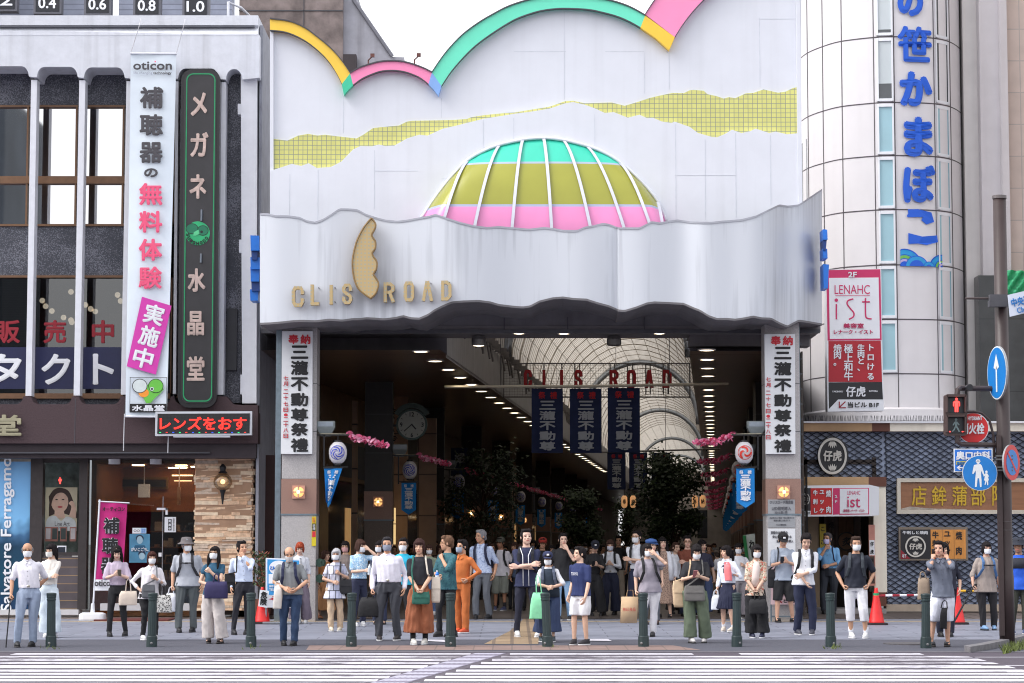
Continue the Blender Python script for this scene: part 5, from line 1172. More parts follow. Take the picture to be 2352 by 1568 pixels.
def make_pennant(fold):
 t = root('pennant', (0, 0, 0), None, None); b = MB(); n = 9; v = []
 for i in range(n):
  u = i/(n-1)
  for j in range(6):
   w_ = j/5; x = (u-.5)*.36; y = .02*math.sin(u*6); z = -w_*.66
   if j == 5: z -= .12*(1-abs(u-.5)*2)
   if fold: x = (u-.5)*.36*(1-.72*w_)-.09*w_; y += .12*w_*math.sin(u*9)
   v.append((x, y, z))
 b.add(v, [(i*6+j, i*6+j+1, (i+1)*6+j+1, (i+1)*6+j) for i in range(n-1) for j in range(5)]).build('cloth', m_penn, t, smooth=True)
 b = MB(); b.box(-.2, .2, -.015, .015, 0, .03); b.tube([(-.12, 0, .03), (-.12, 0, .09)], .008, 4).tube([(.12, 0, .03), (.12, 0, .09)], .008, 4); b.build('hanging_bar', m_bk, t)
 def put(ch, cx_, cz, w_, h, bo):
  v_, f_ = glyphs(ch, False, 1); lo, hi = v_.min(0), v_.max(0); u_ = (v_-lo)/np.maximum(hi-lo, 1e-6); mb_ = MB()
  for k, (dx, dz) in enumerate([(0, 0)]+[(bo*math.cos(a), bo*math.sin(a)) for a in np.arange(0, 6.2, math.pi/4)]):
   P = []
   for p in u_:
    x = cx_+(p[0]-.5)*w_+dx; z = cz+(p[1]-.5)*h+dz; q = -z/.66; y = .02*math.sin((x/.36+.5)*6)
    if fold: uu = x/.36+.5; y += .12*q*math.sin(uu*9); x = x*(1-.72*q)-.09*q
    P.append((x, y-.018-.001*k, z))
   mb_.add(P, [tuple(reversed(q_)) for q_ in f_])
  mb_.build('lettering', m_wt, t)
 put('祭', -.08, -.075, .075, .07, .002); put('禮', .08, -.075, .075, .07, .002)
 for k, ch in enumerate('三瀧不動尊'): put(ch, 0, -.175-.105*k, .19, .088, .006)
 return t
def make_flood():
 t = root('floodlight', (0, 0, 0), None, None)
 MB().add([(-.18, -.1, .07), (.18, -.1, .07), (.18, .14, .07), (-.18, .14, .07), (-.18, -.1, -.06), (.18, -.1, -.06), (.18, .14, -.06), (-.18, .14, -.06), (-.09, -.04, -.23), (.09, -.04, -.23), (.09, .08, -.23), (-.09, .08, -.23)],
   [(0, 1, 2, 3), (4, 5, 1, 0), (5, 6, 2, 1), (6, 7, 3, 2), (7, 4, 0, 3), (8, 9, 5, 4), (9, 10, 6, 5), (10, 11, 7, 6), (11, 8, 4, 7), (11, 10, 9, 8)]).build('housing', mat('flood_grey', (132, 140, 140), .45, .12, 6, metal=.3), t)
 MB().box(-.15, .15, -.115, -.1, -.04, .055).build('lens', mat('flood_lens', (150, 160, 170), .2), t); return t
for side, a, sg_ in (('left', aL, 1), ('right', aR, -1)):
 gp_, lp_, pp_, fp_ = make_garland(sg_, 5 if sg_ > 0 else 6), make_lantern(sg_ > 0), make_pennant(False), make_flood()
 pf_ = make_pennant(True) if sg_ > 0 else None; used = set()
 for i, Y in enumerate(PY[:9]):
  X = AX(a, Y); xo = X+sg_*.34; ent = i == 0
  where = f'at the {side} entrance pillar' if ent else f'on a {side} row pillar inside the arcade'
  def place(p, loc, label, cat, grp):
   key = id(p); o = p if key not in used else copy_tree(p); used.add(key); o.location = loc; o['label'] = label; o['category'] = cat; o['group'] = grp
  z_ = EYE+(HOR-1012)*46.9/F
  place(gp_, (xo+sg_*.62, Y-.2, 3.7), f'pink paper flower spray on a rod {where}', 'garland', f'pink flower sprays on the {side} pillars')
  place(lp_, (xo+sg_*.42, Y-.25, 3.44), (f'white paper lantern with blue swirl crest {where}' if sg_ > 0 else f'white paper lantern with red swirl crest {where}'), 'lantern', f'paper lanterns on the {side} pillars')
  if ent and pf_: place(pf_, (xo+sg_*.33, Y-.25, 3.13), 'blue pennant twisted by the wind below the left entrance lantern', 'pennant', 'blue pennants on the left pillars')
  else: place(pp_, (xo+sg_*.40, Y-.25, 3.13), f'blue pennant with white kanji below the lantern {where}', 'pennant', f'blue pennants on the {side} pillars')
  place(fp_, (xo+sg_*.17, Y-.15, 4.0), f'grey box floodlight {where}', 'floodlight', f'floodlights on the {side} pillars')
 for i, Y in enumerate(PY[:9]):
  X = AX(a, Y)+sg_*.34; t = root('lantern_bracket', (X, Y-.22, 3.6), f'dark iron bracket of the lantern on the {side} ' + ('entrance pillar' if i == 0 else 'row of inner pillars'), 'bracket', f'lantern brackets on the {side} pillars')
  b = MB(); xa, xb = sorted((X-sg_*.02, X+sg_*.66)); b.box(xa, xb, Y-.24, Y-.2, 3.78, 3.81); xa, xb = sorted((X+sg_*.13, X+sg_*.16)); b.box(xa, xb, Y-.24, Y-.2, 3.1, 3.8); xa, xb = sorted((X+sg_*.13, X+sg_*.62)); b.box(xa, xb, Y-.24, Y-.2, 3.15, 3.17); b.build('arm', m_bk, t)
# plaques on the right entrance pillar, warning strip on the left one
Yp = 46.6; t = root('pillar_plaque', (WX(1793, Yp), Yp, 1.9), 'silver engraved plaque on the right entrance pillar below its lamp', 'plaque', None)
MB().pbox(1764, 1147, 1826, 1211, Yp, .02).build('plate', mat('silver_plate', (170, 172, 176), .35, .06, 2, metal=.4), t)
m_gyt = mat('grey_engraving', (104, 104, 112), .6)
for s_, y0, y1, x0, x1 in (('クリスロード商店街', 1149, 1157, 1768, 1822), ('LED照明導入', 1163, 1172, 1773, 1817), ('2011年1月', 1173, 1181, 1779, 1808), ('人にやさしい安全・安心な街づくり', 1187, 1191, 1768, 1823), ('環境に優しい街づくり', 1193, 1197, 1777, 1814), ('セック株式会社', 1203, 1207, 1783, 1806)): text(s_, x0, y0, x1, y1, Yp-.004, m_gyt, t, bold=.2)
t = root('pillar_notice', (WX(1793, Yp), Yp, 1.2), 'white notice board on the right entrance pillar behind the man in the black cap', 'notice')
MB().pbox(1764, 1214, 1827, 1300, Yp, .02).build('board', m_board, t)
for s_, y0, y1, x0, x1 in (('来街のお客様の', 1219, 1227, 1770, 1809), ('安心安全に関する', 1229, 1236, 1774, 1818), ('防犯カメラ導入', 1239, 1246, 1784, 1822)): text(s_, x0, y0, x1, y1, Yp-.004, m_gyt, t, bold=.3)
Yw = 46.6; t = root('warning_strip', (WX(723, Yw), Yw, 1.9), 'narrow yellow and red warning strip on the side of the left entrance pillar', 'warning sign')
MB().pbox(716, 1186, 726, 1254, Yw-.02, .02).build('strip', mat('warning_yellow', (214, 194, 40), .5, .05, 4), t); MB().pbox(717, 1202, 725, 1219, Yw-.025, .004, 0).pbox(717, 1220, 725, 1233, Yw-.025, .004, 1).build('print', [m_bk, m_rl], t)
text('街路', 717.5, 1188, 724.5, 1200, Yw-.03, m_rl, t, vert=True); text('禁煙', 718, 1204, 724, 1217, Yw-.03, m_wt, t, vert=True)
for y in (1292, 1328):
 X, Z = W(733, y, 46.9); MB_ = root('hydrant_valve', (X, 46.9, Z), 'verdigris brass fire valve on the left entrance pillar, ' + ('upper one' if y < 1300 else 'lower one'), 'valve')
 MB().tube([(X-.14, 46.9, Z), (X+.02, 46.85, Z), (X+.1, 46.8, Z)], [.05, .05, .07], 10).build('valve_body', mat('verdigris', (74, 100, 88), .5, .2, 14, metal=.4), MB_); MB().disc((X+.02, 46.78, Z), .085, .03, 12).build('valve_wheel', MATS['verdigris'], MB_)
# lit oval paper lanterns over the middle and chequered bunting
m_ol = mat('glowing_paper', (255, 190, 130), .6, .08, 3, emit=.35)
def oval(x, y, Y, label, ch):
 X, Z = W(x, y, Y); t = root('oval_lantern', (X, Y, Z), label, 'lantern', 'glowing oval lanterns in the middle of the arcade')
 r = 7*Y/F; MB().lathe([(r*.5, -2*r), (r*.95, -1.4*r), (r, 0), (r*.95, 1.4*r), (r*.5, 2*r)], (X, Y, Z), 14).build('paper', m_ol, t, smooth=True)
 MB().tube([(X, Y, Z+2*r), (X, Y, Z+2*r+.8)], .012, 4).build('cord', m_bk, t); text(ch, x-4, y-6, x+4, y+6, Y-r*1.05, m_bk, t, bold=.4)
for x, y, ch, l_ in ((1434, 1152, '奉', 'left glowing oval lantern below the small navy banners'), (1454, 1152, '納', 'right glowing oval lantern below the small navy banners'), (1596, 1152, '奉', 'glowing oval lantern right behind the tall tree'), (1614, 1151, '納', 'glowing oval lantern between the tall tree and the pink flowers')): oval(x, y, 95, l_, ch)
ck = MB(); t = root('chequered_bunting', (WX(1620, 100), 100, WZ(1108, 100)), 'red and white chequered bunting strip right of the tall tree', 'bunting')
for i in range(10):
 for j in range(3): ck.pbox(1606+i*2.6, 1103+j*2.5, 1608.6+i*2.6, 1105.5+j*2.5, 100, .02, (i+j) % 2)
ck.build('cloth', [m_wt, m_rl], t)
# green sign with white kanji far left and a hanging shop sign
t = root('hanging_shop_sign', (WX(1056, 72), 72, WZ(1090, 72)), 'dark blue hanging shop sign with a white kanji deep on the left side', 'shop sign')
MB().pbox(1036, 1028, 1074, 1092, 72, .15).build('board', m_navy, t); text('銀', 1044, 1040, 1068, 1064, 71.98, m_ltgrey, t, bold=.7)
t = root('green_nobori', (WX(1725, 52), 52, .3), 'white and green upright shop flag beside the right entrance pillar', 'flag')
MB().ppoly([(1708, 1229), (1734, 1225), (1737, 1330), (1722, 1334)], 52, .012).build('cloth', mat('flag_white', (206, 214, 206), .8, .05, 5), t); MB().ppoly([(1706, 1230), (1713, 1229), (1726, 1334), (1718, 1336)], 51.98, .01).build('green_edge', mat('flag_green', (46, 130, 74), .8), t); text('れ', 1720, 1240, 1735, 1262, 51.96, m_bk, t, bold=.8)
# potted / planted trees in the middle of the arcade
def tree(x, ytop, ybot, wpx, Y, label, n, seed, fol, trunk_y=1400):
 rr = random.Random(seed); X = WX(x, Y); z0 = gz(Y); zt = WZ(ytop, Y); zb = WZ(ybot, Y); rw = wpx/2*Y/F
 t = root('street_tree', (X, Y, z0), label, 'tree', None); b = MB()
 b.tube([(X, Y, z0), (X+.04, Y, zb*.6+z0*.4), (X-.03, Y, zb+.3), (X, Y, zt-.6)], [.09, .075, .06, .02], 7)
 blobs = []
 for k in range(34):
  h = rr.random(); zz = zb+(zt-zb)*h; wr = rw*(.95-.75*abs(h-.4)**1.3)*rr.uniform(.35, 1.0); a = rr.uniform(0, 6.28); p = Vector((X+wr*math.cos(a), Y+wr*math.sin(a)*.8, zz)); blobs.append((p, rw*rr.uniform(.24, .44)))
  b.tube([(X, Y, max(zb*.7, zz-.7)), ((X+p.x)/2, (Y+p.y)/2, zz-.25), p], [.035, .022, .008], 5)
 b.build('trunk', mat('bark', (70, 56, 46), .9, .25, 10, .4), t)
 c = MB()
 for k in range(n):
  p, r = rr.choice(blobs); d = Vector((rr.gauss(0, .55), rr.gauss(0, .55), rr.gauss(0, .5)))*r+p; s_ = rr.uniform(.08, .17)
  u = Vector((rr.uniform(-1, 1), rr.uniform(-1, 1), rr.uniform(-1, .3))).normalized(); w_ = u.orthogonal().normalized()
  c.add([d, d+u*s_*.5+w_*s_*.28, d+u*s_, d+u*s_*.5-w_*s_*.28], [(0, 1, 2, 3)], rr.choice((0, 0, 1, 2)))
 c.build('crown', fol, t); return t
m_f1, m_f2, m_f3 = mat('leaf_dark', (50, 68, 44), .6, .3, 3), mat('leaf_mid', (66, 84, 52), .6, .3, 3), mat('leaf_deep', (38, 52, 38), .6, .2, 3)
tree(1548, 1050, 1250, 150, 66, 'tall dense dark tree right of the middle of the arcade', 7000, 3, [m_f1, m_f2, m_f3])
tree(1335, 1130, 1250, 105, 78, 'smaller bushy dark tree in the middle of the arcade', 4500, 4, [m_f1, m_f3, m_f2])
tree(1110, 1040, 1225, 180, 68, 'loose drooping dark tree on the left side of the arcade', 2300, 5, [m_f3, m_f1, m_f3])
tree(1440, 1140, 1235, 60, 100, 'far small tree between the two dark trees', 1500, 6, [m_f1, m_f2, m_f3])
# ================================================================ signs, poles and street furniture
def sign(name, px, py, Y, label, cat='sign', group=None): return root(name, (WX(px, Y, py), Y, WZ(py, Y)), label, cat, group)
# weathered concrete building behind the gate
t = root('concrete_building', (WX(700, 58), 58, 0), 'weathered brown and grey concrete building rising behind the yellow arch', 'building')
m_wc = mat('stained_brown_concrete', (132, 120, 118), .85, .45, 2.2, .3); m_gc = mat('streaked_grey_concrete', (168, 168, 178), .85, .12, 3, .2, streak=.6)
b = MB().pbox(548, -60, 787, 400, 58, 3); b.build('front_wall', m_wc, t)
b = MB(); b.pbox(548, 22.5, 787, 25, 57.985, .02); b.pbox(697, -60, 699, 60, 57.985, .02); b.pbox(662, 60, 663, 160, 57.985, .02); b.build('panel_joints', m_edge, t)
b = MB().ppoly([(788, -60), (808, -60), (808, 0), (899, 130), (928, 131), (928, 142), (899, 145), (899, 420), (788, 420)], 58.15, 5); b.build('side_wall', m_gc, t)
b = MB().tube([(WX(811, 58.1, 0), 58.1, WZ(-2, 58.1)), (WX(901, 58.1, 130), 58.1, WZ(129, 58.1))], .05, 6); b.build('coping', mat('coping_grey', (120, 120, 130), .7), t)
MB().pbox(788, 124, 818, 200, 57.7, .4).build('roof_tank', mat('black_tank', (62, 54, 58), .6, .15, 6), t)
# blue signs seen edge-on at both ends of the canopy
m_bs = mat('bright_blue_sign', (32, 116, 214), .4, .08, 6); m_bsd = mat('deep_blue_side', (30, 64, 130), .5)
for lab, parts in (('stack of blue projecting letters seen edge-on left of the canopy', ((575, 540, 595, 575, 0), (577, 575, 592, 596, 1), (575, 590, 597, 618, 0), (575, 612, 597, 646, 0), (577, 640, 596, 668, 1), (574, 664, 594, 690, 0))), ('stack of blue projecting letters seen edge-on right of the canopy', ((1890, 526, 1900, 550, 0), (1891, 550, 1899, 574, 1), (1890, 570, 1900, 593, 0), (1891, 606, 1904, 662, 0)))):
 t = sign('projecting_sign', parts[0][0]+8, 690, 46.2, lab, 'shop sign')
 for k, (x0, y0, x1, y1, c_) in enumerate(parts): MB().ppoly([(x0, y0), (x1, y0+1), (x1-(2 if k % 2 else -1), y1), (x0+1, y1)], 46.2+.05*k, .5).build('letter_block', (m_bs, m_bsd)[c_], t)
 a = parts[0]; MB().pbox((a[0]+a[2])/2-1, a[1], (a[0]+a[2])/2+1, parts[-1][3], 46.9, .06).build('mast', m_edge, t)
# ---- white hearing-aid banner
Yb = 47.3; t = sign('hanging_banner', 345, 956, Yb, 'long white vertical banner with grey and pink kanji and a parrot picture', 'banner')
b = MB(); n = 7; v = []
for i in range(n):
 u = i/(n-1)
 for j in range(13):
  q = j/12; x0, x1 = 300-12*q, 405-22*q; px = x0+(x1-x0)*u; py = 122+(834)*q; X, Z = W(px, py, Yb); v.append((X, Yb+.02+.02*math.sin(u*6+q*5), Z))
b.add(v, [(i*13+j, i*13+j+1, (i+1)*13+j+1, (i+1)*13+j) for i in range(n-1) for j in range(12)]).build('cloth', mat('white_banner_cloth', (222, 232, 242), .6, .03, 3), t, smooth=True)
m_g4 = mat('charcoal_print', (76, 74, 80), .6, .05, 5); m_pkp = mat('coral_pink_print', (242, 92, 132), .6, .04, 5); m_mag = mat('magenta_print', (210, 60, 170), .6, .04, 5); m_grn = mat('parrot_green', (104, 190, 70), .6, .05, 5); m_or = mat('parrot_orange', (240, 150, 50), .6, .05, 5)
Yt = Yb-.03
text('oticon', 306, 141, 395, 160, Yt, m_g4, t, bold=1.0); text('life-changing', 307, 164, 350, 171, Yt, mat('pale_grey_print', (170, 176, 190), .6), t, bold=.1); text('technology', 352, 164, 394, 172, Yt, m_g4, t, bold=.3); MB().pbox(355, 139.5, 358, 142.5, Yt-.006, .004).build('dot', m_pkp, t)
for ch, y0, y1, m_, bo in (('補', 197, 251, m_g4, 2.4), ('聴', 260, 313, m_g4, 2.2), ('器', 324, 376, m_g4, 2.4), ('の', 384, 409, m_g4, 1.8), ('無', 418, 473, m_pkp, 2.4), ('料', 482, 536, m_pkp, 2.6), ('体', 546, 601, m_pkp, 2.6), ('験', 610, 665, m_pkp, 2.2)):
 c_ = 348-(y0-200)*.007; w_ = 27 if ch != 'の' else 16; text(ch, c_-w_, y0+2, c_+w_, y1-2, Yt, m_, t, bold=bo)
MB().ppoly([(326, 681), (394, 702), (358, 860), (291, 841)], Yt-.004, .003).build('magenta_patch', m_mag, t)
for ch, cx_, cy_ in (('実', 354, 722), ('施', 343, 772), ('中', 329, 822)): text(ch, cx_-23, cy_-23, cx_+23, cy_+23, Yt-.008, m_wt, t, bold=2.2, rot=15)
b = MB();
for (x0, y0, x1, y1) in ((298, 866, 383, 867), (298, 866, 299, 945), (382, 866, 383, 945)): b.pbox(x0, y0, x1, y1, Yt-.004, .003)
b.pbox(298, 927, 383, 947, Yt-.004, .003); b.build('logo_frame', m_bk, t); text('水晶堂', 303, 930, 378, 944, Yt-.01, m_wt, t, bold=1.0)
lg = MB()
def oval_px(b, cx_, cy_, rx, ry, Y, mi, n=20): b.add([(W(cx_+rx*math.cos(a), cy_-ry*math.sin(a), Y)[0], Y, W(cx_+rx*math.cos(a), cy_-ry*math.sin(a), Y)[1]) for a in np.linspace(0, 2*math.pi, n, endpoint=False)], [tuple(range(n))[::-1]], mi)
def poly_px(b, P, Y, mi): b.add([(W(x, y, Y)[0], Y, W(x, y, Y)[1]) for x, y in P], [tuple(range(len(P)))], mi)
poly_px(lg, [(332, 885), (350, 880), (372, 890), (376, 894), (366, 905), (360, 910), (352, 918), (346, 925), (336, 926), (330, 915), (332, 900)], Yt-.004, 0); oval_px(lg, 330, 902, 12, 10, Yt-.006, 1)
for cx_ in (321, 358): oval_px(lg, cx_, 886, 17.5, 16.5, Yt-.007, 3); oval_px(lg, cx_, 886, 16, 15, Yt-.009, 4 if cx_ < 330 else 0)
oval_px(lg, 349, 893, 4.5, 4.5, Yt-.011, 4); oval_px(lg, 349, 893, 2.4, 2.4, Yt-.013, 3)
lg.build('parrot_logo', [m_grn, m_or, m_wt, m_bk, mat('lens_pale', (205, 214, 214), .5)], t)
b = MB()
for x0, x1 in ((300, 304), (405, 408)): X, Z = W(x0, 122, Yb); b.tube([(X, Yb, Z), (WX(x1, Yb-.1), Yb-.1, WZ(60, Yb)), (WX(x1, Yb), Yb+.2, WZ(36, Yb))], .008, 4)
for x, yb in ((286, 1035), (388, 1040)): b.tube([(WX(x, Yb, 950), Yb, WZ(950, Yb)), (WX(x-2, Yb, 1000), Yb, WZ(yb, Yb))], .01, 4)
b.build_each('rope', mat('rope_white', (190, 190, 196), .8), t); MB().tube([(WX(299, Yb, 122), Yb, WZ(122, Yb)), (WX(406, Yb, 122), Yb, WZ(123, Yb))], .02, 6).tube([(WX(288, Yb, 956), Yb, WZ(956, Yb)), (WX(384, Yb, 956), Yb, WZ(957, Yb))], .02, 6).build('bars', m_mull, t)
# ---- black vertical neon sign
Yn = 47.45; t = sign('vertical_sign', 452, 935, Yn, 'tall black rounded sign with green outline and bronze katakana', 'shop sign')
def rrect(x0, y0, x1, y1, r, n=6):
 P = []
 for cx_, cy_, a0 in ((x1-r, y0+r, 0), (x0+r, y0+r, 90), (x0+r, y1-r, 180), (x1-r, y1-r, 270)):
  for k in range(n+1): a = math.radians(a0+90*k/n); P.append((cx_+r*math.cos(a), cy_-r*math.sin(a)))
 return P
MB().ppoly([(x-(y-540)*.011, y) for x, y in rrect(412, 158, 502, 936, 26)], Yn, .3).build('case', mat('black_gloss_case', (28, 28, 32), .25, .1, 5), t)
MB().ppoly([(x-(y-540)*.011, y) for x, y in rrect(420, 166, 494, 926, 18)], Yn-.02, .02).build('face', mat('black_sign_face', (44, 42, 46), .22, .35, .9), t)
o = rrect(424, 168, 491, 922, 16); i_ = rrect(426.5, 170.5, 488.5, 919.5, 14); o.append(o[0]); i_.append(i_[0])
f_ = lambda L_: [(x-(y-540)*.011, y) for x, y in L_]
MB().pstrip(f_(o), f_(i_), Yn-.035, .014).build('green_tube', mat('green_neon_tube', (30, 150, 96), .3, .15, 6), t)
m_brz = mat('rose_bronze', (196, 174, 166), .35, .25, 9, metal=.35)
for ch, x0, y0, x1, y1, bo in (('メ', 438, 212, 476, 266, 2.6), ('ガ', 437, 303, 479, 360, 2.4), ('ネ', 435, 400, 474, 456, 2.4), ('水', 431, 616, 472, 670, 2.6), ('晶', 430, 714, 469, 770, 2.0), ('堂', 429, 818, 470, 874, 2.0)): text(ch, x0, y0, x1, y1, Yn-.05, m_brz, t, bold=bo)
lg = MB(); oval_px(lg, 454, 535.5, 28, 27.5, Yn-.03, 0, 28); oval_px(lg, 441, 525, 14.5, 12.5, Yn-.033, 1); oval_px(lg, 441, 525, 13, 11, Yn-.036, 3); oval_px(lg, 466, 529, 13, 12, Yn-.033, 1); oval_px(lg, 466, 529, 11.6, 10.6, Yn-.036, 3); oval_px(lg, 463, 532, 3, 3, Yn-.039, 1); poly_px(lg, [(445, 533), (456, 527), (458, 536), (450, 541), (444, 541)], Yn-.04, 2)
lg.build('round_logo', [mat('logo_green', (40, 172, 112), .4, .08, 6), m_bk, mat('logo_light_green', (90, 200, 140), .4), mat('logo_dark_green', (26, 116, 84), .4)], t)
for k, ch in enumerate('SUISHODO'): a = math.radians(188+k*20.5); cx_, cy_ = 454+23*math.cos(a), 535.5-23*math.sin(a); text(ch, cx_-3.2, cy_-4, cx_+3.2, cy_+4, Yn-.045, m_bk, t, bold=.7, rot=90-math.degrees(a)+180)
b = MB()
for y0, y1 in ((482, 508), (583, 604)): b.tube([(WX(455, Yn), Yn-.04, WZ(y0, Yn)), (WX(455, Yn), Yn-.06, WZ(y1, Yn))], .025, 6)
b.build('hanger', mat('hanger_grey', (110, 116, 126), .4, metal=.5), t)
# ---- LED message board
Yl = 47.2; t = sign('led_board', 468, 1000, Yl, 'LED board showing red scrolling katakana in a silver frame', 'LED sign')
MB().ppoly([(357, 945), (579, 944), (578, 999), (356, 1001)], Yl, .2).build('frame', mat('silver_frame', (206, 208, 216), .35, .05, 4, metal=.3), t)
MB().ppoly([(362, 950), (574, 949), (573, 995), (361, 996)], Yl-.012, .012).build('screen', pattern('led_matrix', '', (40, 42, 44), (24, 24, 26), 1, .4, w=.028, h=.028, mortar=.004, offset=0), t)
m_led = mat('led_red', (255, 46, 36), .4, 0, 1, emit=1.6)
text('レンズをおす', 367, 957, 566, 987, Yl-.02, m_led, t, bold=.9)
b = MB(); rr = random.Random(2)
for k in range(14): x = 366+k*15; b.pbox(x, 992, x+4, 993.5, Yl-.02, .004, k % 3)
b.build('colour_leds', [mat('led_green', (40, 230, 120), .4, emit=1), m_led, mat('led_blue', (50, 90, 255), .4, emit=1)], t); MB().pbox(398, 999, 528, 1004, Yl+.02, .1).build('bracket', m_mull, t)
# ---- fashion poster with white script
Yf = 48.35; t = sign('poster', 34, 1400, Yf, 'tall blue blurred poster with white handwritten lettering at the left picture edge', 'poster')
def sky_poster():
 m, tt, N, L, b = nodes('blurred_poster_print'); tc = N.new('ShaderNodeTexCoord'); sp = N.new('ShaderNodeSeparateXYZ'); L.new(tc.outputs['Object'], sp.inputs[0])
 cr = N.new('ShaderNodeValToRGB'); e = cr.color_ramp.elements; mr = N.new('ShaderNodeMapRange'); mr.inputs[1].default_value = 0; mr.inputs[2].default_value = 2.55; L.new(sp.outputs[2], mr.inputs[0])
 n = N.new('ShaderNodeTexNoise'); n.inputs['Scale'].default_value = 2.2; n.inputs['Detail'].default_value = 2; L.new(tc.outputs['Object'], n.inputs[0])
 a = N.new('ShaderNodeMath'); a.operation = 'MULTIPLY_ADD'; a.inputs[1].default_value = .35; L.new(n.outputs[0], a.inputs[0]); L.new(mr.outputs[0], a.inputs[2]); s_ = N.new('ShaderNodeMath'); s_.operation = 'SUBTRACT'; s_.inputs[1].default_value = .17; L.new(a.outputs[0], s_.inputs[0]); L.new(s_.outputs[0], cr.inputs[0])
 e[0].position = 0; e[0].color = (*s2l((28, 60, 96)), 1); e[1].position = 1; e[1].color = (*s2l((120, 176, 226)), 1)
 for p_, c_ in ((.3, (30, 78, 100)), (.5, (34, 66, 92)), (.62, (70, 110, 150)), (.72, (130, 190, 236))): q = e.new(p_); q.color = (*s2l(c_), 1)
 L.new(cr.outputs[0], b.inputs['Base Color']); b.inputs['Roughness'].default_value = .25; return m
MB().pbox(-60, 1060, 69, 1398, Yf, .05).build('print', sky_poster(), t)
text('Salvatore Ferragamo', -160, 1211, 195, 1243, Yf-.012, m_wt, t, bold=1.1, rot=-90)
# ---- display window: leafy backdrop, portrait poster, small frames, tablet
Yd = 48.9; t = sign('portrait_poster', 138, 1216, Yd, 'portrait poster of a smiling long-haired woman in the narrow display window', 'poster')
MB().pbox(104, 1119, 177, 1219, Yd, .01).build('print', mat('poster_cream', (214, 206, 176), .5, .06, 3), t)
b = MB(); poly_px(b, smooth_line([(112, 1186), (114, 1150), (124, 1128), (142, 1121), (158, 1128), (168, 1150), (176, 1176), (176, 1190), (150, 1180), (126, 1180)], 4), Yd-.004, 0)
oval_px(b, 137, 1152, 20, 25, Yd-.008, 1); poly_px(b, [(126, 1170), (146, 1170), (150, 1190), (124, 1190)], Yd-.007, 1); poly_px(b, smooth_line([(104, 1219), (108, 1192), (126, 1184), (140, 1196), (154, 1186), (172, 1196), (177, 1219)], 4), Yd-.010, 2)
poly_px(b, smooth_line([(158, 1186), (164, 1164), (158, 1156), (166, 1150), (174, 1164), (174, 1190)], 4), Yd-.012, 1); poly_px(b, smooth_line([(112, 1140), (124, 1124), (140, 1120), (156, 1128), (160, 1146), (146, 1132), (130, 1134), (120, 1150), (116, 1176)], 4), Yd-.013, 0)
for x in (130, 145): oval_px(b, x, 1147, 3, 1.4, Yd-.014, 0)
oval_px(b, 138, 1164, 6, 2.2, Yd-.014, 3); b.build('portrait', [mat('print_brown_hair', (64, 46, 40), .5), mat('print_skin', (226, 190, 168), .5), mat('print_white_top', (216, 222, 222), .5), mat('print_lips', (196, 80, 84), .5)], t)
text('Line Art', 126, 1197, 160, 1208, Yd-.016, m_g4, t); text('CHARMANT', 133, 1209, 157, 1213, Yd-.016, m_g4, t)
MB().pbox(88, 1062, 198, 1268, 49.3, .05).build('display_backdrop', mat('patterned_backdrop', (108, 122, 118), .8, .5, 5), lb)
t = sign('photo_frame', 137, 1243, Yd-.05, 'row of pink picture frames below the portrait poster', 'picture frame'); b = MB()
for x0 in (103, 118, 138, 160): b.pbox(x0, 1210, x0+15, 1243, Yd-.05, .02, 0); b.pbox(x0+2, 1213, x0+13, 1238, Yd-.055, .006, 1 if x0 in (103, 160) else 2)
b.build('frames', [mat('copper_pink_frame', (176, 120, 108), .4), mat('print_pale', (214, 206, 206), .5), mat('print_dark', (70, 80, 78), .5)], t)
t = sign('tablet_screen', 142, 1274, Yd-.3, 'small white framed screen in the display window beside the girl in cream', 'screen'); MB().pbox(131, 1253, 152, 1274, 48.4, .03, 0).pbox(133, 1256, 150, 1271, 48.395, .006, 1).build('screen', [m_wt, mat('dark_screen', (52, 56, 66), .2)], t)
t = sign('pedestrian_reflection', 138, 1104, 48.4, 'small glowing red figure standing in for a signal reflected in the display window', 'reflection')  # reflection of a pedestrian signal, built as a glowing figure in the window
# ---- notices on the shop glass
Yg = 48.44; m_pb = mat('blue_poster_print', (84, 142, 176), .4, .25, 3)
t = sign('poster', 320, 1293, Yg, 'blue film poster of two young people on the shop glass', 'poster'); MB().pbox(297, 1226, 344, 1292, Yg, .01).build('print', m_pb, t)
b = MB(); oval_px(b, 321, 1240, 7, 9, Yg-.004, 0); oval_px(b, 321, 1236, 9, 8, Yg-.003, 1); poly_px(b, [(303, 1268), (310, 1252), (332, 1252), (341, 1268)], Yg-.002, 2); oval_px(b, 326, 1277, 7, 8, Yg-.004, 0); oval_px(b, 326, 1272, 8.5, 7, Yg-.003, 1); b.build('portrait', [mat('print_cold_skin', (160, 190, 206), .5), mat('print_navy', (34, 50, 74), .5), mat('print_teal', (40, 92, 124), .5)], t); text('がいこごち。', 301, 1257, 341, 1266, Yg-.008, m_wt, t, bold=.4)
t = sign('notice', 320, 1226, Yg, 'small white and pale blue notice with glasses drawing above the blue poster', 'notice'); MB().pbox(304, 1212, 336, 1225, Yg, .01, 0).pbox(323, 1212, 336, 1225, Yg-.004, .004, 1).build('sheet', [m_wt, mat('pale_blue_sheet', (170, 200, 232), .5)], t); text('認定', 325, 1214, 334, 1223, Yg-.006, m_bs, t); text('OO', 307, 1216, 321, 1221, Yg-.004, m_g4, t)
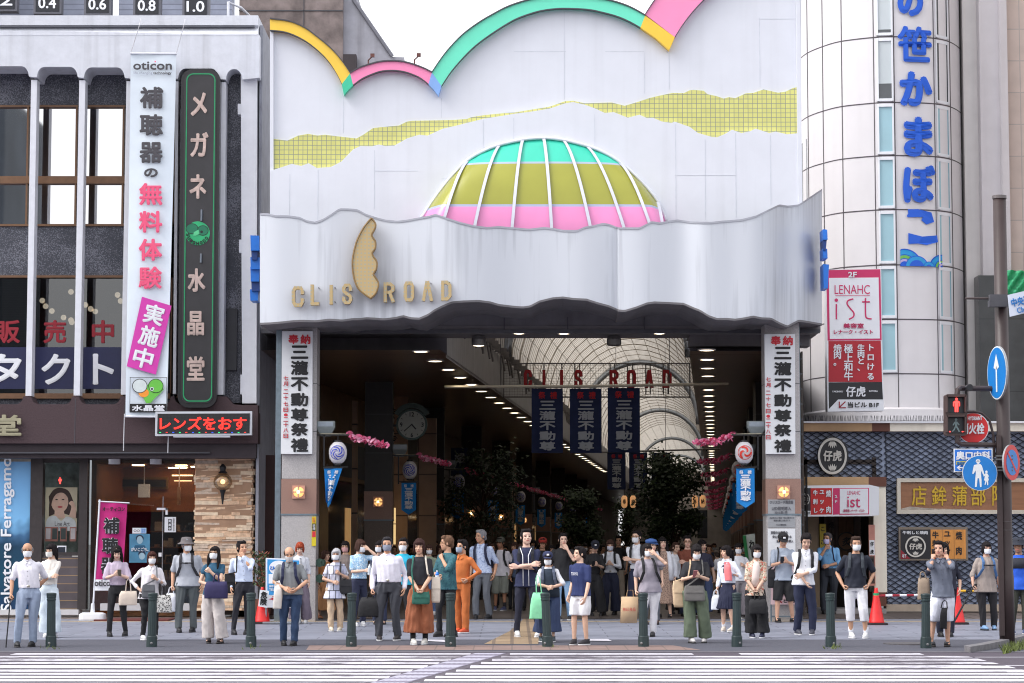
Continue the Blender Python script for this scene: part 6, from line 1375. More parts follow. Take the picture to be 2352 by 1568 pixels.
t = sign('notice', 391, 1222, Yg, 'white notice with a black vertical kanji panel on the glass door', 'notice'); MB().pbox(378, 1187, 404, 1222, Yg, .01, 0).pbox(386, 1192, 394, 1218, Yg-.004, .004, 1).build('sheet', [m_wt, m_bk], t); text('実施中', 387, 1193, 393, 1217, Yg-.007, m_wt, t, bold=.4, vert=True); text('補聴器の無料体験', 397, 1190, 401, 1220, Yg-.004, m_bk, t, vert=True)
t = sign('sticker', 370, 1278, Yg, 'small white square sticker on the glass door edge', 'sticker'); MB().pbox(364, 1269, 371, 1278, Yg, .005).build('sheet', m_wt, t)
# ---- pink nobori flag and its stand
Yk = 46.9; fb = foot_Y(1412); t = root('nobori_flag', (WX(212, Yk, 1400), Yk, gz(Yk)), 'magenta vertical flag with outlined black kanji on a white pole and block base', 'flag')
X, _ = W(213, 1400, Yk); zb = gz(Yk)
MB().tube([(X, Yk, zb+.1), (WX(229, Yk, 1150), Yk, WZ(1147, Yk))], .018, 8).tube([(WX(224, Yk), Yk, WZ(1151, Yk)), (WX(296, Yk), Yk, WZ(1155, Yk))], .012, 6).build('pole', m_mull, t)
b = MB(); b.loft([(X, Yk, zb, .25, .17), (X, Yk, zb+.03, .26, .18), (X, Yk, zb+.13, .255, .17), (X, Yk, zb+.16, .2, .12)], 20, p=5); b.lathe([(.05, .15), (.04, .22), (.035, .34), (.03, .34)], (X, Yk, zb), 12); b.build('water_base', mat('white_plastic', (222, 224, 230), .4, .03, 5), t, smooth=False)
q0, q1 = (230, 1153), (292, 1157); b = MB(); v = []
for i in range(9):
 u = i/8
 for j in range(9):
  w_ = j/8; px = (230-13*w_)+(62+2*w_)*u; py = 1153+203*w_+4*u*(1-w_); Z = WZ(py, Yk); v.append((WX(px, Yk, py), Yk+.02*math.sin(u*8+w_*4), Z))
b.add(v, [(i*9+j, i*9+j+1, (i+1)*9+j+1, (i+1)*9+j) for i in range(8) for j in range(9-1)]); b.m = [1 if (k % 8) >= 7 else 0 for k in range(64)]
b.build('cloth', [mat('magenta_cloth', (184, 34, 116), .8, .1, 5), m_wt], t, smooth=True)
Yt = Yk-.03; text('オーティコン', 235, 1164, 287, 1174, Yt, m_bk, t, bold=.5)
for ch, cx_, y0 in (('補', 256, 1188), ('聴', 253, 1234), ('器', 250, 1280)):
 text(ch, cx_-19, y0, cx_+19, y0+38, Yt, m_wt, t, bold=3.4, name='lettering_outline'); text(ch, cx_-19, y0, cx_+19, y0+38, Yt-.016, m_bk, t, bold=1.5)
text('oticon', 217, 1332, 262, 1346, Yt, m_g4, t, bold=.8)
# ---- red mat, stand sign, cones
X0, X1 = WX(232, 47.3), WX(400, 47.3); o = MB().box(X0, X1, 46.6, 47.8, gz(47)+.0, gz(47)+.03).build('door_mat', mat('maroon_mat', (98, 50, 50), .95, .15, 20, .4)); tag(o, 'dark red door mat in front of the glass shop door', 'mat')
def cone(X, Y, label, col=(216, 34, 34), extra=None, group='traffic cones', h=.7):
 t = root('traffic_cone', (X, Y, gz(Y)), label, 'traffic cone', group); z = gz(Y)
 MB().lathe([(.16, .03), (.145, .06), (.06, .52), (.035, .66), (.03, .7), (.01, .7)], (X, Y, z), 20).build('cone_body', mat('cone_red_%d' % col[1], col, .4, .1, 6), t, smooth=True)
 b = MB(); b.loft([(X, Y, z, .2, .2), (X, Y, z+.035, .2, .2), (X, Y, z+.04, .17, .17)], 20, p=6); b.build('cone_base', mat('cone_base_black', (44, 34, 36), .7), t); return t
cone(WX(604, 45.6), 45.6, 'dirty red traffic cone with a white danger placard beside the blue stand sign'); YC = 45.4
pl = sign('danger_placard', 604, 1390, YC, 'white danger placard with two black kanji hung on the red cone', 'placard'); MB().ppoly([(597, 1354), (618, 1357), (614, 1396), (593, 1392)], YC, .012).build('board', m_board, pl); text('危険', 598, 1358, 614, 1390, YC-.006, m_bk, pl, bold=1, vert=True, rot=5)
Ys = 45.5; t = sign('stand_sign', 640, 1430, Ys, 'blue and white A-frame clinic sign behind the man in jeans', 'stand sign')
MB().ppoly([(611, 1281), (690, 1284), (690, 1395), (612, 1395)], Ys, .03).build('panel', m_wt, t); MB().ppoly([(614, 1284), (687, 1287), (687, 1366), (614, 1366)], Ys-.006, .006).build('blue_print', mat('stand_blue', (54, 150, 214), .5, .06, 4), t)
b = MB(); oval_px(b, 640, 1304, 22, 17, Ys-.01, 0); b.ppoly([(617, 1318), (686, 1318), (686, 1340), (617, 1340)], Ys-.012, .003, 0); poly_px(b, [(617, 1376), (634, 1370), (640, 1374), (640, 1380)], Ys-.012, 1); b.build('print', [m_wt, m_rl], t)
text('ひざ', 620, 1299, 645, 1309, Ys-.014, m_bs, t, bold=.5); text('休診日 日', 618, 1343, 640, 1349, Ys-.012, m_wt, t, bold=.3); text('TEL 022', 618, 1351, 644, 1357, Ys-.012, m_wt, t, bold=.3); text('この先', 624, 1368, 652, 1375, Ys-.014, m_rl, t, bold=.4)
b = MB();
for x in (612, 690): b.tube([(WX(x, Ys), Ys+.02, WZ(1281, Ys)), (WX(x, Ys), Ys+.02, gz(Ys)+.03)], .02, 6)
b.obox((WX(650, Ys), Ys+.02, gz(Ys)+.03), .72, .4, .03); b.build('stand', mat('silver_tube', (176, 180, 186), .3, metal=.6), t)
# bucket plants behind the stand sign
t = root('potted_plants', (WX(606, 47.6), 47.6, gz(47.6)), 'reddish potted plants in the dark recess beside the stone pier', 'plants')
b = MB(); rr = random.Random(8)
for i in range(420):
 px, py = rr.gauss(604, 9), rr.uniform(1270, 1350); X, Z = W(px, py, 47.6+rr.uniform(-.2, .3)); s_ = rr.uniform(.05, .12); u = Vector((rr.uniform(-1, 1), rr.uniform(-.6, .6), rr.uniform(.2, 1))).normalized(); w_ = u.orthogonal().normalized(); d = Vector((X, 47.6+rr.uniform(-.2, .3), Z)); b.add([d, d+u*s_*.5+w_*s_*.18, d+u*s_, d+u*s_*.5-w_*s_*.18], [(0, 1, 2, 3)], rr.choice((0, 0, 1)))
b.build('foliage', [m_f2, mat('reddish_leaf', (124, 62, 48), .6, .3, 5)], t); X = WX(604, 47.6); MB().lathe([(.14, 0), (.2, .36), (.21, .4), (.17, .4)], (X, 47.6, gz(47.6)), 14).build('pot', m_brn, t)
# cones and striped bars in front of the lattice wall
c1 = WX(2011, 45.2); cone(c1, 45.2, 'clean bright red traffic cone with green tape at the restaurant doorway', (224, 38, 40)); c2 = WX(2196, 45.4)
cone(c2, 45.4, 'red traffic cone half hidden behind the man with the phone', (224, 38, 40)); MB().lathe([(.052, .6), (.058, .5), (.06, .52)], (c1, 45.2, gz(45.2)), 12).build('green_tape', mat('green_tape', (40, 150, 100), .6), COL.objects['traffic_cone.001'])
t = root('barrier_bar', (c1, 45.2, gz(45.2)+.55), 'red and white striped plastic bar resting on the two cones', 'barrier bar'); b = MB(); n = 11
for i in range(n): xa, xb = c1+.04+(c2-c1-.08)*i/n, c1+.04+(c2-c1-.08)*(i+1)/n; za = gz(45.2)+.55; b.tube([(xa, 45.2, za+.02*i/n), (xb, 45.22, za+.02*(i+1)/n)], .022, 8, i % 2)
b.build('bar', [m_rd, m_wt], t)
t = root('barrier_bar', (WX(2210, 46), 46, gz(46)+.6), 'yellow and black striped bar behind the man with the phone', 'barrier bar'); b = MB()
for i in range(5): b.tube([(WX(2186+i*15, 46), 46, WZ(1357, 46)), (WX(2201+i*15, 46), 46, WZ(1357, 46))], .024, 8, i % 2)
b.build('bar', [m_bk, mat('bar_yellow', (222, 172, 40), .5)], t)
# ---- signs on the right-hand building
Yi = 49.6; t = sign('tall_shop_sign', 1962, 944, Yi, 'tall white, red and black salon and grill sign in front of the rounded tower', 'shop sign')
MB().ppoly([(1897, 619), (2023, 617), (2030, 943), (1901, 945)], Yi, .35).build('case', m_wfr, t)
m_ros = mat('rose_red', (206, 46, 104), .45, .05, 4); m_crs = mat('crimson', (176, 28, 44), .45, .1, .8); m_sbk = mat('sign_black', (30, 30, 36), .4, .05, 4)
b = MB(); b.ppoly([(1898, 620), (2022, 618), (2025, 781), (1901, 782)], Yi-.004, .004, 0); b.ppoly([(1904, 638), (2018, 637), (2021, 777), (1906, 778)], Yi-.008, .004, 1); b.ppoly([(1903, 783), (2023, 782), (2026, 877), (1903, 877)], Yi-.004, .004, 2); b.ppoly([(1903, 878), (2026, 877), (2028, 917), (1925, 917), (1904, 939)], Yi-.004, .004, 3); b.build('face', [m_ros, m_wt, m_crs, m_sbk], t); Yt = Yi-.014
text('2F', 1948, 624, 1968, 637, Yt, m_wt, t, bold=.7); text('LENAHC', 1917, 654, 1998, 675, Yt, m_ros, t);
b = MB()
def stroke_px(b, P, w_, Y):
 Q = [Vector((W(x, y, Y)[0], Y, W(x, y, Y)[1])) for x, y in P]; b.tube(Q, w_/2*Y/F, 6, flat=.25)
stroke_px(b, [(1921, 698), (1921, 733)], 3.4, Yt); oval_px(b, 1921, 689, 4, 4, Yt-.004, 0); stroke_px(b, smooth_line([(1960, 686), (1948, 690), (1946, 698), (1953, 708), (1961, 718), (1960, 727), (1950, 733)], 4), 3.4, Yt); stroke_px(b, smooth_line([(1988, 684), (1988, 720), (1991, 730), (2002, 732)], 4), 3.4, Yt); stroke_px(b, [(1980, 693), (1998, 693)], 3.4, Yt); b.build('lettering', m_ros, t)
MB().pbox(1919, 678, 1998, 679, Yt, .003).build('rule', m_ros, t); text('美容室', 1937, 742, 1984, 754, Yt, m_ros, t, bold=.6); text('レナーク・イスト', 1915, 757, 2005, 767, Yt, m_ros, t, bold=.5)
for s_, x0, x1, y0, y1 in (('トロける', 1992, 2008, 790, 872), ('生肉と、', 1969, 1986, 790, 852), ('極上和牛', 1938, 1959, 790, 874), ('焼肉。', 1914, 1933, 790, 840)): text(s_, x0, y0, x1, y1, Yt, m_wt, t, bold=.7, vert=True)
text('仔虎', 1943, 887, 1988, 911, Yt, m_wt, t, bold=.9); text('YAKINIKU', 1911, 897, 1936, 901, Yt, m_wt, t, bold=.3); text('KOTORA', 1996, 896, 2016, 900, Yt, m_wt, t, bold=.3); text('当ビル B1F', 1947, 923, 2019, 936, Yt, m_bk, t, bold=.6)
b = MB(); stroke_px(b, [(1942, 922), (1929, 934)], 2.6, Yt); stroke_px(b, [(1928, 922), (1928, 936), (1943, 936)], 2.6, Yt); b.build('arrow', m_rd, t)
MB().box(WX(1960, Yi)-.05, WX(1960, Yi)+.05, Yi+.3, Yi+2, WZ(700, Yi)-.05, WZ(700, Yi)+.05).box(WX(1960, Yi)-.05, WX(1960, Yi)+.05, Yi+.3, Yi+2, WZ(880, Yi)-.05, WZ(880, Yi)+.05).build('arm', m_edge, t)
# round emblem on the lattice
Ye = 50.7
def crest(px, py, r, Y, t, ry=None):
 ry = ry or r; b = MB()
 n = 40; P = lambda q: [(px+r*q*math.cos(a), py-ry*q*math.sin(a)) for a in np.linspace(0, 2*math.pi, n+1)]
 b.pstrip(P(.98), P(.84), Y-.03, .03, 0)
 for sy in (-1, 1):
  for k in (-2, -1, 0, 1, 2):
   a = k*.36; tip = (px+math.sin(a)*r*.36, py+sy*(ry*.8-math.cos(a)*ry*.36*1.0)); base = (px, py+sy*ry*.8) if False else (px+k*r*.05, py+sy*ry*.80)
   tipp = (px+math.sin(a)*r*.42, py+sy*(ry*.80-math.cos(a)*ry*.40)) if sy < 0 else (px+math.sin(a)*r*.42, py+ry*.80-math.cos(a)*ry*.40)
   mx_, my_ = (base[0]+tipp[0])/2, (base[1]+tipp[1])/2; dx, dy = tipp[0]-base[0], tipp[1]-base[1]; l_ = math.hypot(dx, dy) or 1; nx_, ny_ = -dy/l_*r*.07, dx/l_*r*.07
   poly_px(b, [base, (mx_+nx_, my_+ny_), tipp, (mx_-nx_, my_-ny_)], Y-.034-.003*(k+2), 0)
 b.build('crest', m_crest, t); text('仔虎', px-r*.62, py-ry*.3, px+r*.62, py+ry*.28, Y-.04, m_crest, t, bold=r*.035)
m_crest = mat('crest_ivory', (216, 212, 204), .5, .04, 5)
t = sign('round_emblem', 1913, 1090, Ye, 'round black emblem with ivory ring and two kanji on the blue lattice', 'emblem'); X, Z = W(1913, 1047, Ye); MB().disc((X, Ye, Z), 44*Ye/F, .14, 40, 0, 0, 35*Ye/F).build('disc', m_sbk, t); crest(1912, 1047, 34, Ye-.08, t, 43)
# light box over the doorway
Yx = 49.9; t = sign('light_box_sign', 1930, 1185, Yx, 'wide light box over the doorway with black, red, pink and white panels', 'shop sign')
MB().ppoly([(1840, 1115), (1997, 1113), (2019, 1118), (2019, 1183), (1999, 1185), (1840, 1186)], Yx, .45).build('case', m_wfr, t); b = MB()
for x0, x1, mi in ((1841, 1862, 0), (1862, 1911, 1), (1913, 1927, 2), (1927, 1996, 2), (1929, 1994, 3)): b.ppoly([(x0, 1121), (x1, 1120.5), (x1, 1181), (x0, 1182)] if mi != 3 else [(x0, 1122.5), (x1, 1122), (x1, 1179), (x0, 1179.5)], Yx-.004-.004*(mi == 3), .004, mi)
b.ppoly([(1841, 1173), (1862, 1173), (1862, 1181), (1841, 1181)], Yx-.012, .004, 3); b.build('face', [m_sbk, mat('bright_red_panel', (196, 30, 32), .45), m_ros, m_wt], t); Yt = Yx-.016
for s_, x0, x1 in (('牛刺し', 1867, 1878), ('ユッケ', 1882, 1893), ('焼肉', 1897, 1909)): text(s_, x0, 1125, x1, 1178, Yt, m_wt, t, bold=.7, vert=True)
text('2F', 1917, 1137, 1923, 1155, Yt, m_wt, t, bold=.4, vert=True); text('LENAHC', 1946, 1127, 1976, 1136, Yt, m_ros, t); text('ist', 1946, 1140, 1976, 1165, Yt, m_ros, t, bold=.2); text('美容室レナーク・イスト', 1937, 1169, 1986, 1176, Yt, m_ros, t, bold=.2); crest(1851, 1146, 9, Yx-.01, t, 14); text('当ビルB1F', 1842, 1174, 1861, 1180, Yt, m_bk, t, bold=.2)
# wooden name board with gilt kanji
Yw = 50.55; t = sign('wooden_name_board', 2215, 1180, Yw, 'brown wooden name board with carved gilt kanji in a cream frame', 'shop sign')
m_wood = mat('board_wood', (150, 104, 74), .5, .2, 3, .1, stretch=(.5, 1, 5)); m_gilt = mat('gilt', (206, 170, 58), .35, .2, 12, metal=.5)
MB().pbox(2068, 1106, 2470, 1172, Yw, .08).build('board', m_wood, t); b = MB()
for (x0, y0, x1, y1) in ((2061, 1098, 2470, 1107), (2061, 1171, 2470, 1180), (2061, 1107, 2069, 1171)): b.pbox(x0, y0, x1, y1, Yw-.05, .12)
b.build('frame', mat('cream_frame', (206, 198, 184), .6, .06, 4), t)
for ch, x in (('店', 2111), ('鉾', 2157), ('蒲', 2204), ('部', 2247), ('阿', 2296)): text(ch, x-17, 1116, x+17, 1161, Yw-.02, m_gilt, t, bold=.8)
b = MB(); poly_px(b, [(2070, 1168), (2090, 1163), (2120, 1166), (2150, 1168), (2220, 1169), (2220, 1171), (2070, 1171)], Yw-.006, 0); b.build('weathered_edge', mat('bleached_wood', (176, 166, 156), .8, .3, 6), t)
# menu board
Ym = 50.55; t = sign('menu_board', 2143, 1287, Ym, 'grill menu board with black crest panel and orange wood panels in a grey frame', 'shop sign')
b = MB(); b.pbox(2065, 1210, 2223, 1287, Ym, .1); b.build('frame', mat('taupe_frame', (128, 116, 104), .5, .08, 5), t)
b = MB(); b.pbox(2069, 1216, 2138, 1283, Ym-.01, .01, 0)
for k in range(3): b.pbox(2138+k*27, 1216, 2164.3+k*27, 1283, Ym-.01, .01, 1)
poly_px(b, [(2069, 1283), (2069, 1262), (2091, 1283)], Ym-.014, 2); b.build('face', [m_sbk, mat('orange_wood', (222, 150, 72), .5, .15, 3, stretch=(4, 1, .6)), m_rd], t)
text('牛刺しと焼肉', 2073, 1219, 2131, 1227, Ym-.016, m_wt, t, bold=.5); crest(2103, 1255, 24, Ym-.012, t, 25); text('地下', 2072, 1272, 2082, 1281, Ym-.018, m_wt, t, bold=.2)
for s_, x in (('牛刺し', 2148), ('ユッケ', 2175), ('焼肉', 2202)): text(s_, x-7, 1220, x+8, 1274, Ym-.016, m_bk, t, bold=.7, vert=True)
# basement sign easel behind the man in shorts
Yq = 46.5; t = sign('easel_sign', 1790, 1420, Yq, 'low easel sign with red and pink print behind the man in black shorts', 'stand sign')
MB().ppoly([(1770, 1292), (1832, 1292), (1832, 1388), (1770, 1388)], Yq, .03).build('panel', mat('easel_panel', (226, 196, 200), .5, .1, 3), t); b = MB();
for x in (1770, 1832): b.tube([(WX(x, Yq), Yq+.02, WZ(1290, Yq)), (WX(x, Yq), Yq+.02, gz(Yq))], .015, 6)
b.tube([(WX(1770, Yq), Yq+.02, gz(Yq)+.1), (WX(1832, Yq), Yq+.02, gz(Yq)+.1)], .015, 6); b.build('stand', m_steel, t); text('焼肉', 1788, 1352, 1826, 1368, Yq-.006, m_bk, t, bold=.8); text('ビルB1', 1800, 1374, 1830, 1384, Yq-.006, m_bk, t, bold=.4); b = MB(); stroke_px(b, [(1780, 1372), (1796, 1384)], 3, Yq-.01); b.build('arrow', m_rd, t)
# ---- bollards
m_bol = mat('bollard_green', (38, 54, 56), .45, .15, 8, .05); m_bolt = mat('bollard_metal', (122, 122, 124), .5, metal=.6)
BY = 37.75
t0 = root('bollard', (0, BY, 0), 'dark green fluted iron bollard with a ringed cap', 'bollard', 'bollards along the crossing')
b = MB(); n = 56; rings = []
prof = [(.155, 0, 0), (.155, .05, 0), (.152, .16, 0), (.140, .168, 0), (.140, .178, 0), (.128, .18, 1), (.118, .73, 1), (.13, .735, 0), (.133, .755, 0), (.122, .76, 0), (.122, .775, 0), (.134, .78, 0), (.136, .80, 0), (.130, .805, 0), (.138, .81, 0), (.142, .838, 0), (.134, .85, 0), (.05, .858, 0)]
v = []
for (r, z, fl) in prof:
 for k in range(n): a = 2*math.pi*k/n; q = .56*r*(1-.07*(fl and k % 4 == 0)-.03*(fl and k % 4 in (1, 3))); v.append((q*math.cos(a), BY+q*math.sin(a), z))
b.add(v, [(i*n+k, i*n+(k+1) % n, (i+1)*n+(k+1) % n, (i+1)*n+k) for i in range(len(prof)-1) for k in range(n)]+[tuple(range((len(prof)-1)*n, len(prof)*n))])
t0.location = (0, BY, 0); b.build('post', m_bol, t0); bt = MB().sphere((0, BY-.088, .06), .022, .012, .022, 8, 6); bt.build('bolt', m_bolt, t0)
BOL = ((118, 'leftmost, beside the old man with the cane'), (349, 'in front of the woman with the patterned bag'), (577, 'beside the man touching his ear'), (807, 'beside the woman in the chequered tunic'), (1035, 'beside the man in the teal shirt'), (1258, 'in front of the child in the navy cap'), (1478, 'beside the paper shopping bag'), (1692, 'beside the girl in the sailor uniform'), (1908, 'in front of the man in the pale blue shirt'), (2126, 'rightmost, beside the man with two phones at his ears'))
for i, (px, wh) in enumerate(BOL):
 Y = BY if i < 7 else BY+(.05, -.05, -.35)[i-7]; loc = (WX(px, Y, 1430), Y, gz(Y)); o = t0 if i == 0 else dup(t0, loc)
 o.location = loc; o['label'] = ('dark green fluted bollard '+wh).replace('two phones at his ears', 'the phone')
 o.rotation_euler = (0, R(-3.2) if px == 1258 else R(.6 if i % 2 else -.4), R((-8, 6, 0, 3, 5, -30, -25, 30, 25, 8)[i]))
# ---- the signal pole at the right
YP = 38.4; m_pole = mat('dark_brown_pole', (62, 50, 50), .45, .12, 6); t = root('signal_pole', (WX(2306, YP), YP, gz(YP)), 'thick dark brown steel pole carrying road signs at the right', 'pole'); Xp = WX(2303, YP, 1000); Xb, Xt = WX(2312, YP, 1475), WX(2297, YP, 460)
zt = WZ(456, YP); MB().lathe([(.0, 0)]*0+[(.122, 0), (.122, 1.1), (.116, 1.13), (.112, 2.0), (.106, zt-.02)], ((Xb+Xt)/2, YP, gz(YP)), 24).build('shaft', m_pole, t, smooth=True)
xm = (Xb+Xt)/2; b = MB(); b.lathe([(.118, zt-.02), (.118, zt+.03), (.06, zt+.045)], (xm, YP, gz(YP)), 20);
for z in (WZ(1218, YP), WZ(1198, YP), WZ(1340, YP)): b.lathe([(.117, z), (.119, z+.012), (.117, z+.012)], (xm, YP, 0), 20)
b.build_each('band', mat('pole_band', (110, 104, 104), .4, metal=.4), t)
x2 = WX(2297, YP); MB().box(x2-.055, x2+.02, YP-.16, YP-.08, gz(YP)+.15, WZ(1000, YP)).build('conduit', m_pole, t)
b = MB()
def arm(pts, r=.035): b.tube([(WX(x, YP), YP-.05-d, WZ(y, YP)) for x, y, d in pts], r, 8)
arm([(2297, 893, 0), (2216, 893, .1), (2205, 893, .15), (2199, 897, .2), (2197, 908, .2)], .045); arm([(2295, 1022, 0), (2205, 1022, .2), (2196, 1016, .2), (2196, 1000, .2)], .04); arm([(2286, 1050, 0), (2283, 1000, .05), (2274, 966, .08), (2256, 950, .1), (2238, 946, .1), (2215, 947, .1)], .022); arm([(2290, 686, 0), (2228, 686, .02), (2224, 687, .02)], .018); arm([(2300, 693, 0), (2340, 690, .1), (2400, 680, .1)], .022)
b.build_each('arm', m_pole, t); b = MB()
for x, y in ((2299, 686), (2297, 700)): b.obox((WX(x, YP), YP-.16, WZ(y, YP)), .3, .14, .1)
b.build('clamps', m_edge, t); MB().disc((WX(2224, YP), YP-.28, WZ(893, YP)), .055, .16, 16).build('speaker', m_sbk, t)
# pedestrian signal
Ysg = YP-.3; t = sign('pedestrian_signal', 2197, 1000, Ysg, 'pedestrian signal with red standing figure lit above a dark walking figure', 'traffic signal')
MB().ppoly(rrect(2172, 905, 2221, 1000, 5), Ysg, .2).build('housing', mat('signal_brown', (74, 58, 56), .5, .12, 8), t); b = MB()
for (y0, y1) in ((910, 948), (957, 995)): b.ppoly(rrect(2178, y0, 2216, y1, 3), Ysg-.006, .006)
b.build('lens', mat('signal_lens', (44, 46, 50), .25, .1, 6), t)
for y0 in (908, 954):
 b = MB()
 for (x0, y0_, x1, y1_) in ((2175, y0, 2219, y0+2.5), (2175, y0, 2177.5, y0+38), (2216.5, y0, 2219, y0+38)): b.pbox(x0, y0_, x1, y1_, Ysg-.12, .12)
 b.build('visor', MATS['signal_brown'], t)
m_rglow = mat('red_figure_glow', (255, 66, 60), .4, 0, 1, emit=2.6); m_grf = mat('grey_green_figure', (120, 140, 142), .4); Yt = Ysg-.012
def figure(b, cx_, top, h, Y, mi=0, walk=False):
 s_ = h/32; oval_px(b, cx_, top+3.4*s_, 3*s_, 3.2*s_, Y, mi, 12)
 if not walk: poly_px(b, [(cx_-3.6*s_, top+7*s_), (cx_+3.6*s_, top+7*s_), (cx_+7.6*s_, top+10*s_), (cx_+7.8*s_, top+19*s_), (cx_+5.4*s_, top+19*s_), (cx_+5.2*s_, top+12*s_), (cx_+4*s_, top+12*s_), (cx_+3.8*s_, top+32*s_), (cx_+.5*s_, top+32*s_), (cx_, top+21*s_), (cx_-.5*s_, top+32*s_), (cx_-3.8*s_, top+32*s_), (cx_-4*s_, top+12*s_), (cx_-5.2*s_, top+12*s_), (cx_-5.4*s_, top+19*s_), (cx_-7.8*s_, top+19*s_), (cx_-7.6*s_, top+10*s_)], Y, mi)
 else: poly_px(b, [(cx_-1*s_, top+7*s_), (cx_+3*s_, top+8*s_), (cx_+8*s_, top+15*s_), (cx_+6.5*s_, top+17*s_), (cx_+3*s_, top+13*s_), (cx_+2.5*s_, top+18*s_), (cx_+6*s_, top+24*s_), (cx_+9*s_, top+31*s_), (cx_+6*s_, top+32*s_), (cx_+2.5*s_, top+25*s_), (cx_-.5*s_, top+21*s_), (cx_-3*s_, top+27*s_), (cx_-8*s_, top+32*s_), (cx_-9.5*s_, top+30*s_), (cx_-5.5*s_, top+25*s_), (cx_-2.5*s_, top+18*s_), (cx_-2.5*s_, top+12*s_), (cx_-6*s_, top+17*s_), (cx_-8*s_, top+16*s_), (cx_-4.5*s_, top+9*s_)], Y, mi)
b = MB(); figure(b, 2197, 913, 33, Yt); b.build('red_figure', m_rglow, t); b = MB(); figure(b, 2196, 960, 32, Yt, 0, True); b.build('walking_figure', m_grf, t); b = MB(); oval_px(b, 2182, 991, 2.2, 1.4, Yt, 0, 8); oval_px(b, 2211, 991, 2.2, 1.4, Yt, 0, 8); b.build('indicator', m_rglow, t)
b = MB(); figure(b, 138, 1096, 15, 48.45); b.build('red_figure', m_rglow, COL.objects['pedestrian_reflection'])
# road signs
m_sgb = mat('road_sign_blue', (24, 122, 200), .35, .04, 5); m_sgw = mat('road_sign_white', (226, 230, 234), .35, .04, 5); m_sgr = mat('road_sign_red', (206, 40, 42), .35, .05, 5); m_back = mat('sign_back_grey', (150, 152, 156), .5)
def road_sign(px, py, ry, rx, Y, label, rz):
 t = sign('road_sign', px, py+ry, Y, label, 'road sign'); X, Z = W(px, py, Y); r = ry*Y/F
 MB().disc((X, Y, Z), r, .03, 40, 0, rz).build('plate', m_back, t); return t, X, Z, r, Matrix.Rotation(rz, 3, 'Z')
def local(t, pts, X, Y, Z, r, Mr, o, name, m_):
 b = MB()
 for P in pts: b.add([Vector((X, Y, Z))+Mr @ Vector((p[0]*r, -o, p[1]*r)) for p in P], [tuple(range(len(P)))])
 return b.build(name, m_, t)
cir = lambda q, n=36: [(q*math.cos(a), q*math.sin(a)) for a in np.linspace(0, 2*math.pi, n, endpoint=False)]
Y = YP-.3; t, X, Z, r, Mr = road_sign(2292, 856, 61.5, 22, Y, 'blue one-way sign with a white upward arrow turned almost edge-on', R(-81)); tt = t
local(t, [cir(1)], X, Y, Z, r, Mr, .018, 'rim', m_sgw); local(t, [cir(.95)], X, Y, Z, r, Mr, .022, 'field', m_sgb); local(t, [[(-.07, -.72), (.07, -.72), (.07, .25), (-.07, .25)], [(-.28, .2), (0, .1), (0, .72)], [(0, .72), (0, .1), (.28, .2)]], X, Y, Z, r, Mr, .026, 'arrow', m_sgw)
Y = YP-.35; t, X, Z, r, Mr = road_sign(2250, 1086, 40.5, 40, Y, 'round blue sign with a white adult and child on foot', R(3))
local(t, [cir(1)], X, Y, Z, r, Mr, .018, 'rim', m_sgw); local(t, [cir(.97)], X, Y, Z, r, Mr, .022, 'field', m_sgb)
man = [(-.05,.5),(.1,.5),(.17,.42),(.28,.05),(.3,-.1),(.24,-.12),(.14,.12),(.12,-.05),(.14,-.4),(.14,-.78),(.05,-.8),(.0,-.3),(-.08,-.3),(-.14,-.78),(-.25,-.8),(-.22,-.4),(-.18,-.02),(-.2,.15),(-.3,-.05),(-.38,-.05),(-.36,.1),(-.28,.45)]
local(t, [[(x-.06, z) for x, z in man], [(-.1+.1*math.cos(a), .62+.11*math.sin(a)) for a in np.linspace(0, 6.28, 14, endpoint=False)], [(-.24, .63), (.04, .63), (.0, .75), (-.1, .79), (-.2, .75)]], X, Y, Z, r, Mr, .026, 'adult_figure', m_sgw)
local(t, [[(.3,-.02),(.42,-.03),(.52,-.2),(.48,-.22),(.45,-.16),(.5,-.42),(.46,-.42),(.46,-.68),(.4,-.7),(.38,-.45),(.3,-.68),(.25,-.66),(.3,-.44),(.22,-.42),(.28,-.18),(.18,-.2),(.2,-.12)], [(.37+.07*math.cos(a), .06+.08*math.sin(a)) for a in np.linspace(0, 6.28, 12, endpoint=False)]], X, Y, Z, r, Mr, .026, 'child_figure', m_sgw)
Y = YP-.25; t, X, Z, r, Mr = road_sign(2322, 1062, 41, 18, Y, 'round blue no parking sign with red rim and slash seen from the side', R(52))
local(t, [cir(1)], X, Y, Z, r, Mr, .018, 'rim', m_sgr); local(t, [cir(.72)], X, Y, Z, r, Mr, .022, 'field', m_sgb); local(t, [[(-.56, .46), (-.46, .56), (.56, -.46), (.46, -.56)]], X, Y, Z, r, Mr, .026, 'slash', m_sgr)
b = MB(); xq = WX(2306, YP)
for y in (1048, 1056, 1074, 1081): b.box(WX(2284, YP), WX(2322, YP), YP-.28, YP-.2, WZ(y, YP)-.012, WZ(y, YP)+.012)
b.build('sign_straps', m_bolt, COL.objects['signal_pole'])
Yh = YP-.12; t, X, Z, r, Mr = road_sign(2235, 983, 35.5, 33, Yh, 'round red fire hydrant sign partly hidden behind the pedestrian signal', R(-10)); local(t, [cir(1)], X, Yh, Z, r, Mr, .018, 'rim', m_sgw); local(t, [cir(.96)], X, Yh, Z, r, Mr, .022, 'field', m_sgr)
text('FIRE HYDRANT', 2208, 956, 2256, 965, Yh-.06, m_sgw, t, bold=.4); text('消火栓', 2207, 971, 2261, 997, Yh-.06, m_sgw, t, bold=1.1)
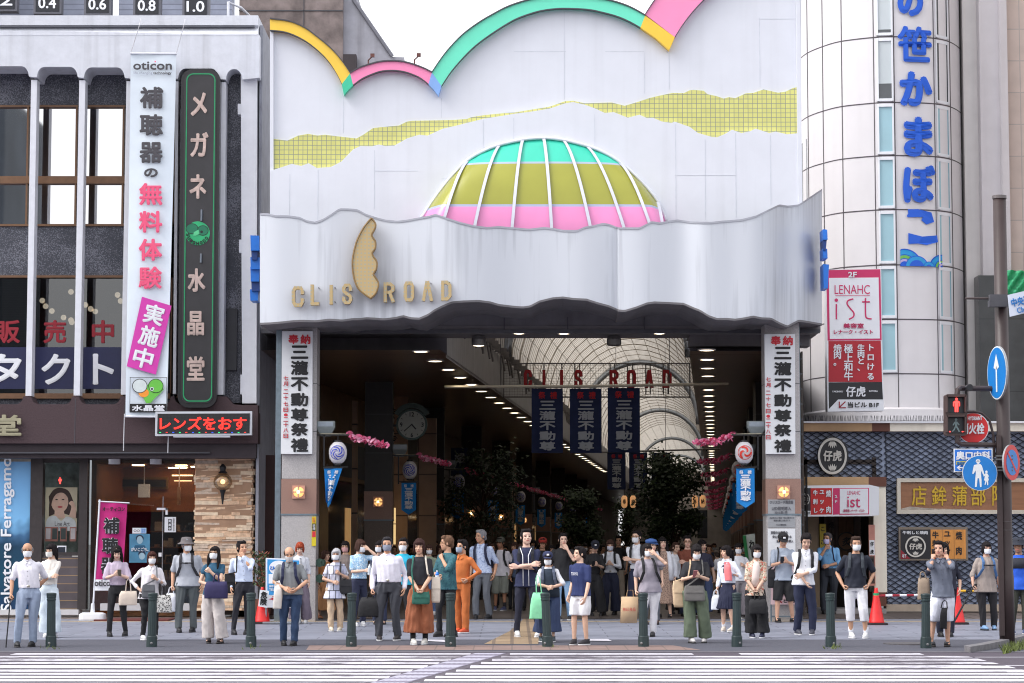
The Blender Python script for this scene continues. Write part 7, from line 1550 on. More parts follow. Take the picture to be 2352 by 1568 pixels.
Yz = YP-.22; t = sign('clinic_sign', 2235, 1083, Yz, 'blue and white rectangular clinic sign behind the round footpath sign', 'sign'); MB().pbox(2191, 1030, 2280, 1084, Yz, .02).build('plate', m_sgw, t); MB().pbox(2193.5, 1032.5, 2277.5, 1081.5, Yz-.004, .004).build('field', mat('clinic_blue', (44, 120, 216), .4, .04, 5), t); text('奥口内科', 2196, 1036, 2275, 1056, Yz-.01, m_wt, t, bold=1.3); MB().pbox(2196, 1059, 2240, 1067, Yz-.008, .003).build('yellow_strip', mat('clinic_yellow', (220, 196, 60), .5), t); text('糖尿病', 2197, 1060, 2216, 1067, Yz-.013, m_sgb, t, bold=.2)
b = MB(); stroke_px(b, [(2200, 1074), (2222, 1074)], 3, Yz-.01); stroke_px(b, [(2206, 1069), (2199, 1074), (2206, 1079)], 3, Yz-.01); b.build('arrow', m_wt, t)
Yv = YP-.5; t = sign('street_name_sign', 2350, 725, Yv, 'white street name plate with blue kanji at the right picture edge', 'street sign'); MB().ppoly([(2315, 677), (2430, 650), (2436, 699), (2320, 727)], Yv, .03).build('plate', mat('name_plate', (206, 214, 230), .4, .04, 4), t); text('中央通', 2322, 681, 2366, 701, Yv-.01, m_sgb, t, bold=.8, rot=-13); text('Chuo-dori', 2335, 700, 2395, 713, Yv-.01, m_sgb, t, bold=.4, rot=-13)
# ---- buildings across the street, behind the camera: seen only as reflections in the upper windows
for (x0, x1, h, lab) in ((-62, -28.5, 27, 'tall dark office block across the street mirrored in the upper windows'), (-25, 30, 9.5, 'low row of shops across the street mirrored in the windows')):
 t = root('opposite_building', ((x0+x1)/2, -34, 0), lab, 'building'); MB().box(x0, x1, -46, -34, 0, h).build('wall', mat('opposite_wall_%d' % h, (70, 78, 88) if h > 20 else (96, 92, 90), .7, .3, .3), t)
 for k in range(int(h/3.2)):
  MB().box(x0+1, x1-1, -34.05, -33.95, 1+k*3.2, 2.8+k*3.2).build('window', m_wgl, t)
# ---- next buildings along the street, just past both picture edges
for x0, x1, c_, lab in ((-900, -61, (150, 144, 140), 'grey building next to the optician, just past the left picture edge'), (2501, 3200, (170, 160, 152), 'beige building next to the lattice shop, just past the right picture edge')):
 t = root('neighbour_building', (WX((x0+x1)/2, 49), 49, 0), lab, 'building'); MB().box(WX(x0, 49), WX(x1, 49), 49, 60, 0, 16).build('wall', mat('neighbour_%d' % c_[0], c_, .8, .15, 1.5, streak=.3), t)
 for k in range(4): MB().box(WX(x0, 49)+.6, WX(x1, 49)-.6, 48.96, 49.02, 1+3.6*k, 3.2+3.6*k).build('window', m_wgl, t)
# ================================================================ people
def run_remesh(jobs):
 """fuse each job's overlapping shapes into one continuous skin; jobs: key -> (MB, voxel, smooth passes)"""
 sc = bpy.data.scenes.new('fusing'); obs = {}
 for k, (mb, vx, sm) in jobs.items():
  me = bpy.data.meshes.new('raw'); me.from_pydata([tuple(p) for p in mb.v], [], mb.f); o = bpy.data.objects.new('raw', me); sc.collection.objects.link(o)
  r = o.modifiers.new('r', 'REMESH'); r.mode = 'VOXEL'; r.voxel_size = vx
  if sm: q = o.modifiers.new('s', 'SMOOTH'); q.factor = .5; q.iterations = sm
  obs[k] = o
 vl = sc.view_layers[0]; vl.update(); dg = vl.depsgraph; out = {}
 for k, o in obs.items():
  ev = o.evaluated_get(dg); me = ev.to_mesh(); n = len(me.vertices); co = np.empty(n*3); me.vertices.foreach_get('co', co)
  ls = np.empty(len(me.loops), dtype=np.int32); me.loops.foreach_get('vertex_index', ls); st = np.empty(len(me.polygons), dtype=np.int32); me.polygons.foreach_get('loop_start', st); tt = np.empty(len(me.polygons), dtype=np.int32); me.polygons.foreach_get('loop_total', tt)
  out[k] = (co.reshape(-1, 3).copy(), [tuple(ls[a:a+b].tolist()) for a, b in zip(st, tt)]); ev.to_mesh_clear()
 for o in obs.values(): d = o.data; bpy.data.objects.remove(o); bpy.data.meshes.remove(d)
 bpy.data.scenes.remove(sc); return out
# ---- templates: head and hands
def head_raw(f):
 b = MB(); k = .96 if f else 1
 b.sphere((0, .012, .03), .076*k, .094, .088, 22, 14); b.sphere((0, -.022, -.045), .060*k, .066, .070, 20, 12); b.sphere((0, -.05, -.088), .032*k, .028, .024, 14, 8)
 b.sphere((0, -.083, -.012), .0125, .017, .026, 10, 8); b.sphere((0, -.096, -.024), .0155, .012, .011, 10, 8)
 for s in (-1, 1):
  b.sphere((s*.030, -.070, .018), .024, .012, .010, 10, 6); b.sphere((s*.036, -.066, -.025), .022, .016, .020, 10, 8); b.sphere((s*.078*k, .012, -.005), .010, .019, .030, 10, 8)
 b.sphere((0, -.080, -.052), .024, .010, .0055, 12, 6); b.sphere((0, -.079, -.062), .021, .010, .0055, 12, 6)
 b.tube([(0, .02, -.06), (0, .03, -.2)], [.052*k, .05*k], 14); return b
def hand_raw(curl):
 """wrist at origin, fingers toward +z, palm facing -y, thumb on +x"""
 b = MB(); b.loft([(0, 0, -.01, .026, .019), (.0, 0, .02, .034, .018), (0, 0, .05, .041, .016), (0, 0, .085, .041, .014)], 16, p=2.6)
 for i, (x, l) in enumerate(((.031, .072), (.0105, .081), (-.0105, .075), (-.030, .058))):
  p = Vector((x, 0, .080)); a = .12; pts = [p];
  for k, fr in enumerate((.44, .32, .24)):
   a += curl*(.9 if k else .7)*(1+.08*i); p = p+Vector((x*.06, -math.sin(a)*l*fr, math.cos(a)*l*fr)); pts.append(p)
  b.tube(pts, [.0096, .0092, .0085, .0065], 8); b.sphere(pts[-1], .0066, n=8, m=6)
 t = [Vector((.026, -.004, .022)), Vector((.047, -.016-.012*curl, .046)), Vector((.053, -.026-.022*curl, .074)), Vector((.048, -.032-.03*curl, .096))]
 b.tube(t, [.013, .0118, .0102, .0075], 8); b.sphere(t[-1], .0076, n=8, m=6); return b
TPL = run_remesh({'head_m': (head_raw(0), .0058, 3), 'head_f': (head_raw(1), .0058, 3), 'hand_relaxed': (hand_raw(.32), .0042, 1), 'hand_grip': (hand_raw(1.05), .0042, 1)})
def head_mats(v, f):
 m = []
 for q in f:
  x, y, z = v[list(q)].mean(0); ax = abs(x)
  if y < -.055 and ((ax-.031)/.0155)**2+((z-.004)/.0058)**2 < 1: m.append(1)
  elif y < -.05 and .012 < ax < .052 and abs(z-(.026-(ax-.03)**2*3)) < .0042: m.append(1)
  elif y < -.07 and ax < .024 and -.067 < z < -.048: m.append(2)
  else: m.append(0)
 return m
HM = {k: head_mats(*TPL[k]) for k in ('head_m', 'head_f')}
m_eye = mat('eye_brow_dark', (44, 34, 32), .5, .1, 20); m_lip = mat('lip_tone', (186, 112, 104), .5, .1, 20)
def skin(c):
 c = tuple(int(x*.95) for x in c); return mat('skin_%d_%d_%d' % c, c, .55, .06, 14)
def cloth_mat(c, kind='plain'):
 n = 'cloth_%s_%d_%d_%d' % ((kind,)+tuple(c[:3])) if kind == 'plain' else 'cloth_%s_%s' % (kind, '_'.join(str(int(x)) for q in c for x in q))
 if n in MATS: return MATS[n]
 if kind == 'plain': return mat(n, c, .85, .10, 7, .35, bscale=16)
 m, t, N, L, b = nodes(n); b.inputs['Roughness'].default_value = .85; tc = N.new('ShaderNodeTexCoord')
 if kind == 'check':
  v = N.new('ShaderNodeTexBrick'); mp = N.new('ShaderNodeMapping'); mp.inputs['Rotation'].default_value = (R(90), 0, 0); L.new(tc.outputs['Object'], mp.inputs[0]); L.new(mp.outputs[0], v.inputs[0])
  v.inputs['Scale'].default_value = 1; v.inputs['Brick Width'].default_value = .13; v.inputs['Row Height'].default_value = .17; v.inputs['Mortar Size'].default_value = .007; v.offset = .35
  for k, i in zip(('Color1', 'Color2', 'Mortar'), c): v.inputs[k].default_value = (*s2l(i), 1)
  L.new(v.outputs[0], b.inputs['Base Color']); return m
 v = N.new('ShaderNodeTexNoise' if kind != 'leopard' else 'ShaderNodeTexVoronoi'); v.inputs['Scale'].default_value = {'floral': 17, 'leopard': 55, 'mottle': 24, 'dots': 30}[kind]
 if kind == 'dots': N.remove(v); v = N.new('ShaderNodeTexVoronoi'); v.inputs['Scale'].default_value = 32
 if kind in ('floral', 'mottle'): v.inputs['Detail'].default_value = 4; v.inputs['Distortion'].default_value = 1.2
 L.new(tc.outputs['Object'], v.inputs['Vector']); cr = N.new('ShaderNodeValToRGB'); cr.color_ramp.interpolation = 'LINEAR' if kind == 'mottle' else 'CONSTANT'; e = cr.color_ramp.elements
 ps = {'floral': (.0, .43, .50, .56), 'mottle': (.3, .5, .7), 'leopard': (0, .35), 'dots': (0, .3)}[kind]
 for i, p_ in enumerate(ps[:len(c)]):
  q = e[i] if i < 2 else e.new(p_); q.position = p_; q.color = (*s2l(c[i]), 1)
 L.new(v.outputs[0], cr.inputs[0]); L.new(cr.outputs[0], b.inputs['Base Color']); return m
POSE = {  # wrist (|x| outward), y, z ; elbow hint (outward, y, z) ; hand
 'down': ((.235, -.03, .865), (.25, .6, 0), 'hand_relaxed'), 'carry': ((.245, -.03, .855), (.25, .6, 0), 'hand_grip'), 'clasp': ((.035, -.205, .90), (1, .35, -.2), 'hand_grip'),
 'cross': ((-.12, -.205, 1.12), (1, .1, -.7), 'hand_relaxed'), 'cross2': ((-.10, -.245, 1.155), (1, .1, -.6), 'hand_relaxed'), 'phone': ((.05, -.27, 1.16), (.8, .25, -1), 'hand_grip'),
 'hip': ((.185, -.075, .985), (1, .6, 0), 'hand_grip'), 'behind': ((.09, .15, .96), (1, .5, 0), 'hand_grip'), 'mouth': ((.075, -.165, 1.40), (.7, .0, -1), 'hand_relaxed'),
 'forehead': ((.13, -.16, 1.52), (.9, -.1, -1), 'hand_relaxed'), 'ear': ((.115, -.075, 1.45), (.45, -.5, -1), 'hand_grip'), 'strap': ((.10, -.16, 1.20), (.8, .3, -1), 'hand_grip'),
 'chest': ((-.02, -.19, 1.27), (.8, .1, -1), 'hand_grip'), 'belly': ((.02, -.21, 1.03), (1, .3, -.5), 'hand_relaxed'), 'watch': ((.03, -.24, 1.0), (1, .2, -.3), 'hand_relaxed'),
 'pocket': ((.205, -.05, .90), (.8, .6, 0), 'hand_grip'), 'cane': ((.27, -.12, .87), (.4, .6, 0), 'hand_grip'), 'thigh': ((.19, -.14, .80), (.4, .6, 0), 'hand_relaxed'), 'shoulder': ((.04, -.15, 1.33), (.8, -.2, -1), 'hand_grip'), 'chin': ((.03, -.17, 1.38), (.8, 0, -1), 'hand_grip')}
def ik(S, T, l1, l2, hint):
 d = T-S; L_ = min(d.length, (l1+l2)*.995); d.normalize(); T = S+d*L_
 a = (l1*l1-l2*l2+L_*L_)/(2*L_); h = math.sqrt(max(l1*l1-a*a, 0)); n = (hint-d*hint.dot(d)).normalized(); return S+d*a+n*h, T
def at_frac(pts, t):
 """points of a 3-joint limb from its root to fraction t of its length"""
 l = [(pts[i+1]-pts[i]).length for i in range(len(pts)-1)]; tot = sum(l)*t; out = [pts[0]]
 for i, q in enumerate(l):
  if tot <= q: out.append(pts[i].lerp(pts[i+1], tot/q)); return out
  tot -= q; out.append(pts[i+1])
 return out
def fold(v, seed, amp):
 rs = np.random.RandomState(seed); d = np.zeros(len(v));
 for k in range(9): w = rs.normal(size=3)*np.array([26, 26, 9])*(1 if k % 3 else 1.8); d += np.sin(v @ w+rs.uniform(0, 6.3))/(1+k*.25)
 d = np.clip(d*.8, -1.1, 2.4)
 c = np.zeros_like(v); c[:, 2] = v[:, 2]; nrm = v-c; nrm[:, 0] -= np.sign(v[:, 0])*.06; l = np.linalg.norm(nrm, axis=1)[:, None]; return v+nrm/np.maximum(l, .03)*(d*amp)[:, None]
PEOPLE = []; JOBS = {}
def tubes(b, pts, rs, n=12):
 b.tube(pts, rs, n);
 for p, r in zip(pts, rs): b.sphere(p, r*.985, n=10, m=7)
def make_person(px, head, foot, label, sex='m', face=0, yaw=0, pitch=0, hair=('short', (30, 26, 28)), top=('tee', (40, 40, 44)), bot=('trousers', (40, 42, 52)), shoes=((40, 38, 40), 'shoe'), arms=('down', 'down'), sk=(224, 184, 160), mask=None, glasses=None, hat=None, belt=None, girth=1.0, stance=.10, lean=0, Y=None, coarse=False, hem=None, layer=None, socks=None, tgt=None, collar=None):
 i = len(PEOPLE); Y = Y or foot_Y(foot); z0 = gz(Y); ztop = WZ(head, Y); s = (ztop-z0)/(1.715 if not hat else 1.735); X = WX(px, Y, (head+foot)/2)
 f = sex == 'f'; sw = (.155 if f else .178)*(.5+.5*girth); g = girth*(.93 if f else 1.0); t = dict(spec=locals().copy()); t['loc'] = (X, Y, z0); t['s'] = s; t['i'] = i
 # joints
 S = [Vector((q*(sw-.006), .014, 1.352)) for q in (-1, 1)]; H_ = [Vector((q*.088*g, 0, .90)) for q in (-1, 1)]
 arm = []
 for q, a, k in ((-1, arms[0], 0), (1, arms[1], 1)):
  w, h, hand = POSE[a]; w = Vector((q*w[0], w[1], w[2])); w.y -= (g-1)*.12 if w.y < -.1 else 0
  if a in ('down', 'carry', 'pocket', 'cane', 'hip'): w.x += q*(g-1)*.12
  if tgt and tgt[k]: w = Vector(tgt[k])
  E_, w = ik(S[k], w, .285, .25, Vector((q*h[0], h[1], h[2]))); arm.append((S[k], E_, w, hand))
 legs = []
 for k, q in ((0, -1), (1, 1)):
  fx = q*stance+(.05*q if (i+k) % 3 == 0 else 0); fy = (.05 if (k+i) % 2 else -.04); A = Vector((fx, fy+.02, .085)); K = (H_[k]+A)/2+Vector((q*.005-(q*.015 if (i+k) % 3 == 0 else 0), -.02-(.045 if (k+i) % 3 == 0 else 0), .005)); legs.append((H_[k], K, A))
 t['arm'] = arm; t['legs'] = legs
 vx = .02 if coarse else .0135
 # body
 b = MB(); b.loft([(0, 0, .84, .12*g, .08), (0, .0, .9, .135*g, .09*g), (0, 0, 1.0, .112*g, .08*g), (0, 0, 1.15, .122*g, .09*g), (0, .005, 1.28, .13*g, .09), (0, .012, 1.37, .12, .07), (0, .018, 1.43, .07, .055), (0, .018, 1.50, .047, .047)], 20)
 for (a0, e, w, h) in arm: tubes(b, [a0, a0.lerp(e, .5), e, e.lerp(w, .35), w], [.045*g, .041*g, .036, .036, .0255])
 for (h, k, a) in legs:
  q = 1 if bot[0] in ('shorts', 'skirt', 'none', 'bermuda', 'capri') else .8; tubes(b, [h, h.lerp(k, .5), k, k.lerp(a, .3), a], [.078*g*q, .068*g*q, .052*q, .051*q, .034*q])
  if shoes[1] == 'sandal': b.sphere(a+Vector((0, -.05, -.035)), .034, .085, .03, 12, 8)
 JOBS[(i, 'body')] = (b, vx*.95, 2)
 # top
 kind, col = top[:2]; lo = hem or {'tee': .86, 'polo': .86, 'shirt': .97, 'untucked': .84, 'tucked': .965, 'crop': .94, 'tunic': .68, 'dress': .30, 'jacket': .80, 'sleeveless': .9}.get(kind, .86)
 ln = {'shirt': .97, 'untucked': .97, 'jacket': .97, 'sleeveless': .12, 'dress': .3, 'tunic': .38}.get(kind, .42)
 if len(top) > 3: ln = top[3]
 e = .018; b = MB(); tk = lo > .95; rings = []
 flare = .02 if not tk else .0
 for z, rx, ry, oy in ((1.432, .062, .054, .016), (1.408, .10, .066, .014), (1.37, .142 if not f else .13, .086, .01), (1.28, .155, .112, .002), (1.15, .148, .115, -.004), (1.02, .148 if not f else .14, .112, 0), (.92, .165, .12, 0), (.84, .172, .125, 0)):
  if z > lo+.02: rings.append((0, oy, z, (rx+e)*(.4+.6*g)*(1 if z > 1.3 else 1)+(g-1)*.05*(z < 1.3), (ry+e*.8)*(.35+.65*g)+(g-1)*.06*(z < 1.3)))
 lr = rings[-1]; rings.append((0, lr[1], lo, lr[3]+flare if kind not in ('dress', 'tunic') else lr[3]+.04+(.9-lo)*.12, lr[4]+flare*.7 if kind not in ('dress', 'tunic') else lr[4]+.03+(.9-lo)*.08)); b.loft(rings[::-1], 22)
 for (a0, el, w, h) in arm:
  pts = at_frac([a0, el, w], ln); rr = [.057*(.5+.5*g)]+[.058]*(len(pts)-2)+[(.058 if ln < .6 else .040)];
  if len(pts) == 3: rr = [.057*(.5+.5*g), .051, .040 if ln > .8 else .050]
  tubes(b, pts, rr)
 JOBS[(i, 'top')] = (b, vx, 2)
 # bottom
 bk, bc = bot[:2]; b = MB(); kn, hm, end = {'trousers': (.072, .062, .07), 'slim': (.062, .047, .08), 'wide': (.105, .118, .10), 'culottes': (.12, .155, .20), 'shorts': (.10, .10, .52), 'bermuda': (.10, .098, .42), 'capri': (.085, .072, .30), 'skirt': (0, 0, .46), 'longskirt': (0, 0, .22), 'none': (.07, .06, .8)}[bk]
 b.loft([(0, 0, .80, .155*g, .105*g), (0, .004, .88, .168*g, .118*g), (0, 0, .96, .152*g, .108*g+(g-1)*.05), (0, 0, 1.02, .138*g, .102*g+(g-1)*.05)], 20)
 if bk in ('skirt', 'longskirt'): b.loft([(0, 0, end, .235 if bk == 'skirt' else .25, .19), (0, 0, (end+.88)/2, .205, .155), (0, 0, .88, .168*g, .118*g)], 30)
 elif bk != 'none':
  for (h, k, a) in legs:
   P_ = [h, h.lerp(k, .5), k, k.lerp(a, .5), Vector((a.x, a.y, .085))]; Z_ = [h.z, (h.z+k.z)/2, k.z, (k.z+a.z)/2, .085]; R_ = [.096*g, .088*g if kn < .1 else .11, kn, (kn+hm)/2, hm]; q = []; r_ = []
   for z in np.linspace(.9, end, 7):
    u = [float(np.interp(-z, [-z_ for z_ in Z_], [p[c] for p in P_])) for c in range(2)]; q.append(Vector((u[0]*(1.1 if hm > .1 and bk != 'shorts' else 1), u[1], z))); r_.append(float(np.interp(-z, [-z_ for z_ in Z_], R_)))
   b.tube(q, r_, 14)
 JOBS[(i, 'bottom')] = (b, vx, 2)
 # hair
 hs, hc = hair; b = MB();
 if hs != 'none':
  if hs == 'bald':
   for q in (-1, 1): b.sphere((q*.064, .03, .012), .027, .066, .046, 12, 8)
   b.sphere((0, .082, .0), .07, .045, .065, 12, 8)
  else:
   b.sphere((0, .026, .038), .087, .098, .094, 20, 12)
   if hs in ('short', 'neat'):
    b.sphere((0, -.035, .092), .066, .052, .034, 12, 8)
    for q in (-1, 1): b.sphere((q*.069, .02, .01), .016, .05, .05, 10, 8)
    b.sphere((0, .085, -.02), .06, .04, .06, 12, 8)
    if hs == 'short':
     rr = random.Random(i)
     for k in range(10): a = rr.uniform(0, 6.28); b.sphere((math.cos(a)*.05, .01+math.sin(a)*.06, .1+rr.uniform(-.01, .012)), .03, .03, .024, 8, 6)
   else:
    b.sphere((0, -.06, .062), .064, .036, .036, 14, 8)
    for q in (-1, 1): b.sphere((q*.072, .0, -.015), .021, .06, .072 if hs != 'bob' else .095, 12, 8)
    b.sphere((0, .075, -.04), .078, .05, .09, 14, 8)
   if hs == 'long':
    b.loft([(0, .06, -.30, .05, .025), (0, .06, -.22, .095, .04), (0, .055, -.1, .1, .055), (0, .05, .0, .088, .06)], 16)
    for q in (-1, 1): b.tube([(q*.075, -.02, .0), (q*.088, -.03, -.12), (q*.085, -.055, -.27)], [.026, .03, .012], 8)
   if hs == 'pony': b.tube([(0, .1, .03), (0, .16, .02), (0, .165, -.1), (0.02, .15, -.22)], [.03, .036, .034, .01], 10)
   if hs == 'bun': b.sphere((0, .12, .05), .042, .04, .04, 12, 8)
 if hs != 'none': JOBS[(i, 'hair')] = (b, .011 if coarse else .0085, 2)
 PEOPLE.append(t); return t
def RM(t):
 s = t['s']; return Matrix.Translation(t['loc']) @ Matrix.Rotation(R(t['spec']['face']), 4, 'Z') @ Matrix.Scale(s, 4)
def head_matrix(t):
 sp = t['spec']; return Matrix.Translation((0, .010, 1.482)) @ Matrix.Rotation(R(sp['yaw']), 4, 'Z') @ Matrix.Rotation(R(sp['pitch']), 4, 'X') @ Matrix.Translation((0, -.012, .108)) @ Matrix.Scale(1.07, 4)
SWAY = {}
def sway(i): return (.034, -.03, .012, -.038, .026, -.014, .04)[i % 7]
def bend(parent, v):
 k = SWAY.get(parent.name if isinstance(parent, bpy.types.Object) else parent, 0); v = np.array([tuple(p) for p in v], dtype=float)
 if k: v[:, 0] += k*np.exp(-((v[:, 2]-.94)/.34)**2)-k*.35*np.clip(v[:, 2]-1.1, 0, 1)
 return v
def mk(name, v, f, mats, parent, mi=None, smooth=True):
 v = bend(parent, v); me = bpy.data.meshes.new(name); me.from_pydata([tuple(p) for p in v], [], f)
 for m in mats: me.materials.append(m)
 if mi: me.polygons.foreach_set('material_index', mi)
 if smooth: me.shade_smooth()
 o = bpy.data.objects.new(name, me); COL.objects.link(o); o.parent = parent; return o
def xf(M, v): v = np.asarray(v, dtype=float); A = np.array(M); return v @ A[:3, :3].T+A[:3, 3]
def finish_people():
 out = run_remesh(JOBS)
 for t in PEOPLE:
  sp, i = t['spec'], t['i']; r = bpy.data.objects.new('person', None); COL.objects.link(r); r.location = t['loc']; r.rotation_euler = (0, 0, R(sp['face'])); r.scale = (t['s'],)*3; r.empty_display_size = .2
  tag(r, sp['label'], 'person', sp.get('group') or 'people waiting to cross'); t['root'] = r; SWAY[r.name] = sway(i); Mh = head_matrix(t); f = sp['sex'] == 'f'
  # body: fused skin + head + hands in one mesh
  v, fc = out[(i, 'body')]; V = [v]; Fc = list(fc); mi = [0]*len(fc); n = len(v); hk = 'head_f' if f else 'head_m'
  hv, hf = TPL[hk]; V.append(xf(Mh, hv)); Fc += [tuple(a+n for a in q) for q in hf]; mi += HM[hk]; n += len(hv)
  for k, (a0, e, w, hand) in enumerate(t['arm']):
   d = (w-e).normalized(); q = -1 if k == 0 else 1
   toward = Vector((-q*.9, -.15, 0)) if w.z < 1.0 else (Vector((0, .6, -.8)) if sp['arms'][k] == 'phone' else Vector((-q*.3, 1, .1)) if w.z > 1.3 else Vector((-q*.2, 1, -.2)))
   if sp['arms'][k] == 'phone': toward = Vector((-q*.5, .8, .6))
   ny = -(toward-d*toward.dot(d)).normalized(); nx = ny.cross(d);
   A = Matrix(((nx.x, ny.x, d.x, w.x), (nx.y, ny.y, d.y, w.y), (nx.z, ny.z, d.z, w.z), (0, 0, 0, 1)))
   hv, hf = TPL[hand]; hv = hv.copy(); fl = (nx.z > 0) if w.z > 1 else (nx.y < 0)
   flip = (nx.z < 0) if abs(d.z) < .6 else (nx.y > 0)
   if flip: hv[:, 0] *= -1; hf = [tuple(reversed(q_)) for q_ in hf]
   V.append(xf(A, hv*(.93 if f else 1.0))); Fc += [tuple(a+n for a in q_) for q_ in hf]; mi += [0]*len(hf); n += len(hv)
  mk('body', np.concatenate(V), Fc, [skin(sp['sk']), m_eye, m_lip], r, mi)
  top = sp['top']; v, fc = out[(i, 'top')]; mk({'shirt': 'shirt', 'untucked': 'shirt', 'dress': 'dress', 'jacket': 'jacket', 'polo': 'polo_shirt', 'tunic': 'tunic'}.get(top[0], 'top'), fold(v, i, .0058), fc, [cloth_mat(top[1], top[2] if len(top) > 2 and top[2] else 'plain')], r)
  bot = sp['bot']
  if bot[0] != 'none':
   v, fc = out[(i, 'bottom')]
   if bot[0] in ('skirt', 'longskirt', 'culottes'): a = np.arctan2(v[:, 1], v[:, 0]); k = np.clip((.92-v[:, 2])*2.2, 0, 1)*(.012 if bot[0] == 'skirt' else .006); v = v.copy(); v[:, 0] *= 1+k*np.sin(a*22)*4; v[:, 1] *= 1+k*np.sin(a*22)*4
   mk({'skirt': 'skirt', 'longskirt': 'skirt', 'shorts': 'shorts', 'bermuda': 'shorts'}.get(bot[0], 'trousers'), fold(v, i+50, .0062), fc, [cloth_mat(bot[1], bot[2] if len(bot) > 2 else 'plain')], r)
  if (i, 'hair') in out:
   v, fc = out[(i, 'hair')]; v = v*(1+.018*np.sin(v @ np.array([[150., 40, 25]]).T)+.016*np.sin(v @ np.array([[70., 130, -35]]).T+i)); mk('hair', xf(Mh, v), fc, [mat('hair_%d_%d_%d' % sp['hair'][1], sp['hair'][1], .75, .3, 26, .4, spec=.15, stretch=(1, 1, .25))], r)
  # shoes
  sc_, sk_ = sp['shoes']
  for k, (h, kn, a) in enumerate(t['legs']):
   q = -1 if k == 0 else 1; b = MB(); ang = q*R(14)
   if sk_ == 'sandal':
    b.loft([(0, -.055, .0, .044, .13), (0, -.055, .028, .046, .132)], 18, 0, True, 2.4); b.loft([(0, -.1, .028, .046, .03), (0, -.1, .085, .036, .024)], 14, 1); b.loft([(0, -.0, .028, .043, .022), (0, .0, .1, .036, .02)], 14, 1); cols = [mat('sandal_sole', (44, 40, 40), .7), mat('shoe_%d_%d_%d' % sc_, sc_, .6)]
   else:
    b.loft([(0, -.055, .0, .045, .134), (0, -.055, .024, .047, .137)], 18, 1, True, 2.5); b.loft([(0, -.055, .024, .044, .132), (0, -.05, .055, .042, .125), (0, -.02, .085, .038, .085), (0, .02, .11, .036, .05)], 18, 0, True, 2.3)
    if sk_ == 'sneaker': b.obox((0, -.085, .075), .03, .08, .012, 0, 1, R(28))
    cols = [mat('shoe_%d_%d_%d' % sc_, sc_, .5, .1, 14), mat('sole_white', (214, 214, 216), .6) if sk_ in ('sneaker', 'white_sole') else mat('sole_dark', (42, 40, 42), .6)]
   Mx = Matrix.Translation((a.x, a.y, 0)) @ Matrix.Rotation(-ang, 4, 'Z'); o = mk('sandal' if sk_ == 'sandal' else 'shoe', xf(Mx, b.v), b.f, cols, r, b.m)
   if sp['socks']: b = MB(); b.tube([(a.x, a.y, .06), (a.x, a.y, .2)], [.043, .046], 12); mk('sock', b.v, b.f, [cloth_mat(sp['socks'])], r)
  if sp['mask']:
   b = MB(); nx, nz = 10, 7; v = []
   for j in range(nz+1):
    w_ = j/nz; z = -.006-.092*w_
    for ii in range(nx+1):
     u = ii/nx*2-1; hw = .066-.016*max(0, w_-.55)/.45; x = u*hw; y = -(.122-.012*abs(w_-.35)-.066*abs(u)**2.2); v.append((x, y+(.012 if w_ > .9 else 0), z))
   b.add(v, [(j*(nx+1)+k, j*(nx+1)+k+1, (j+1)*(nx+1)+k+1, (j+1)*(nx+1)+k) for j in range(nz) for k in range(nx)])
   for q in (-1, 1): b.tube([(q*.063, -.06, -.012), (q*.080, .0, .006), (q*.079, .018, -.01), (q*.06, -.056, -.075)], .0022, 4)
   mk('mask', xf(Mh, b.v), b.f, [mat('mask_%d_%d_%d' % sp['mask'], sp['mask'], .8, .03, 30)], r)
  if sp['glasses']:
   b = MB()
   for q in (-1, 1): b.tube([(q*.034+.026*math.cos(a), -.094, .006+.019*math.sin(a)) for a in np.linspace(0, 2*math.pi, 15)], .0028, 5); b.tube([(q*.058, -.09, .01), (q*.078, .0, .012)], .0024, 4)
   b.tube([(-.009, -.096, .01), (.009, -.096, .01)], .0024, 4); mk('glasses', xf(Mh, b.v), b.f, [mat('spectacle_frame', sp['glasses'], .3)], r)
  if sp['hat']:
   hk_, hc = sp['hat'][:2]; b = MB()
   if hk_ == 'cap':
    b.loft([(0, .02, .035, .094, .108), (0, .02, .075, .094, .107), (0, .02, .115, .078, .09), (0, .02, .138, .04, .05), (0, .02, .143, .01, .01)], 22); v = []
    for ii in range(13): a = math.pi+math.pi*ii/12; v += [(.086*math.cos(a), .01+.1*math.sin(a), .05), (.078*math.cos(a), .02+.19*math.sin(a) if True else 0, .034+.012*abs(math.cos(a))*-1)]
    b.add(v, [(2*k, 2*k+1, 2*k+3, 2*k+2) for k in range(12)]); b.add([(x, y, z-.006) for x, y, z in v], [(2*k+2, 2*k+3, 2*k+1, 2*k) for k in range(12)])
   elif hk_ == 'bucket': b.loft([(0, .02, .02, .155, .165), (0, .02, .03, .15, .16), (0, .02, .058, .1, .112), (0, .02, .1, .094, .104), (0, .02, .138, .078, .088), (0, .02, .146, .02, .02)], 24)
   elif hk_ == 'beret': b.loft([(0, .02, .04, .09, .1), (0, .02, .075, .115, .125), (0, .03, .115, .1, .11), (0, .03, .14, .03, .03)], 22); b.add([(-.07, -.07, .05), (.07, -.07, .05), (.05, -.17, .03), (-.05, -.17, .03)], [(0, 3, 2, 1)])
   ho = mk('hat', xf(Mh, b.v), b.f, [cloth_mat(hc, 'plain')], r)
   if len(sp['hat']) > 2: b = MB(); b.obox((.0, -.096, .085), .045, .012, .035, 0, 0, R(-18)); mk('hat_logo', xf(Mh, b.v), b.f, [cloth_mat((226, 226, 230))], ho)
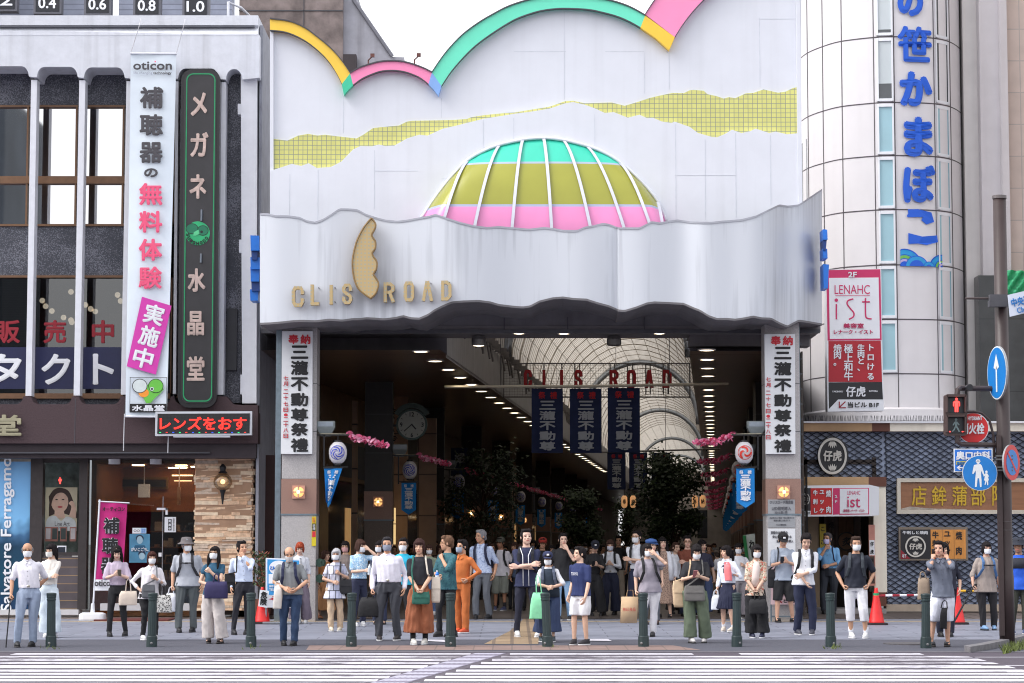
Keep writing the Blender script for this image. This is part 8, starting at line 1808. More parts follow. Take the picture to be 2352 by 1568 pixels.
  if sp['belt']: b = MB(); g = sp['girth']*(.93 if f else 1); b.loft([(0, 0, .985, .152*g, .118*g+(g-1)*.05), (0, 0, 1.02, .152*g, .118*g+(g-1)*.05)], 24, 0, False); b.obox((0, -(.122*g+(g-1)*.05), 1.003), .045, .012, .036, 0, 1); mk('belt', b.v, b.f, [mat('belt_%d_%d_%d' % sp['belt'], sp['belt'], .4), mat('buckle', (190, 184, 170), .3, metal=.8)], r, b.m)
  if sp['collar']:
   b = MB();
   for q in (-1, 1): b.add([(q*.004, -.085, 1.40), (q*.062, -.03, 1.452), (q*.085, -.02, 1.43), (q*.075, -.075, 1.385), (q*.03, -.118, 1.355)], [(0, 1, 2, 3, 4) if q > 0 else (4, 3, 2, 1, 0)])
   b.tube([(-.055, .03, 1.445), (-.06, -.02, 1.447), (0, -.075, 1.42), (.06, -.02, 1.447), (.055, .03, 1.445)], .012, 6)
   if sp['collar'] == 'buttons':
    b2 = MB()
    for z in (1.33, 1.25, 1.17, 1.09, 1.02): b2.sphere((0, -.138, z), .007, n=6, m=4)
    mk('buttons', b2.v, b2.f, [m_g4], r)
   mk('collar', b.v, b.f, [cloth_mat(top[1], top[2] if len(top) > 2 and top[2] else 'plain'), m_g4], r, b.m)
  if sp['layer']: sp['layer'](t, r)
# ---- things people hold or wear on their backs, each its own object
ITEMS = []
def item(t, name, label, cat, build): ITEMS.append((t, name, label, cat, build))
def finish_items():
 for t, name, label, cat, build in ITEMS:
  parts = build(t); M = RM(t)
  for _, b, _m in parts: b.v = bend(t['root'].name, b.v); allv = np.concatenate([xf(M, b.v) for _, b, _ in parts]); c = allv.mean(0); c[2] = allv[:, 2].min()
  if len(parts) == 1:
   n_, b, mats = parts[0]; b.v = [Vector(p)-Vector(c) for p in xf(M, b.v)]; o = b.build(name, mats); o.location = c; tag(o, label, cat)
  else:
   r = root(name, tuple(c), label, cat)
   for n_, b, mats in parts: b.v = [Vector(p) for p in xf(M, b.v)]; b.build(n_, mats, r, smooth=n_ in ('bag_body', 'pouch'))
def backpack(col, body=True, strapw=.026, chest=False):
 def f(t):
  g = t['spec']['girth']; P = []
  for q in (-1, 1):
   b = MB(); b.tube([(q*.085, .15, 1.36), (q*.098, .06, 1.445), (q*.10, -.03, 1.425), (q*.108, -.115*g-.02, 1.33), (q*.115, -.14*g-.012, 1.2), (q*.14*g, -.10*g, 1.06), (q*.165*g, .03, 1.0)], strapw, 8, 0, True, .38); P.append(('strap', b, [cloth_mat(col)]))
  b = MB(); b.loft([(0, .22, .98, .14, .07), (0, .22, 1.02, .15, .085), (0, .22, 1.3, .145, .08), (0, .2, 1.4, .1, .05)], 16, 0, True, 3); P.append(('bag_body', b, [cloth_mat(col)]))
  if chest: b = MB(); b.tube([(-.11, -.155*g, 1.27), (0, -.165*g, 1.265), (.11, -.155*g, 1.27)], .012, 6); b.obox((0, -.17*g, 1.265), .05, .015, .03); P.append(('chest_strap', b, [m_sbk]))
  return P
 return f
def tote(cx_, cy, ztop, w, h, col, handle=.2, d=.09, kind='plain', hx=.05, trap=0, txt=None, rz=0):
 def f(t):
  b = MB(); b.loft([(cx_, cy, ztop-h, w/2*(1-trap), d/2), (cx_, cy, ztop-h+.02, w/2, d/2*1.1), (cx_, cy, ztop-h*.5, w/2*1.02, d/2*1.15), (cx_, cy, ztop-h*.25, w/2*.97, d/2*1.0), (cx_+.01, cy, ztop, w/2*.84, d/2*.45)], 20, 0, True, 3); P = [('bag_body', b, [cloth_mat(col, kind)])]
  for q in (-1, 1): b = MB(); b.tube([(cx_-hx, cy+q*d*.25, ztop-.01), (cx_-hx*.7, cy+q*d*.2, ztop+handle*.75), (cx_, cy+q*d*.1, ztop+handle), (cx_+hx*.7, cy+q*d*.2, ztop+handle*.75), (cx_+hx, cy+q*d*.25, ztop-.01)], .009, 6); P.append(('handle', b, [cloth_mat(col, 'plain') if kind == 'plain' else cloth_mat((60, 60, 62))]))
  return P
 return f
def shoulder_bag(side, cx_, cy, ztop, w, h, col, scol=None, d=.09, cross=False, kind='plain'):
 """side: shoulder that carries it (-1 image left)"""
 def f(t):
  b = MB(); b.loft([(cx_, cy, ztop-h, w*.44, d*.42), (cx_, cy, ztop-h*.9, w/2, d/2), (cx_, cy, ztop-h*.3, w/2, d/2), (cx_, cy, ztop, w*.44, d*.3)], 20, 0, True, 3.2); P = [('bag_body', b, [cloth_mat(col, kind)])]
  b = MB(); b.tube([(cx_-w*.4, cy, ztop-.02), (side*.13-(.0), -.15, 1.15 if not cross else 1.2), (side*.105, -.11, 1.37), (side*.10, .0, 1.445), (side*.1, .11, 1.36), (side*.12 if not cross else -side*.05, .17, 1.1), (cx_+w*.4, max(cy, -.1), ztop-.02)], .014, 6, 0, True, .5); P.append(('strap', b, [cloth_mat(scol or col, 'plain')]));
  b = MB(); b.loft([(cx_, cy-d*.5-.004, ztop-h*.45, w*.46, .006), (cx_, cy-d*.38-.004, ztop, w*.44, .008)], 16, 0, True, 4); P.append(('flap', b, [cloth_mat(col, kind)])); return P
 return f
def phone_at(k=1, dx=0, col=(40, 42, 48)):
 def f(t):
  w = t['arm'][k][2]; e = t['arm'][k][1]; d = (w-e).normalized(); c = w+d*.1+Vector((dx, 0, .02)); b = MB(); b.obox(tuple(c), .072, .011, .145, 0, 0, R(35)); b2 = MB(); b2.obox(tuple(c+Vector((0, .005, .004))), .066, .006, .132, 0, 0, R(35)); return [('case', b, [mat('phone_%d' % col[0], col, .3)]), ('screen', b2, [mat('phone_screen', (30, 34, 44), .15)])]
 return f
def bottle_at(k, col, lab=None, up=True):
 def f(t):
  w = t['arm'][k][2]; d = (w-t['arm'][k][1]).normalized(); c = w+d*.09+Vector((0, -.03, 0)); b = MB(); b.lathe([(.03, -.09), (.033, -.08), (.033, .06), (.02, .09), (.014, .1), (.014, .115)], tuple(c), 14); b2 = MB(); b2.lathe([(.0155, .1), (.0155, .125), (.01, .125)], tuple(c), 12); b3 = MB(); b3.lathe([(.0345, -.04), (.0345, .04)], tuple(c), 14); return [('bottle_body', b, [mat('bottle_%d_%d_%d' % col, col, .15, .05, 8)]), ('cap', b2, [m_mull]), ('label_band', b3, [mat('bottle_label_%d' % col[2], lab or (200, 205, 210), .5)])]
 return f
P = make_person; I = item
BK, NV, WT, GY, DG = (34, 34, 38), (30, 36, 62), (224, 226, 234), (138, 140, 146), (58, 60, 66)
MW, HB, HD = (226, 228, 234), (30, 26, 28), (66, 46, 40)
SH, SN, SD, DRK = (BK, 'shoe'), ((222, 222, 224), 'sneaker'), (BK, 'sandal'), ((44, 40, 42), 'white_sole')
OLD, TAN = (196, 148, 118), (212, 164, 134)
p = P(62, 1247, 1483, 'elderly man in a white short-sleeved shirt and pale blue trousers leaning on a cane', face=6, yaw=4, hair=('bald', (120, 116, 116)), top=('shirt', (224, 222, 232), None, .42), bot=('trousers', (150, 164, 188)), shoes=SH, arms=('cane', 'behind'), sk=OLD, mask=MW, glasses=(150, 110, 70), belt=(120, 74, 56), collar='buttons', girth=1.08)
def cane(t):
 w = t['arm'][0][2]; b = MB(); x, y, z = w.x+.0, w.y-.05, w.z-.07; b.tube([(x-.03, y, 0), (x, y, z)], .011, 8); b2 = MB(); b2.tube([(x-.04, y+.03, z+.005), (x+.02, y, z+.012), (x+.06, y-.02, z+.005)], .015, 8); return [('cane_shaft', b, [m_bk]), ('cane_handle', b2, [m_sbk])]
I(p, 'walking_cane', 'black walking cane held by the elderly man at the left picture edge', 'cane', cane)
P(116, 1249, 1462, 'young woman in a sheer cream top and pale jeans with crossed arms and a ponytail', 'f', -12, -12, 6, ('pony', HB), ('tucked', (226, 220, 214), None, .97), ('wide', (206, 218, 228)), SN, ('cross', 'cross2'), mask=(232, 230, 226))
p = P(268, 1253, 1459, 'young woman in a lilac blouse and black jeans looking down at her phone', 'f', 8, 0, 22, ('long', HB), ('tucked', (188, 174, 194), None, .5), ('slim', BK), SH, ('phone', 'phone'), sk=(232, 194, 174), stance=.13)
I(p, 'phone', 'phone in the hands of the woman in the lilac blouse', 'phone', phone_at(0, .03, (110, 100, 84)))
I(p, 'tote_bag', 'cream striped tote bag hanging from the arm of the woman in lilac', 'bag', tote(.21, -.16, .86, .34, .27, (222, 206, 192), .24, .1))
p = P(347, 1267, 1468, 'woman in a loose white blouse with one hand on her hip and short reddish hair', 'f', 10, 6, 0, ('bob', (62, 34, 30)), ('untucked', (226, 222, 228), None, .85), ('slim', BK), SN, ('hip', 'strap'), mask=MW, girth=1.16, hem=.8, collar='plain')
I(p, 'patterned_bag', 'black and white patterned shopping bag on the arm of the woman in the white blouse', 'bag', tote(.27, -.1, .88, .3, .34, ((228, 226, 222), (34, 34, 36), (228, 226, 222)), .2, .12, 'floral'))
I(p, 'sling_bag', 'grey sling bag across the woman in the white blouse', 'bag', shoulder_bag(1, -.02, -.2, 1.08, .26, .26, (104, 106, 112), cross=True))
p = P(428, 1234, 1450, 'stout man in a grey polo shirt and bucket hat with a backpack', face=4, yaw=24, hair=('neat', GY), top=('polo', (170, 174, 184)), bot=('trousers', (92, 98, 100)), shoes=SH, sk=TAN, mask=MW, hat=('bucket', (104, 98, 100)), girth=1.26, stance=.13, hem=.84, collar='plain', arms=('carry', 'down'))
I(p, 'backpack', 'dark backpack with chest strap on the man in the bucket hat', 'backpack', backpack((50, 50, 56), chest=True))
I(p, 'plastic_bag', 'thin white plastic bag hanging beside the man in the bucket hat', 'bag', tote(-.29, -.05, .72, .2, .34, (224, 226, 234), .12, .12))
p = P(491, 1255, 1475, 'woman in a teal top and beige wide trousers with glasses and folded arm', 'f', -4, -6, -8, ('long', HB), ('sleeveless', (40, 84, 112), None, .2), ('wide', (204, 196, 194)), ((40, 30, 32), 'sandal'), ('belly', 'chest'), sk=(222, 184, 162), mask=MW, glasses=(50, 60, 110), hem=.86)
I(p, 'shoulder_bag', 'navy cloth bag held at the waist by the woman in the teal top', 'bag', tote(.1, -.24, 1.1, .42, .3, (48, 44, 84), .14, .12))
p = P(556, 1243, 1455, 'man in a pale blue business shirt and black trousers touching his ear', face=6, yaw=30, pitch=-6, hair=('short', HB), top=('shirt', (206, 218, 242)), bot=('slim', (38, 38, 46)), shoes=SH, arms=('down', 'ear'), sk=TAN, belt=(30, 30, 34), collar='buttons', tgt=(None, (.02, -.17, 1.43)))
I(p, 'shoulder_bag', 'black shoulder bag on the man touching his ear', 'bag', shoulder_bag(-1, -.26, .0, 1.12, .2, .36, BK, d=.1))
p = P(664, 1255, 1480, 'balding man in a grey polo and blue jeans looking down at his watch', pitch=20, yaw=6, hair=('bald', (52, 44, 42)), top=('polo', (122, 126, 130)), bot=('trousers', (46, 66, 98)), shoes=SH, arms=('belly', 'watch'), sk=TAN, mask=(206, 204, 204), girth=1.14, hem=.88, collar='plain', tgt=((-.1, -.2, 1.0), (.12, -.24, .98)))
I(p, 'backpack', 'navy backpack on the balding man in jeans', 'backpack', backpack((36, 42, 72)))
I(p, 'folded_jacket', 'white folded garment over the arm of the balding man in jeans', 'jacket', tote(-.21, -.14, 1.06, .15, .42, (216, 210, 204), .05, .1))
P(688, 1245, 1430, 'red-haired young woman in a baggy white shirt and mauve trousers behind the pillar', 'f', 12, -10, 20, ('bun', (150, 66, 44)), ('untucked', WT, None, .6), ('wide', (124, 112, 126)), SN, ('phone', 'down'), sk=(228, 190, 170))
P(748, 1264, 1420, 'woman in an ochre ruffled top and tan skirt half hidden behind the grey-haired lady', 'f', 20, 30, 0, ('bun', HD), ('tucked', (176, 116, 66), None, .5), ('longskirt', (186, 134, 92)), ((150, 96, 64), 'shoe'), ('down', 'down'))
p = P(771, 1260, 1448, 'grey-haired elderly lady in a black and white chequered tunic and beige trousers', 'f', 4, -8, 0, ('bob', (170, 170, 174)), ('tunic', ((226, 226, 236), (170, 174, 200), (38, 38, 48)), 'check', .36), ('trousers', (202, 176, 148)), ((206, 196, 178), 'sneaker'), ('belly', 'strap'), sk=(208, 166, 142), mask=MW)
I(p, 'shoulder_bag', 'black soft shoulder bag on the grey-haired elderly lady', 'bag', shoulder_bag(1, .24, -.06, 1.08, .26, .3, (44, 44, 48)))
P(793, 1243, 1424, 'woman with glasses and a pink mask in a taupe shirt behind the grey-haired lady', 'f', 0, -6, 0, ('bob', HB), ('tee', (128, 116, 112)), ('trousers', (90, 84, 84)), SH, mask=(196, 150, 150), glasses=(120, 40, 40))
p = P(826, 1239, 1436, 'young woman in a light blue flowered top and navy jeans shading her forehead', 'f', 24, 24, 10, ('bob', HD), ('crop', ((150, 190, 222), (222, 232, 240), (150, 190, 222)), 'floral', .42), ('trousers', (38, 42, 66)), SN, ('strap', 'forehead'), mask=MW, sk=(228, 190, 166), tgt=((.03, -.22, 1.1), None))
I(p, 'water_bottle', 'clear plastic water bottle held by the woman in the flowered top', 'bottle', bottle_at(0, (206, 214, 222)))
P(872, 1242, 1432, 'person with a white mask mostly hidden behind the man in the white shirt', 'f', -10, -14, 0, ('bob', HB), ('tee', (64, 70, 92)), ('trousers', (44, 50, 74)), SD, mask=MW)
p = P(889, 1234, 1469, 'heavy-set man in a white long-sleeved shirt and charcoal trousers with a grey mask', face=-4, yaw=6, pitch=-4, hair=('neat', (52, 50, 54)), top=('shirt', (228, 226, 240)), bot=('trousers', (66, 68, 76)), shoes=DRK, arms=('carry', 'down'), sk=TAN, mask=(138, 144, 162), belt=BK, collar='buttons', girth=1.24, stance=.13)
I(p, 'briefcase', 'black soft briefcase in the hand of the man in the white shirt', 'bag', tote(-.3, -.05, .72, .36, .32, BK, .1, .13))
P(925, 1236, 1449, 'young man in a bright cyan T-shirt with glasses behind the white-shirted man', face=-4, hair=('short', HB), top=('tee', (44, 178, 214)), bot=('slim', BK), shoes=SH, arms=('down', 'belly'), mask=MW, glasses=BK)
p = P(963, 1238, 1478, 'woman in a black top and rust-brown culottes with hands folded over a green bag', 'f', 2, -6, 4, ('bob', (58, 38, 36)), ('tucked', (36, 36, 44), None, .42), ('culottes', (150, 90, 62)), ((228, 226, 220), 'sneaker'), ('clasp', 'clasp'), sk=(220, 178, 152), socks=BK)
I(p, 'crossbody_bag', 'small green leather bag across the front of the woman in brown culottes', 'bag', shoulder_bag(-1, .02, -.19, .86, .29, .2, (50, 104, 92), cross=True))
I(p, 'canvas_bag', 'white canvas bag on the shoulder of the woman in brown culottes', 'bag', shoulder_bag(1, .26, -.02, 1.1, .15, .42, (214, 204, 192)))
P(985, 1251, 1411, 'masked woman in pale green behind the woman in black', 'f', 0, 6, 0, ('bun', HD), ('tee', (156, 168, 146)), ('trousers', (86, 108, 150)), SN, mask=MW)
p = P(1026, 1231, 1460, 'young man in profile in a teal patterned shirt and black trousers with glasses', face=-46, yaw=-38, hair=('short', (104, 78, 62)), top=('polo', ((30, 66, 84), (56, 108, 116), (26, 48, 76)), 'mottle', .5), bot=('slim', (32, 32, 38)), shoes=SH, arms=('belly', 'shoulder'), sk=TAN, glasses=BK, hem=.8)
I(p, 'drink_can', 'blue drink bottle in the hand of the man in the teal shirt', 'bottle', bottle_at(0, (40, 120, 214), (226, 230, 236)))
P(1061, 1240, 1452, 'worker in orange overalls with a hand on his hip and a grey mask', face=-30, yaw=-20, hair=('short', HB), top=('jacket', (196, 110, 56)), bot=('trousers', (190, 106, 54)), shoes=((214, 84, 50), 'white_sole'), arms=('down', 'hip'), sk=TAN, mask=(160, 172, 190), hem=.93, collar='plain')
p = P(1105, 1217, 1420, 'tall grey-haired man in a blue and white patterned shirt turned to one side', face=-14, yaw=-40, hair=('neat', (128, 128, 132)), top=('polo', ((150, 172, 212), (196, 208, 232), (110, 130, 180)), 'mottle', .5), bot=('trousers', (100, 104, 112)), shoes=SH, sk=OLD, hem=.88, collar='plain')
I(p, 'backpack', 'navy backpack on the tall grey-haired man', 'backpack', backpack(NV))
p = P(1150, 1233, 1401, 'young man in a white T-shirt, cap and khaki shorts walking out of the arcade', face=-16, yaw=-12, hair=('neat', HB), top=('tee', (222, 218, 226)), bot=('bermuda', (132, 136, 128)), shoes=((84, 88, 120), 'sneaker'), sk=(176, 128, 100), hat=('cap', (84, 84, 76)), socks=BK, hem=.82)
I(p, 'backpack', 'black backpack on the young man in khaki shorts', 'backpack', backpack(BK))
P(1181, 1245, 1398, 'woman in a grey shirt in the shade beside the youth in navy', 'f', -8, -10, 0, ('bun', HD), ('tee', (138, 138, 146)), ('slim', DG), SH, sk=TAN)
p = P(1209, 1216, 1461, 'tall youth in a navy baseball shirt with white piping and crossed arms', face=-6, yaw=22, pitch=-8, hair=('short', HB), top=('polo', (36, 42, 74), None, .48), bot=('slim', (38, 40, 58)), shoes=SN, arms=('cross2', 'cross'), sk=(230, 190, 172), hem=.8, stance=.16, layer=lambda t, r: mk('piping', *(lambda b: (b.v, b.f))(MB().tube([(-.045, -.152, .82), (-.045, -.152, 1.3), (-.09, -.09, 1.42)], .007, 5).tube([(.045, -.152, .82), (.045, -.152, 1.3), (.09, -.09, 1.42)], .007, 5)), [m_wt], r))
I(p, 'backpack', 'black backpack on the tall youth in the baseball shirt', 'backpack', backpack((28, 30, 40)))
P(1246, 1234, 1404, 'man in a black shirt and red cap behind the youth in navy', hair=('neat', HB), top=('tee', BK), bot=('slim', BK), shoes=DRK, hat=('cap', (170, 54, 44)), glasses=BK, sk=TAN)
P(1268, 1252, 1400, 'shopper in dark clothes deep between the two men in black', 'f', 10, 0, 0, ('bob', HB), ('tee', (70, 70, 80)), ('slim', DG), SH, sk=TAN)
P(1293, 1225, 1423, 'man in a black T-shirt and light blue jeans covering his mouth with a hand', face=4, yaw=6, hair=('short', HB), top=('tee', (36, 36, 40)), bot=('trousers', (142, 176, 212)), shoes=DRK, arms=('down', 'mouth'), sk=(226, 186, 166), hem=.78)
p = P(1259, 1266, 1472, 'child in a navy cap, dark vest and white sleeves holding a green bag', 'f', -4, 2, 6, ('bob', HB), ('tee', WT, None, .5), ('culottes', (52, 66, 100)), ((70, 84, 92), 'sneaker'), ('clasp', 'clasp'), mask=MW, hat=('cap', (36, 44, 78), 1), tgt=((-.02, -.22, 1.06), (.05, -.22, 1.05)), layer=lambda t, r: mk('vest', *(lambda b: (b.v, b.f))(MB().loft([(0, 0, .86, .19, .15), (0, 0, 1.0, .182, .148), (0, 0, 1.2, .178, .146), (0, .0, 1.32, .165, .13), (0, .01, 1.405, .11, .085)], 24)), [cloth_mat((38, 50, 66))], r))
I(p, 'shopping_bag', 'pale green plastic shopping bag on the arm of the child in the navy cap', 'bag', tote(-.2, -.26, .95, .3, .5, (142, 222, 176), .36, .1, trap=-.05))
I(p, 'backpack', 'grey backpack on the child in the navy cap', 'backpack', backpack((84, 92, 112)))
P(1331, 1256, 1479, 'boy in a navy T-shirt with white print and white shorts facing left', 'm', -38, -26, -4, ('neat', HB), ('tee', (38, 50, 96)), ('shorts', (228, 230, 236)), ((40, 40, 46), 'sneaker'), ('down', 'thigh'), sk=(230, 190, 166), layer=lambda t, r: (lambda v, f: mk('print', [((p[0]*.042), -.1555-.012*math.cos(p[0]*.5), 1.22+p[1]*.08) for p in v], [tuple(reversed(q)) for q in f], [m_wt], r))(*glyphs('TOKYO', False, 1)))
p = P(1366, 1240, 1413, 'young woman all in black with a black cap looking at her phone', 'f', 6, 0, 24, ('neat', HB), ('tucked', BK, None, .5), ('wide', BK), SH, ('phone', 'phone'), hat=('cap', (30, 34, 50), 1))
I(p, 'phone', 'phone held by the woman in the black cap', 'phone', phone_at(1, -.04))
p = P(1402, 1240, 1411, 'office woman in a white blouse and navy trousers typing on a phone', 'f', -8, 4, 6, ('bob', HD), ('shirt', WT, None, .9), ('wide', (34, 38, 60)), SH, ('phone', 'phone'), mask=(210, 212, 226), belt=BK, collar='plain')
I(p, 'backpack', 'black backpack on the office woman in the white blouse', 'backpack', backpack(BK))
P(1421, 1231, 1380, 'man in a black T-shirt and beige trousers standing deep in the shade', face=-10, hair=('short', HB), top=('tee', BK), bot=('trousers', (176, 164, 150)), shoes=SH, sk=TAN)
p = P(1463, 1219, 1418, 'man with glasses in a white shirt with folded arms beside the dark trees', face=-14, yaw=-16, hair=('neat', HB), top=('shirt', WT, None, .5), bot=('trousers', NV), shoes=SH, arms=('cross', 'cross2'), mask=MW, glasses=BK, collar='plain')
I(p, 'backpack', 'black backpack on the man with folded arms', 'backpack', backpack(BK))
P(1497, 1237, 1432, 'woman in a blue beret and grey shirt behind the person shading her eyes', 'f', 10, 20, 0, ('bob', HB), ('tee', (120, 118, 120)), ('trousers', (88, 92, 100)), ((70, 46, 40), 'shoe'), hat=('beret', (44, 76, 132)))
p = P(1488, 1249, 1460, 'person in a grey T-shirt and white trousers shading the eyes with one hand', 'f', 4, 8, 0, ('bun', HB), ('tee', (152, 146, 158)), ('trousers', (226, 224, 228)), SH, ('carry', 'forehead'), mask=MW, girth=1.24, hem=.82)
I(p, 'backpack', 'black backpack on the person in the grey T-shirt', 'backpack', backpack(BK))
def paper_bag(t):
 b = MB(); b.box(-.52, -.22, -.1, .04, .26, .74); b2 = MB(); b2.tube([(-.44, -.03, .73), (-.42, -.03, .86), (-.32, -.03, .86), (-.3, -.03, .73)], .006, 5); v, f = glyphs('無印良品', False, 1); b3 = MB(); b3.add([(-.37+p[0]*.062, -.103, .48+p[1]*.075) for p in v], [tuple(reversed(q)) for q in f]); return [('bag_body', b, [mat('kraft_paper', (206, 176, 142), .85, .06, 8)]), ('handle', b2, [mat('paper_cord', (180, 146, 110), .8)]), ('lettering', b3, [m_rl])]
I(p, 'paper_bag', 'brown paper shopping bag with red kanji beside a bollard', 'bag', paper_bag)
P(1523, 1234, 1417, 'smiling woman in a leopard print dress and white jacket', 'f', 0, 8, -4, ('long', HB), ('dress', ((60, 44, 42), (172, 144, 128)), 'leopard', .3), ('none', BK), SD, sk=(230, 190, 168), layer=lambda t, r: [mk('jacket', *(lambda b: (b.v, b.f))(MB().loft([(q*.135, .01, .80, .075, .16), (q*.13, .01, 1.1, .07, .15), (q*.125, .01, 1.3, .075, .14), (q*.1, .015, 1.42, .055, .07)], 14).tube([t['arm'][k][0], t['arm'][k][1], t['arm'][k][2]], [.075, .066, .054], 10)), [cloth_mat(WT)], r) for q, k in ((-1, 0), (1, 1))])
P(1553, 1246, 1409, 'person in a white T-shirt and black trousers behind the woman in leopard print', face=14, yaw=20, hair=('neat', HD), top=('tee', WT), bot=('wide', BK), shoes=SH)
P(1580, 1231, 1415, 'man with glasses in a brown shirt and folded arms', face=6, yaw=-8, hair=('short', HB), top=('tee', (122, 66, 50)), bot=('trousers', NV), shoes=SH, arms=('cross', 'cross2'), glasses=GY, sk=(224, 180, 160))
p = P(1599, 1250, 1474, 'woman in a black T-shirt and olive trousers reading a phone with a mask', 'f', 2, 2, 18, ('bun', HB), ('tucked', (36, 36, 42), None, .42), ('wide', (98, 110, 92)), ((206, 202, 202), 'shoe'), ('phone', 'phone'), mask=MW, girth=1.25)
I(p, 'phone', 'pink cased phone of the woman in olive trousers', 'phone', phone_at(1, -.02, (170, 110, 112)))
I(p, 'crossbody_bag', 'grey shoulder bag on the front of the woman in olive trousers', 'bag', shoulder_bag(1, -.02, -.22, 1.0, .36, .27, (116, 114, 112), cross=True))
I(p, 'canvas_bag', 'beige canvas bag on the arm of the woman in olive trousers', 'bag', shoulder_bag(-1, -.28, .0, 1.08, .2, .46, (214, 188, 156)))
P(1614, 1240, 1413, 'schoolgirl with dark hair behind the woman in olive trousers', 'f', 10, 20, 0, ('pony', HB), ('tee', (60, 60, 80)), ('wide', (70, 84, 120)), DRK)
P(1648, 1262, 1395, 'person in a brown camouflage jacket walking away into the arcade', 'f', 180, 0, 0, ('short', (70, 58, 54)), ('jacket', ((120, 92, 66), (82, 66, 50), (150, 122, 90)), 'mottle'), ('trousers', (92, 78, 64)), SH, hat=('beret', (96, 84, 76)))
p = P(1669, 1253, 1449, 'schoolgirl in a white sailor blouse and navy pleated skirt looking left', 'f', -30, -24, 0, ('pony', HB), ('shirt', (222, 228, 240), None, .9), ('skirt', (32, 36, 62)), ((214, 202, 190), 'sneaker'), ('down', 'strap'), sk=(228, 186, 160), socks=WT, collar='plain', layer=lambda t, r: mk('neckerchief', *(lambda b: (b.v, b.f))(MB().add([(-.02, -.15, 1.33), (-.07, -.155, 1.27), (-.02, -.155, 1.3), (.05, -.155, 1.26), (.01, -.15, 1.33), (.02, -.16, 1.18), (-.02, -.16, 1.17)], [(0, 1, 2), (2, 3, 4), (0, 2, 4), (2, 6, 5)])), [cloth_mat((44, 34, 60))], r))
I(p, 'pink_towel', 'pink and coral towel over the arm of the schoolgirl in the sailor blouse', 'towel', tote(.1, -.2, 1.36, .14, .34, (240, 130, 134), .03, .1))
I(p, 'paper_bag', 'small white paper bag beside the schoolgirl in the sailor blouse', 'bag', tote(-.22, -.1, .74, .16, .3, (214, 218, 226), .1, .07))
P(1697, 1248, 1419, 'masked young woman in a white T-shirt and grey dungarees', 'f', 0, -4, 0, ('bun', HB), ('tee', WT), ('wide', (142, 136, 142)), DRK, ('down', 'strap'), mask=MW)
p = P(1738, 1251, 1463, 'woman in a floral open shirt and wide black trousers with hands crossed', 'f', -4, 8, 4, ('bob', HB), ('untucked', ((222, 206, 188), (120, 104, 76), (222, 206, 188), (196, 108, 92)), 'floral', .55), ('wide', BK), ((36, 40, 66), 'white_sole'), ('clasp', 'clasp'), mask=MW, hem=.78, layer=lambda t, r: mk('inner_top', *(lambda b: (b.v, b.f))(MB().loft([(0, -.10, .94, .075, .06), (0, -.095, 1.15, .07, .06), (0, -.075, 1.3, .075, .055), (0, -.04, 1.41, .05, .05)], 14)), [cloth_mat((224, 208, 202))], r))
I(p, 'handbag', 'black handbag hanging from the hands of the woman in the floral shirt', 'bag', tote(.02, -.23, .72, .33, .27, BK, .14, .14))
p = P(1799, 1222, 1427, 'young man in a grey printed T-shirt, black cap and black shorts with a phone', pitch=22, yaw=4, hair=('neat', HB), top=('tee', (154, 164, 180)), bot=('bermuda', BK), shoes=SD, arms=('phone', 'phone'), sk=(218, 172, 146), hat=('cap', BK, 1), hem=.80, stance=.13, layer=lambda t, r: [(lambda v, f: mk('print', [(p_[0]*.028, -.158, z+p_[1]*.045) for p_ in v], [tuple(reversed(q)) for q in f], [m_wt], r))(*glyphs('HHMHH', False, 1)) for z in (1.26, 1.22, 1.18, 1.14)])
I(p, 'phone', 'phone of the young man in the black cap', 'phone', phone_at(1, -.04)); I(p, 'shoulder_bag', 'black shoulder bag on the young man in the black cap', 'bag', shoulder_bag(-1, -.24, .0, 1.02, .14, .36, BK))
p = P(1851, 1225, 1456, 'student in a white untucked shirt and navy trousers looking down', pitch=22, hair=('short', HB), top=('untucked', (228, 230, 238), None, .72), bot=('trousers', (36, 42, 68)), shoes=((62, 64, 76), 'white_sole'), arms=('watch', 'belly'), sk=(222, 180, 158), collar='buttons', hem=.84, tgt=((.01, -.2, .88), (-.05, -.23, 1.02)))
I(p, 'backpack', 'black backpack on the student in the white shirt', 'backpack', backpack(BK))
p = P(1902, 1224, 1409, 'man in a sky blue shirt in the doorway pulling at his mask', face=-14, yaw=-20, hair=('neat', (70, 66, 68)), top=('shirt', (120, 172, 218), None, .6), bot=('trousers', (46, 50, 60)), shoes=SH, arms=('chin', 'belly'), sk=OLD, mask=(196, 190, 226), belt=BK, collar='buttons', girth=1.1)
I(p, 'shoulder_bag', 'navy shoulder bag on the man in the sky blue shirt', 'bag', shoulder_bag(1, .26, .02, 1.06, .22, .3, NV))
p = P(1967, 1233, 1464, 'man in a navy T-shirt and white cropped trousers with hands in pockets', face=-6, yaw=10, hair=('short', (56, 42, 36)), top=('tee', (32, 36, 50)), bot=('capri', (228, 228, 234)), shoes=SN, arms=('pocket', 'pocket'), sk=TAN, mask=MW, socks=WT, girth=1.08, hem=.86)
I(p, 'backpack', 'dark grey backpack on the man in white cropped trousers', 'backpack', backpack((60, 66, 74)))
p = P(2160, 1243, 1484, 'man in a grey-blue shirt and white shorts holding a phone to his ear', face=-8, yaw=-14, hair=('neat', HB), top=('untucked', (104, 110, 126), None, .85), bot=('bermuda', (222, 224, 238)), shoes=((50, 50, 56), 'sandal'), arms=('ear', 'ear'), sk=(216, 170, 146), stance=.11, collar='buttons', hem=.8)
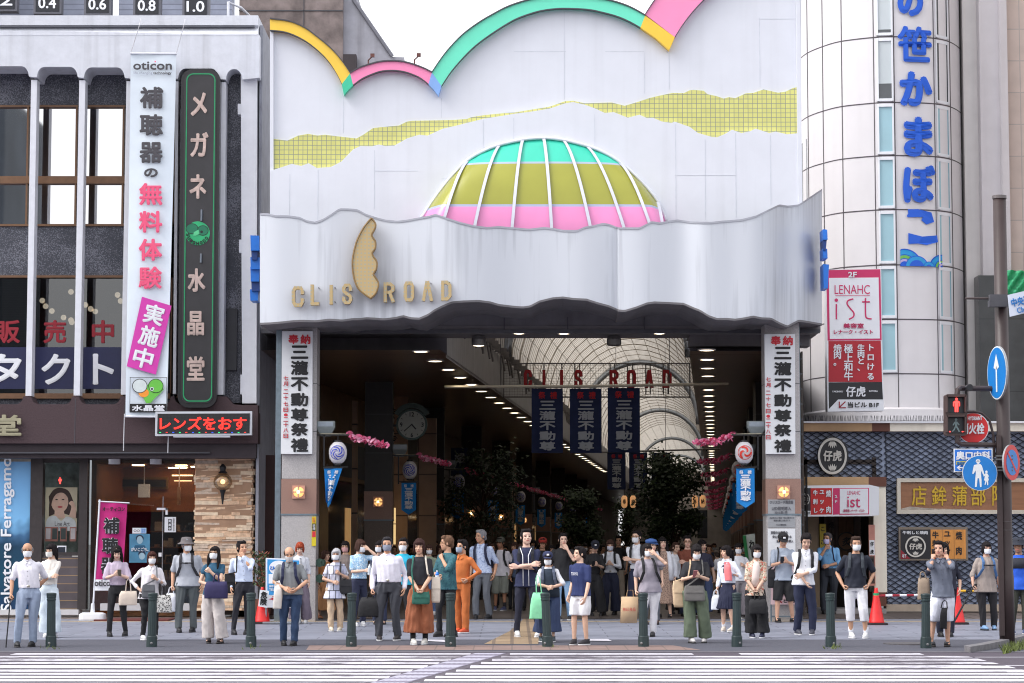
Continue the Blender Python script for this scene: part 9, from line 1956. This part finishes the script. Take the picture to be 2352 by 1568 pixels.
I(p, 'phone', 'black phone at the ear of the man in white shorts', 'phone', phone_at(0)); I(p, 'umbrella_bag', 'black glossy plastic bag hanging in front of the man in white shorts', 'bag', tote(.03, -.2, .64, .11, .34, (24, 24, 28), .12, .09))
I(p, 'leather_bag', 'tan handbag with an orange strap beside the man in white shorts', 'bag', tote(-.3, .12, 1.12, .2, .36, (150, 132, 116), .1, .1))
p = P(2170, 1246, 1460, 'person in navy hidden behind the man on the phone raising a drink bottle', 'f', -10, 0, 0, ('bob', HB), ('tee', (38, 40, 56), None, .6), ('trousers', (32, 34, 52)), SH, ('mouth', 'down'), tgt=((-.22, -.15, 1.36), None), girth=1.1)
I(p, 'drink_bottle', 'clear bottle with an orange label raised behind the man on the phone', 'bottle', bottle_at(0, (214, 206, 200), (232, 110, 40)))
p = P(2267, 1245, 1445, 'woman in a loose beige T-shirt and black trousers with blue shoes and a mask', 'f', 6, 4, 0, ('bun', HB), ('tee', (156, 144, 138), None, .6), ('trousers', (38, 36, 40)), ((128, 164, 204), 'shoe'), ('cane', 'down'), mask=MW, girth=1.3, hem=.74, sk=(212, 168, 146))
I(p, 'backpack', 'blue backpack on the woman in the beige T-shirt', 'backpack', backpack((70, 104, 150), chest=True))
def brolly(t): w = t['arm'][0][2]; b = MB(); b.tube([(w.x+.02, w.y-.04, w.z+.02), (w.x-.5, w.y-.15, .12), (w.x-.54, w.y-.16, .03)], [.014, .022, .008], 8); return [('closed_umbrella', b, [m_bk])]
I(p, 'umbrella', 'closed black umbrella slanting from the hand of the woman in beige', 'umbrella', brolly)
P(2341, 1236, 1454, 'man in a bright blue jacket and dark hat at the right picture edge', face=-8, yaw=-14, hair=('neat', HB), top=('jacket', (40, 92, 206)), bot=('trousers', (58, 60, 52)), shoes=((56, 74, 120), 'white_sole'), sk=(176, 130, 104), hat=('bucket', (40, 44, 56)), layer=lambda t, r: mk('yoke', *(lambda b: (b.v, b.f))(MB().loft([(0, .0, 1.19, .185, .142), (0, 0, 1.3, .185, .138), (0, .01, 1.38, .15, .1)], 20)), [cloth_mat((44, 46, 56))], r))
# people farther inside the arcade
rr = random.Random(77); tones = [(60, 60, 70), (150, 150, 156), (44, 44, 48), (110, 90, 84), (206, 206, 212), (70, 84, 110), (96, 104, 92)]
LM = ((860, 'left of the second left pillar'), (960, 'between the second and third left pillars'), (1080, 'under the dark blue hanging shop sign'), (1200, 'in front of the loose left tree'), (1330, 'below the left large navy banner'), (1460, 'below the middle and right navy banners'), (1560, 'in front of the tall dark tree'), (1650, 'right of the tall dark tree'), (9999, 'near the pink flowers on the right'))
CN = ('charcoal', 'light grey', 'black', 'brown', 'white', 'slate blue', 'olive')
for k, (px, hd) in enumerate(((838, 1252), (905, 1254), (1000, 1243), (1010, 1252), (1130, 1249), (1160, 1254), (1225, 1240), (1240, 1252), (1283, 1250), (1330, 1250), (1345, 1248), (1385, 1252), (1440, 1250), (1476, 1244), (1530, 1250), (1566, 1255), (1600, 1254), (1630, 1252), (1660, 1256), (1684, 1256), (1716, 1252), (812, 1250), (860, 1258), (945, 1252), (1052, 1250), (1095, 1254), (1195, 1250), (1305, 1252), (1358, 1256), (1428, 1254), (1508, 1250), (1545, 1256), (1622, 1250), (1640, 1248), (1708, 1248))):
 Y_ = rr.uniform(50, 68); c = k % 7
 P(px, hd, 1400, f'distant person in a {CN[c]} top '+next(w for x, w in LM if px < x), rr.choice('mf'), rr.choice((0, 10, -15, 180, 30)), hair=(rr.choice(('short', 'bob', 'neat')), rr.choice((HB, HD))), top=('tee', tones[c]), bot=('trousers', rr.choice((BK, DG, NV, (150, 140, 128)))), sk=TAN, mask=rr.choice((None, MW)), Y=Y_, coarse=True); PEOPLE[-1]['spec']['group'] = 'distant people inside the arcade'
finish_people(); finish_items()
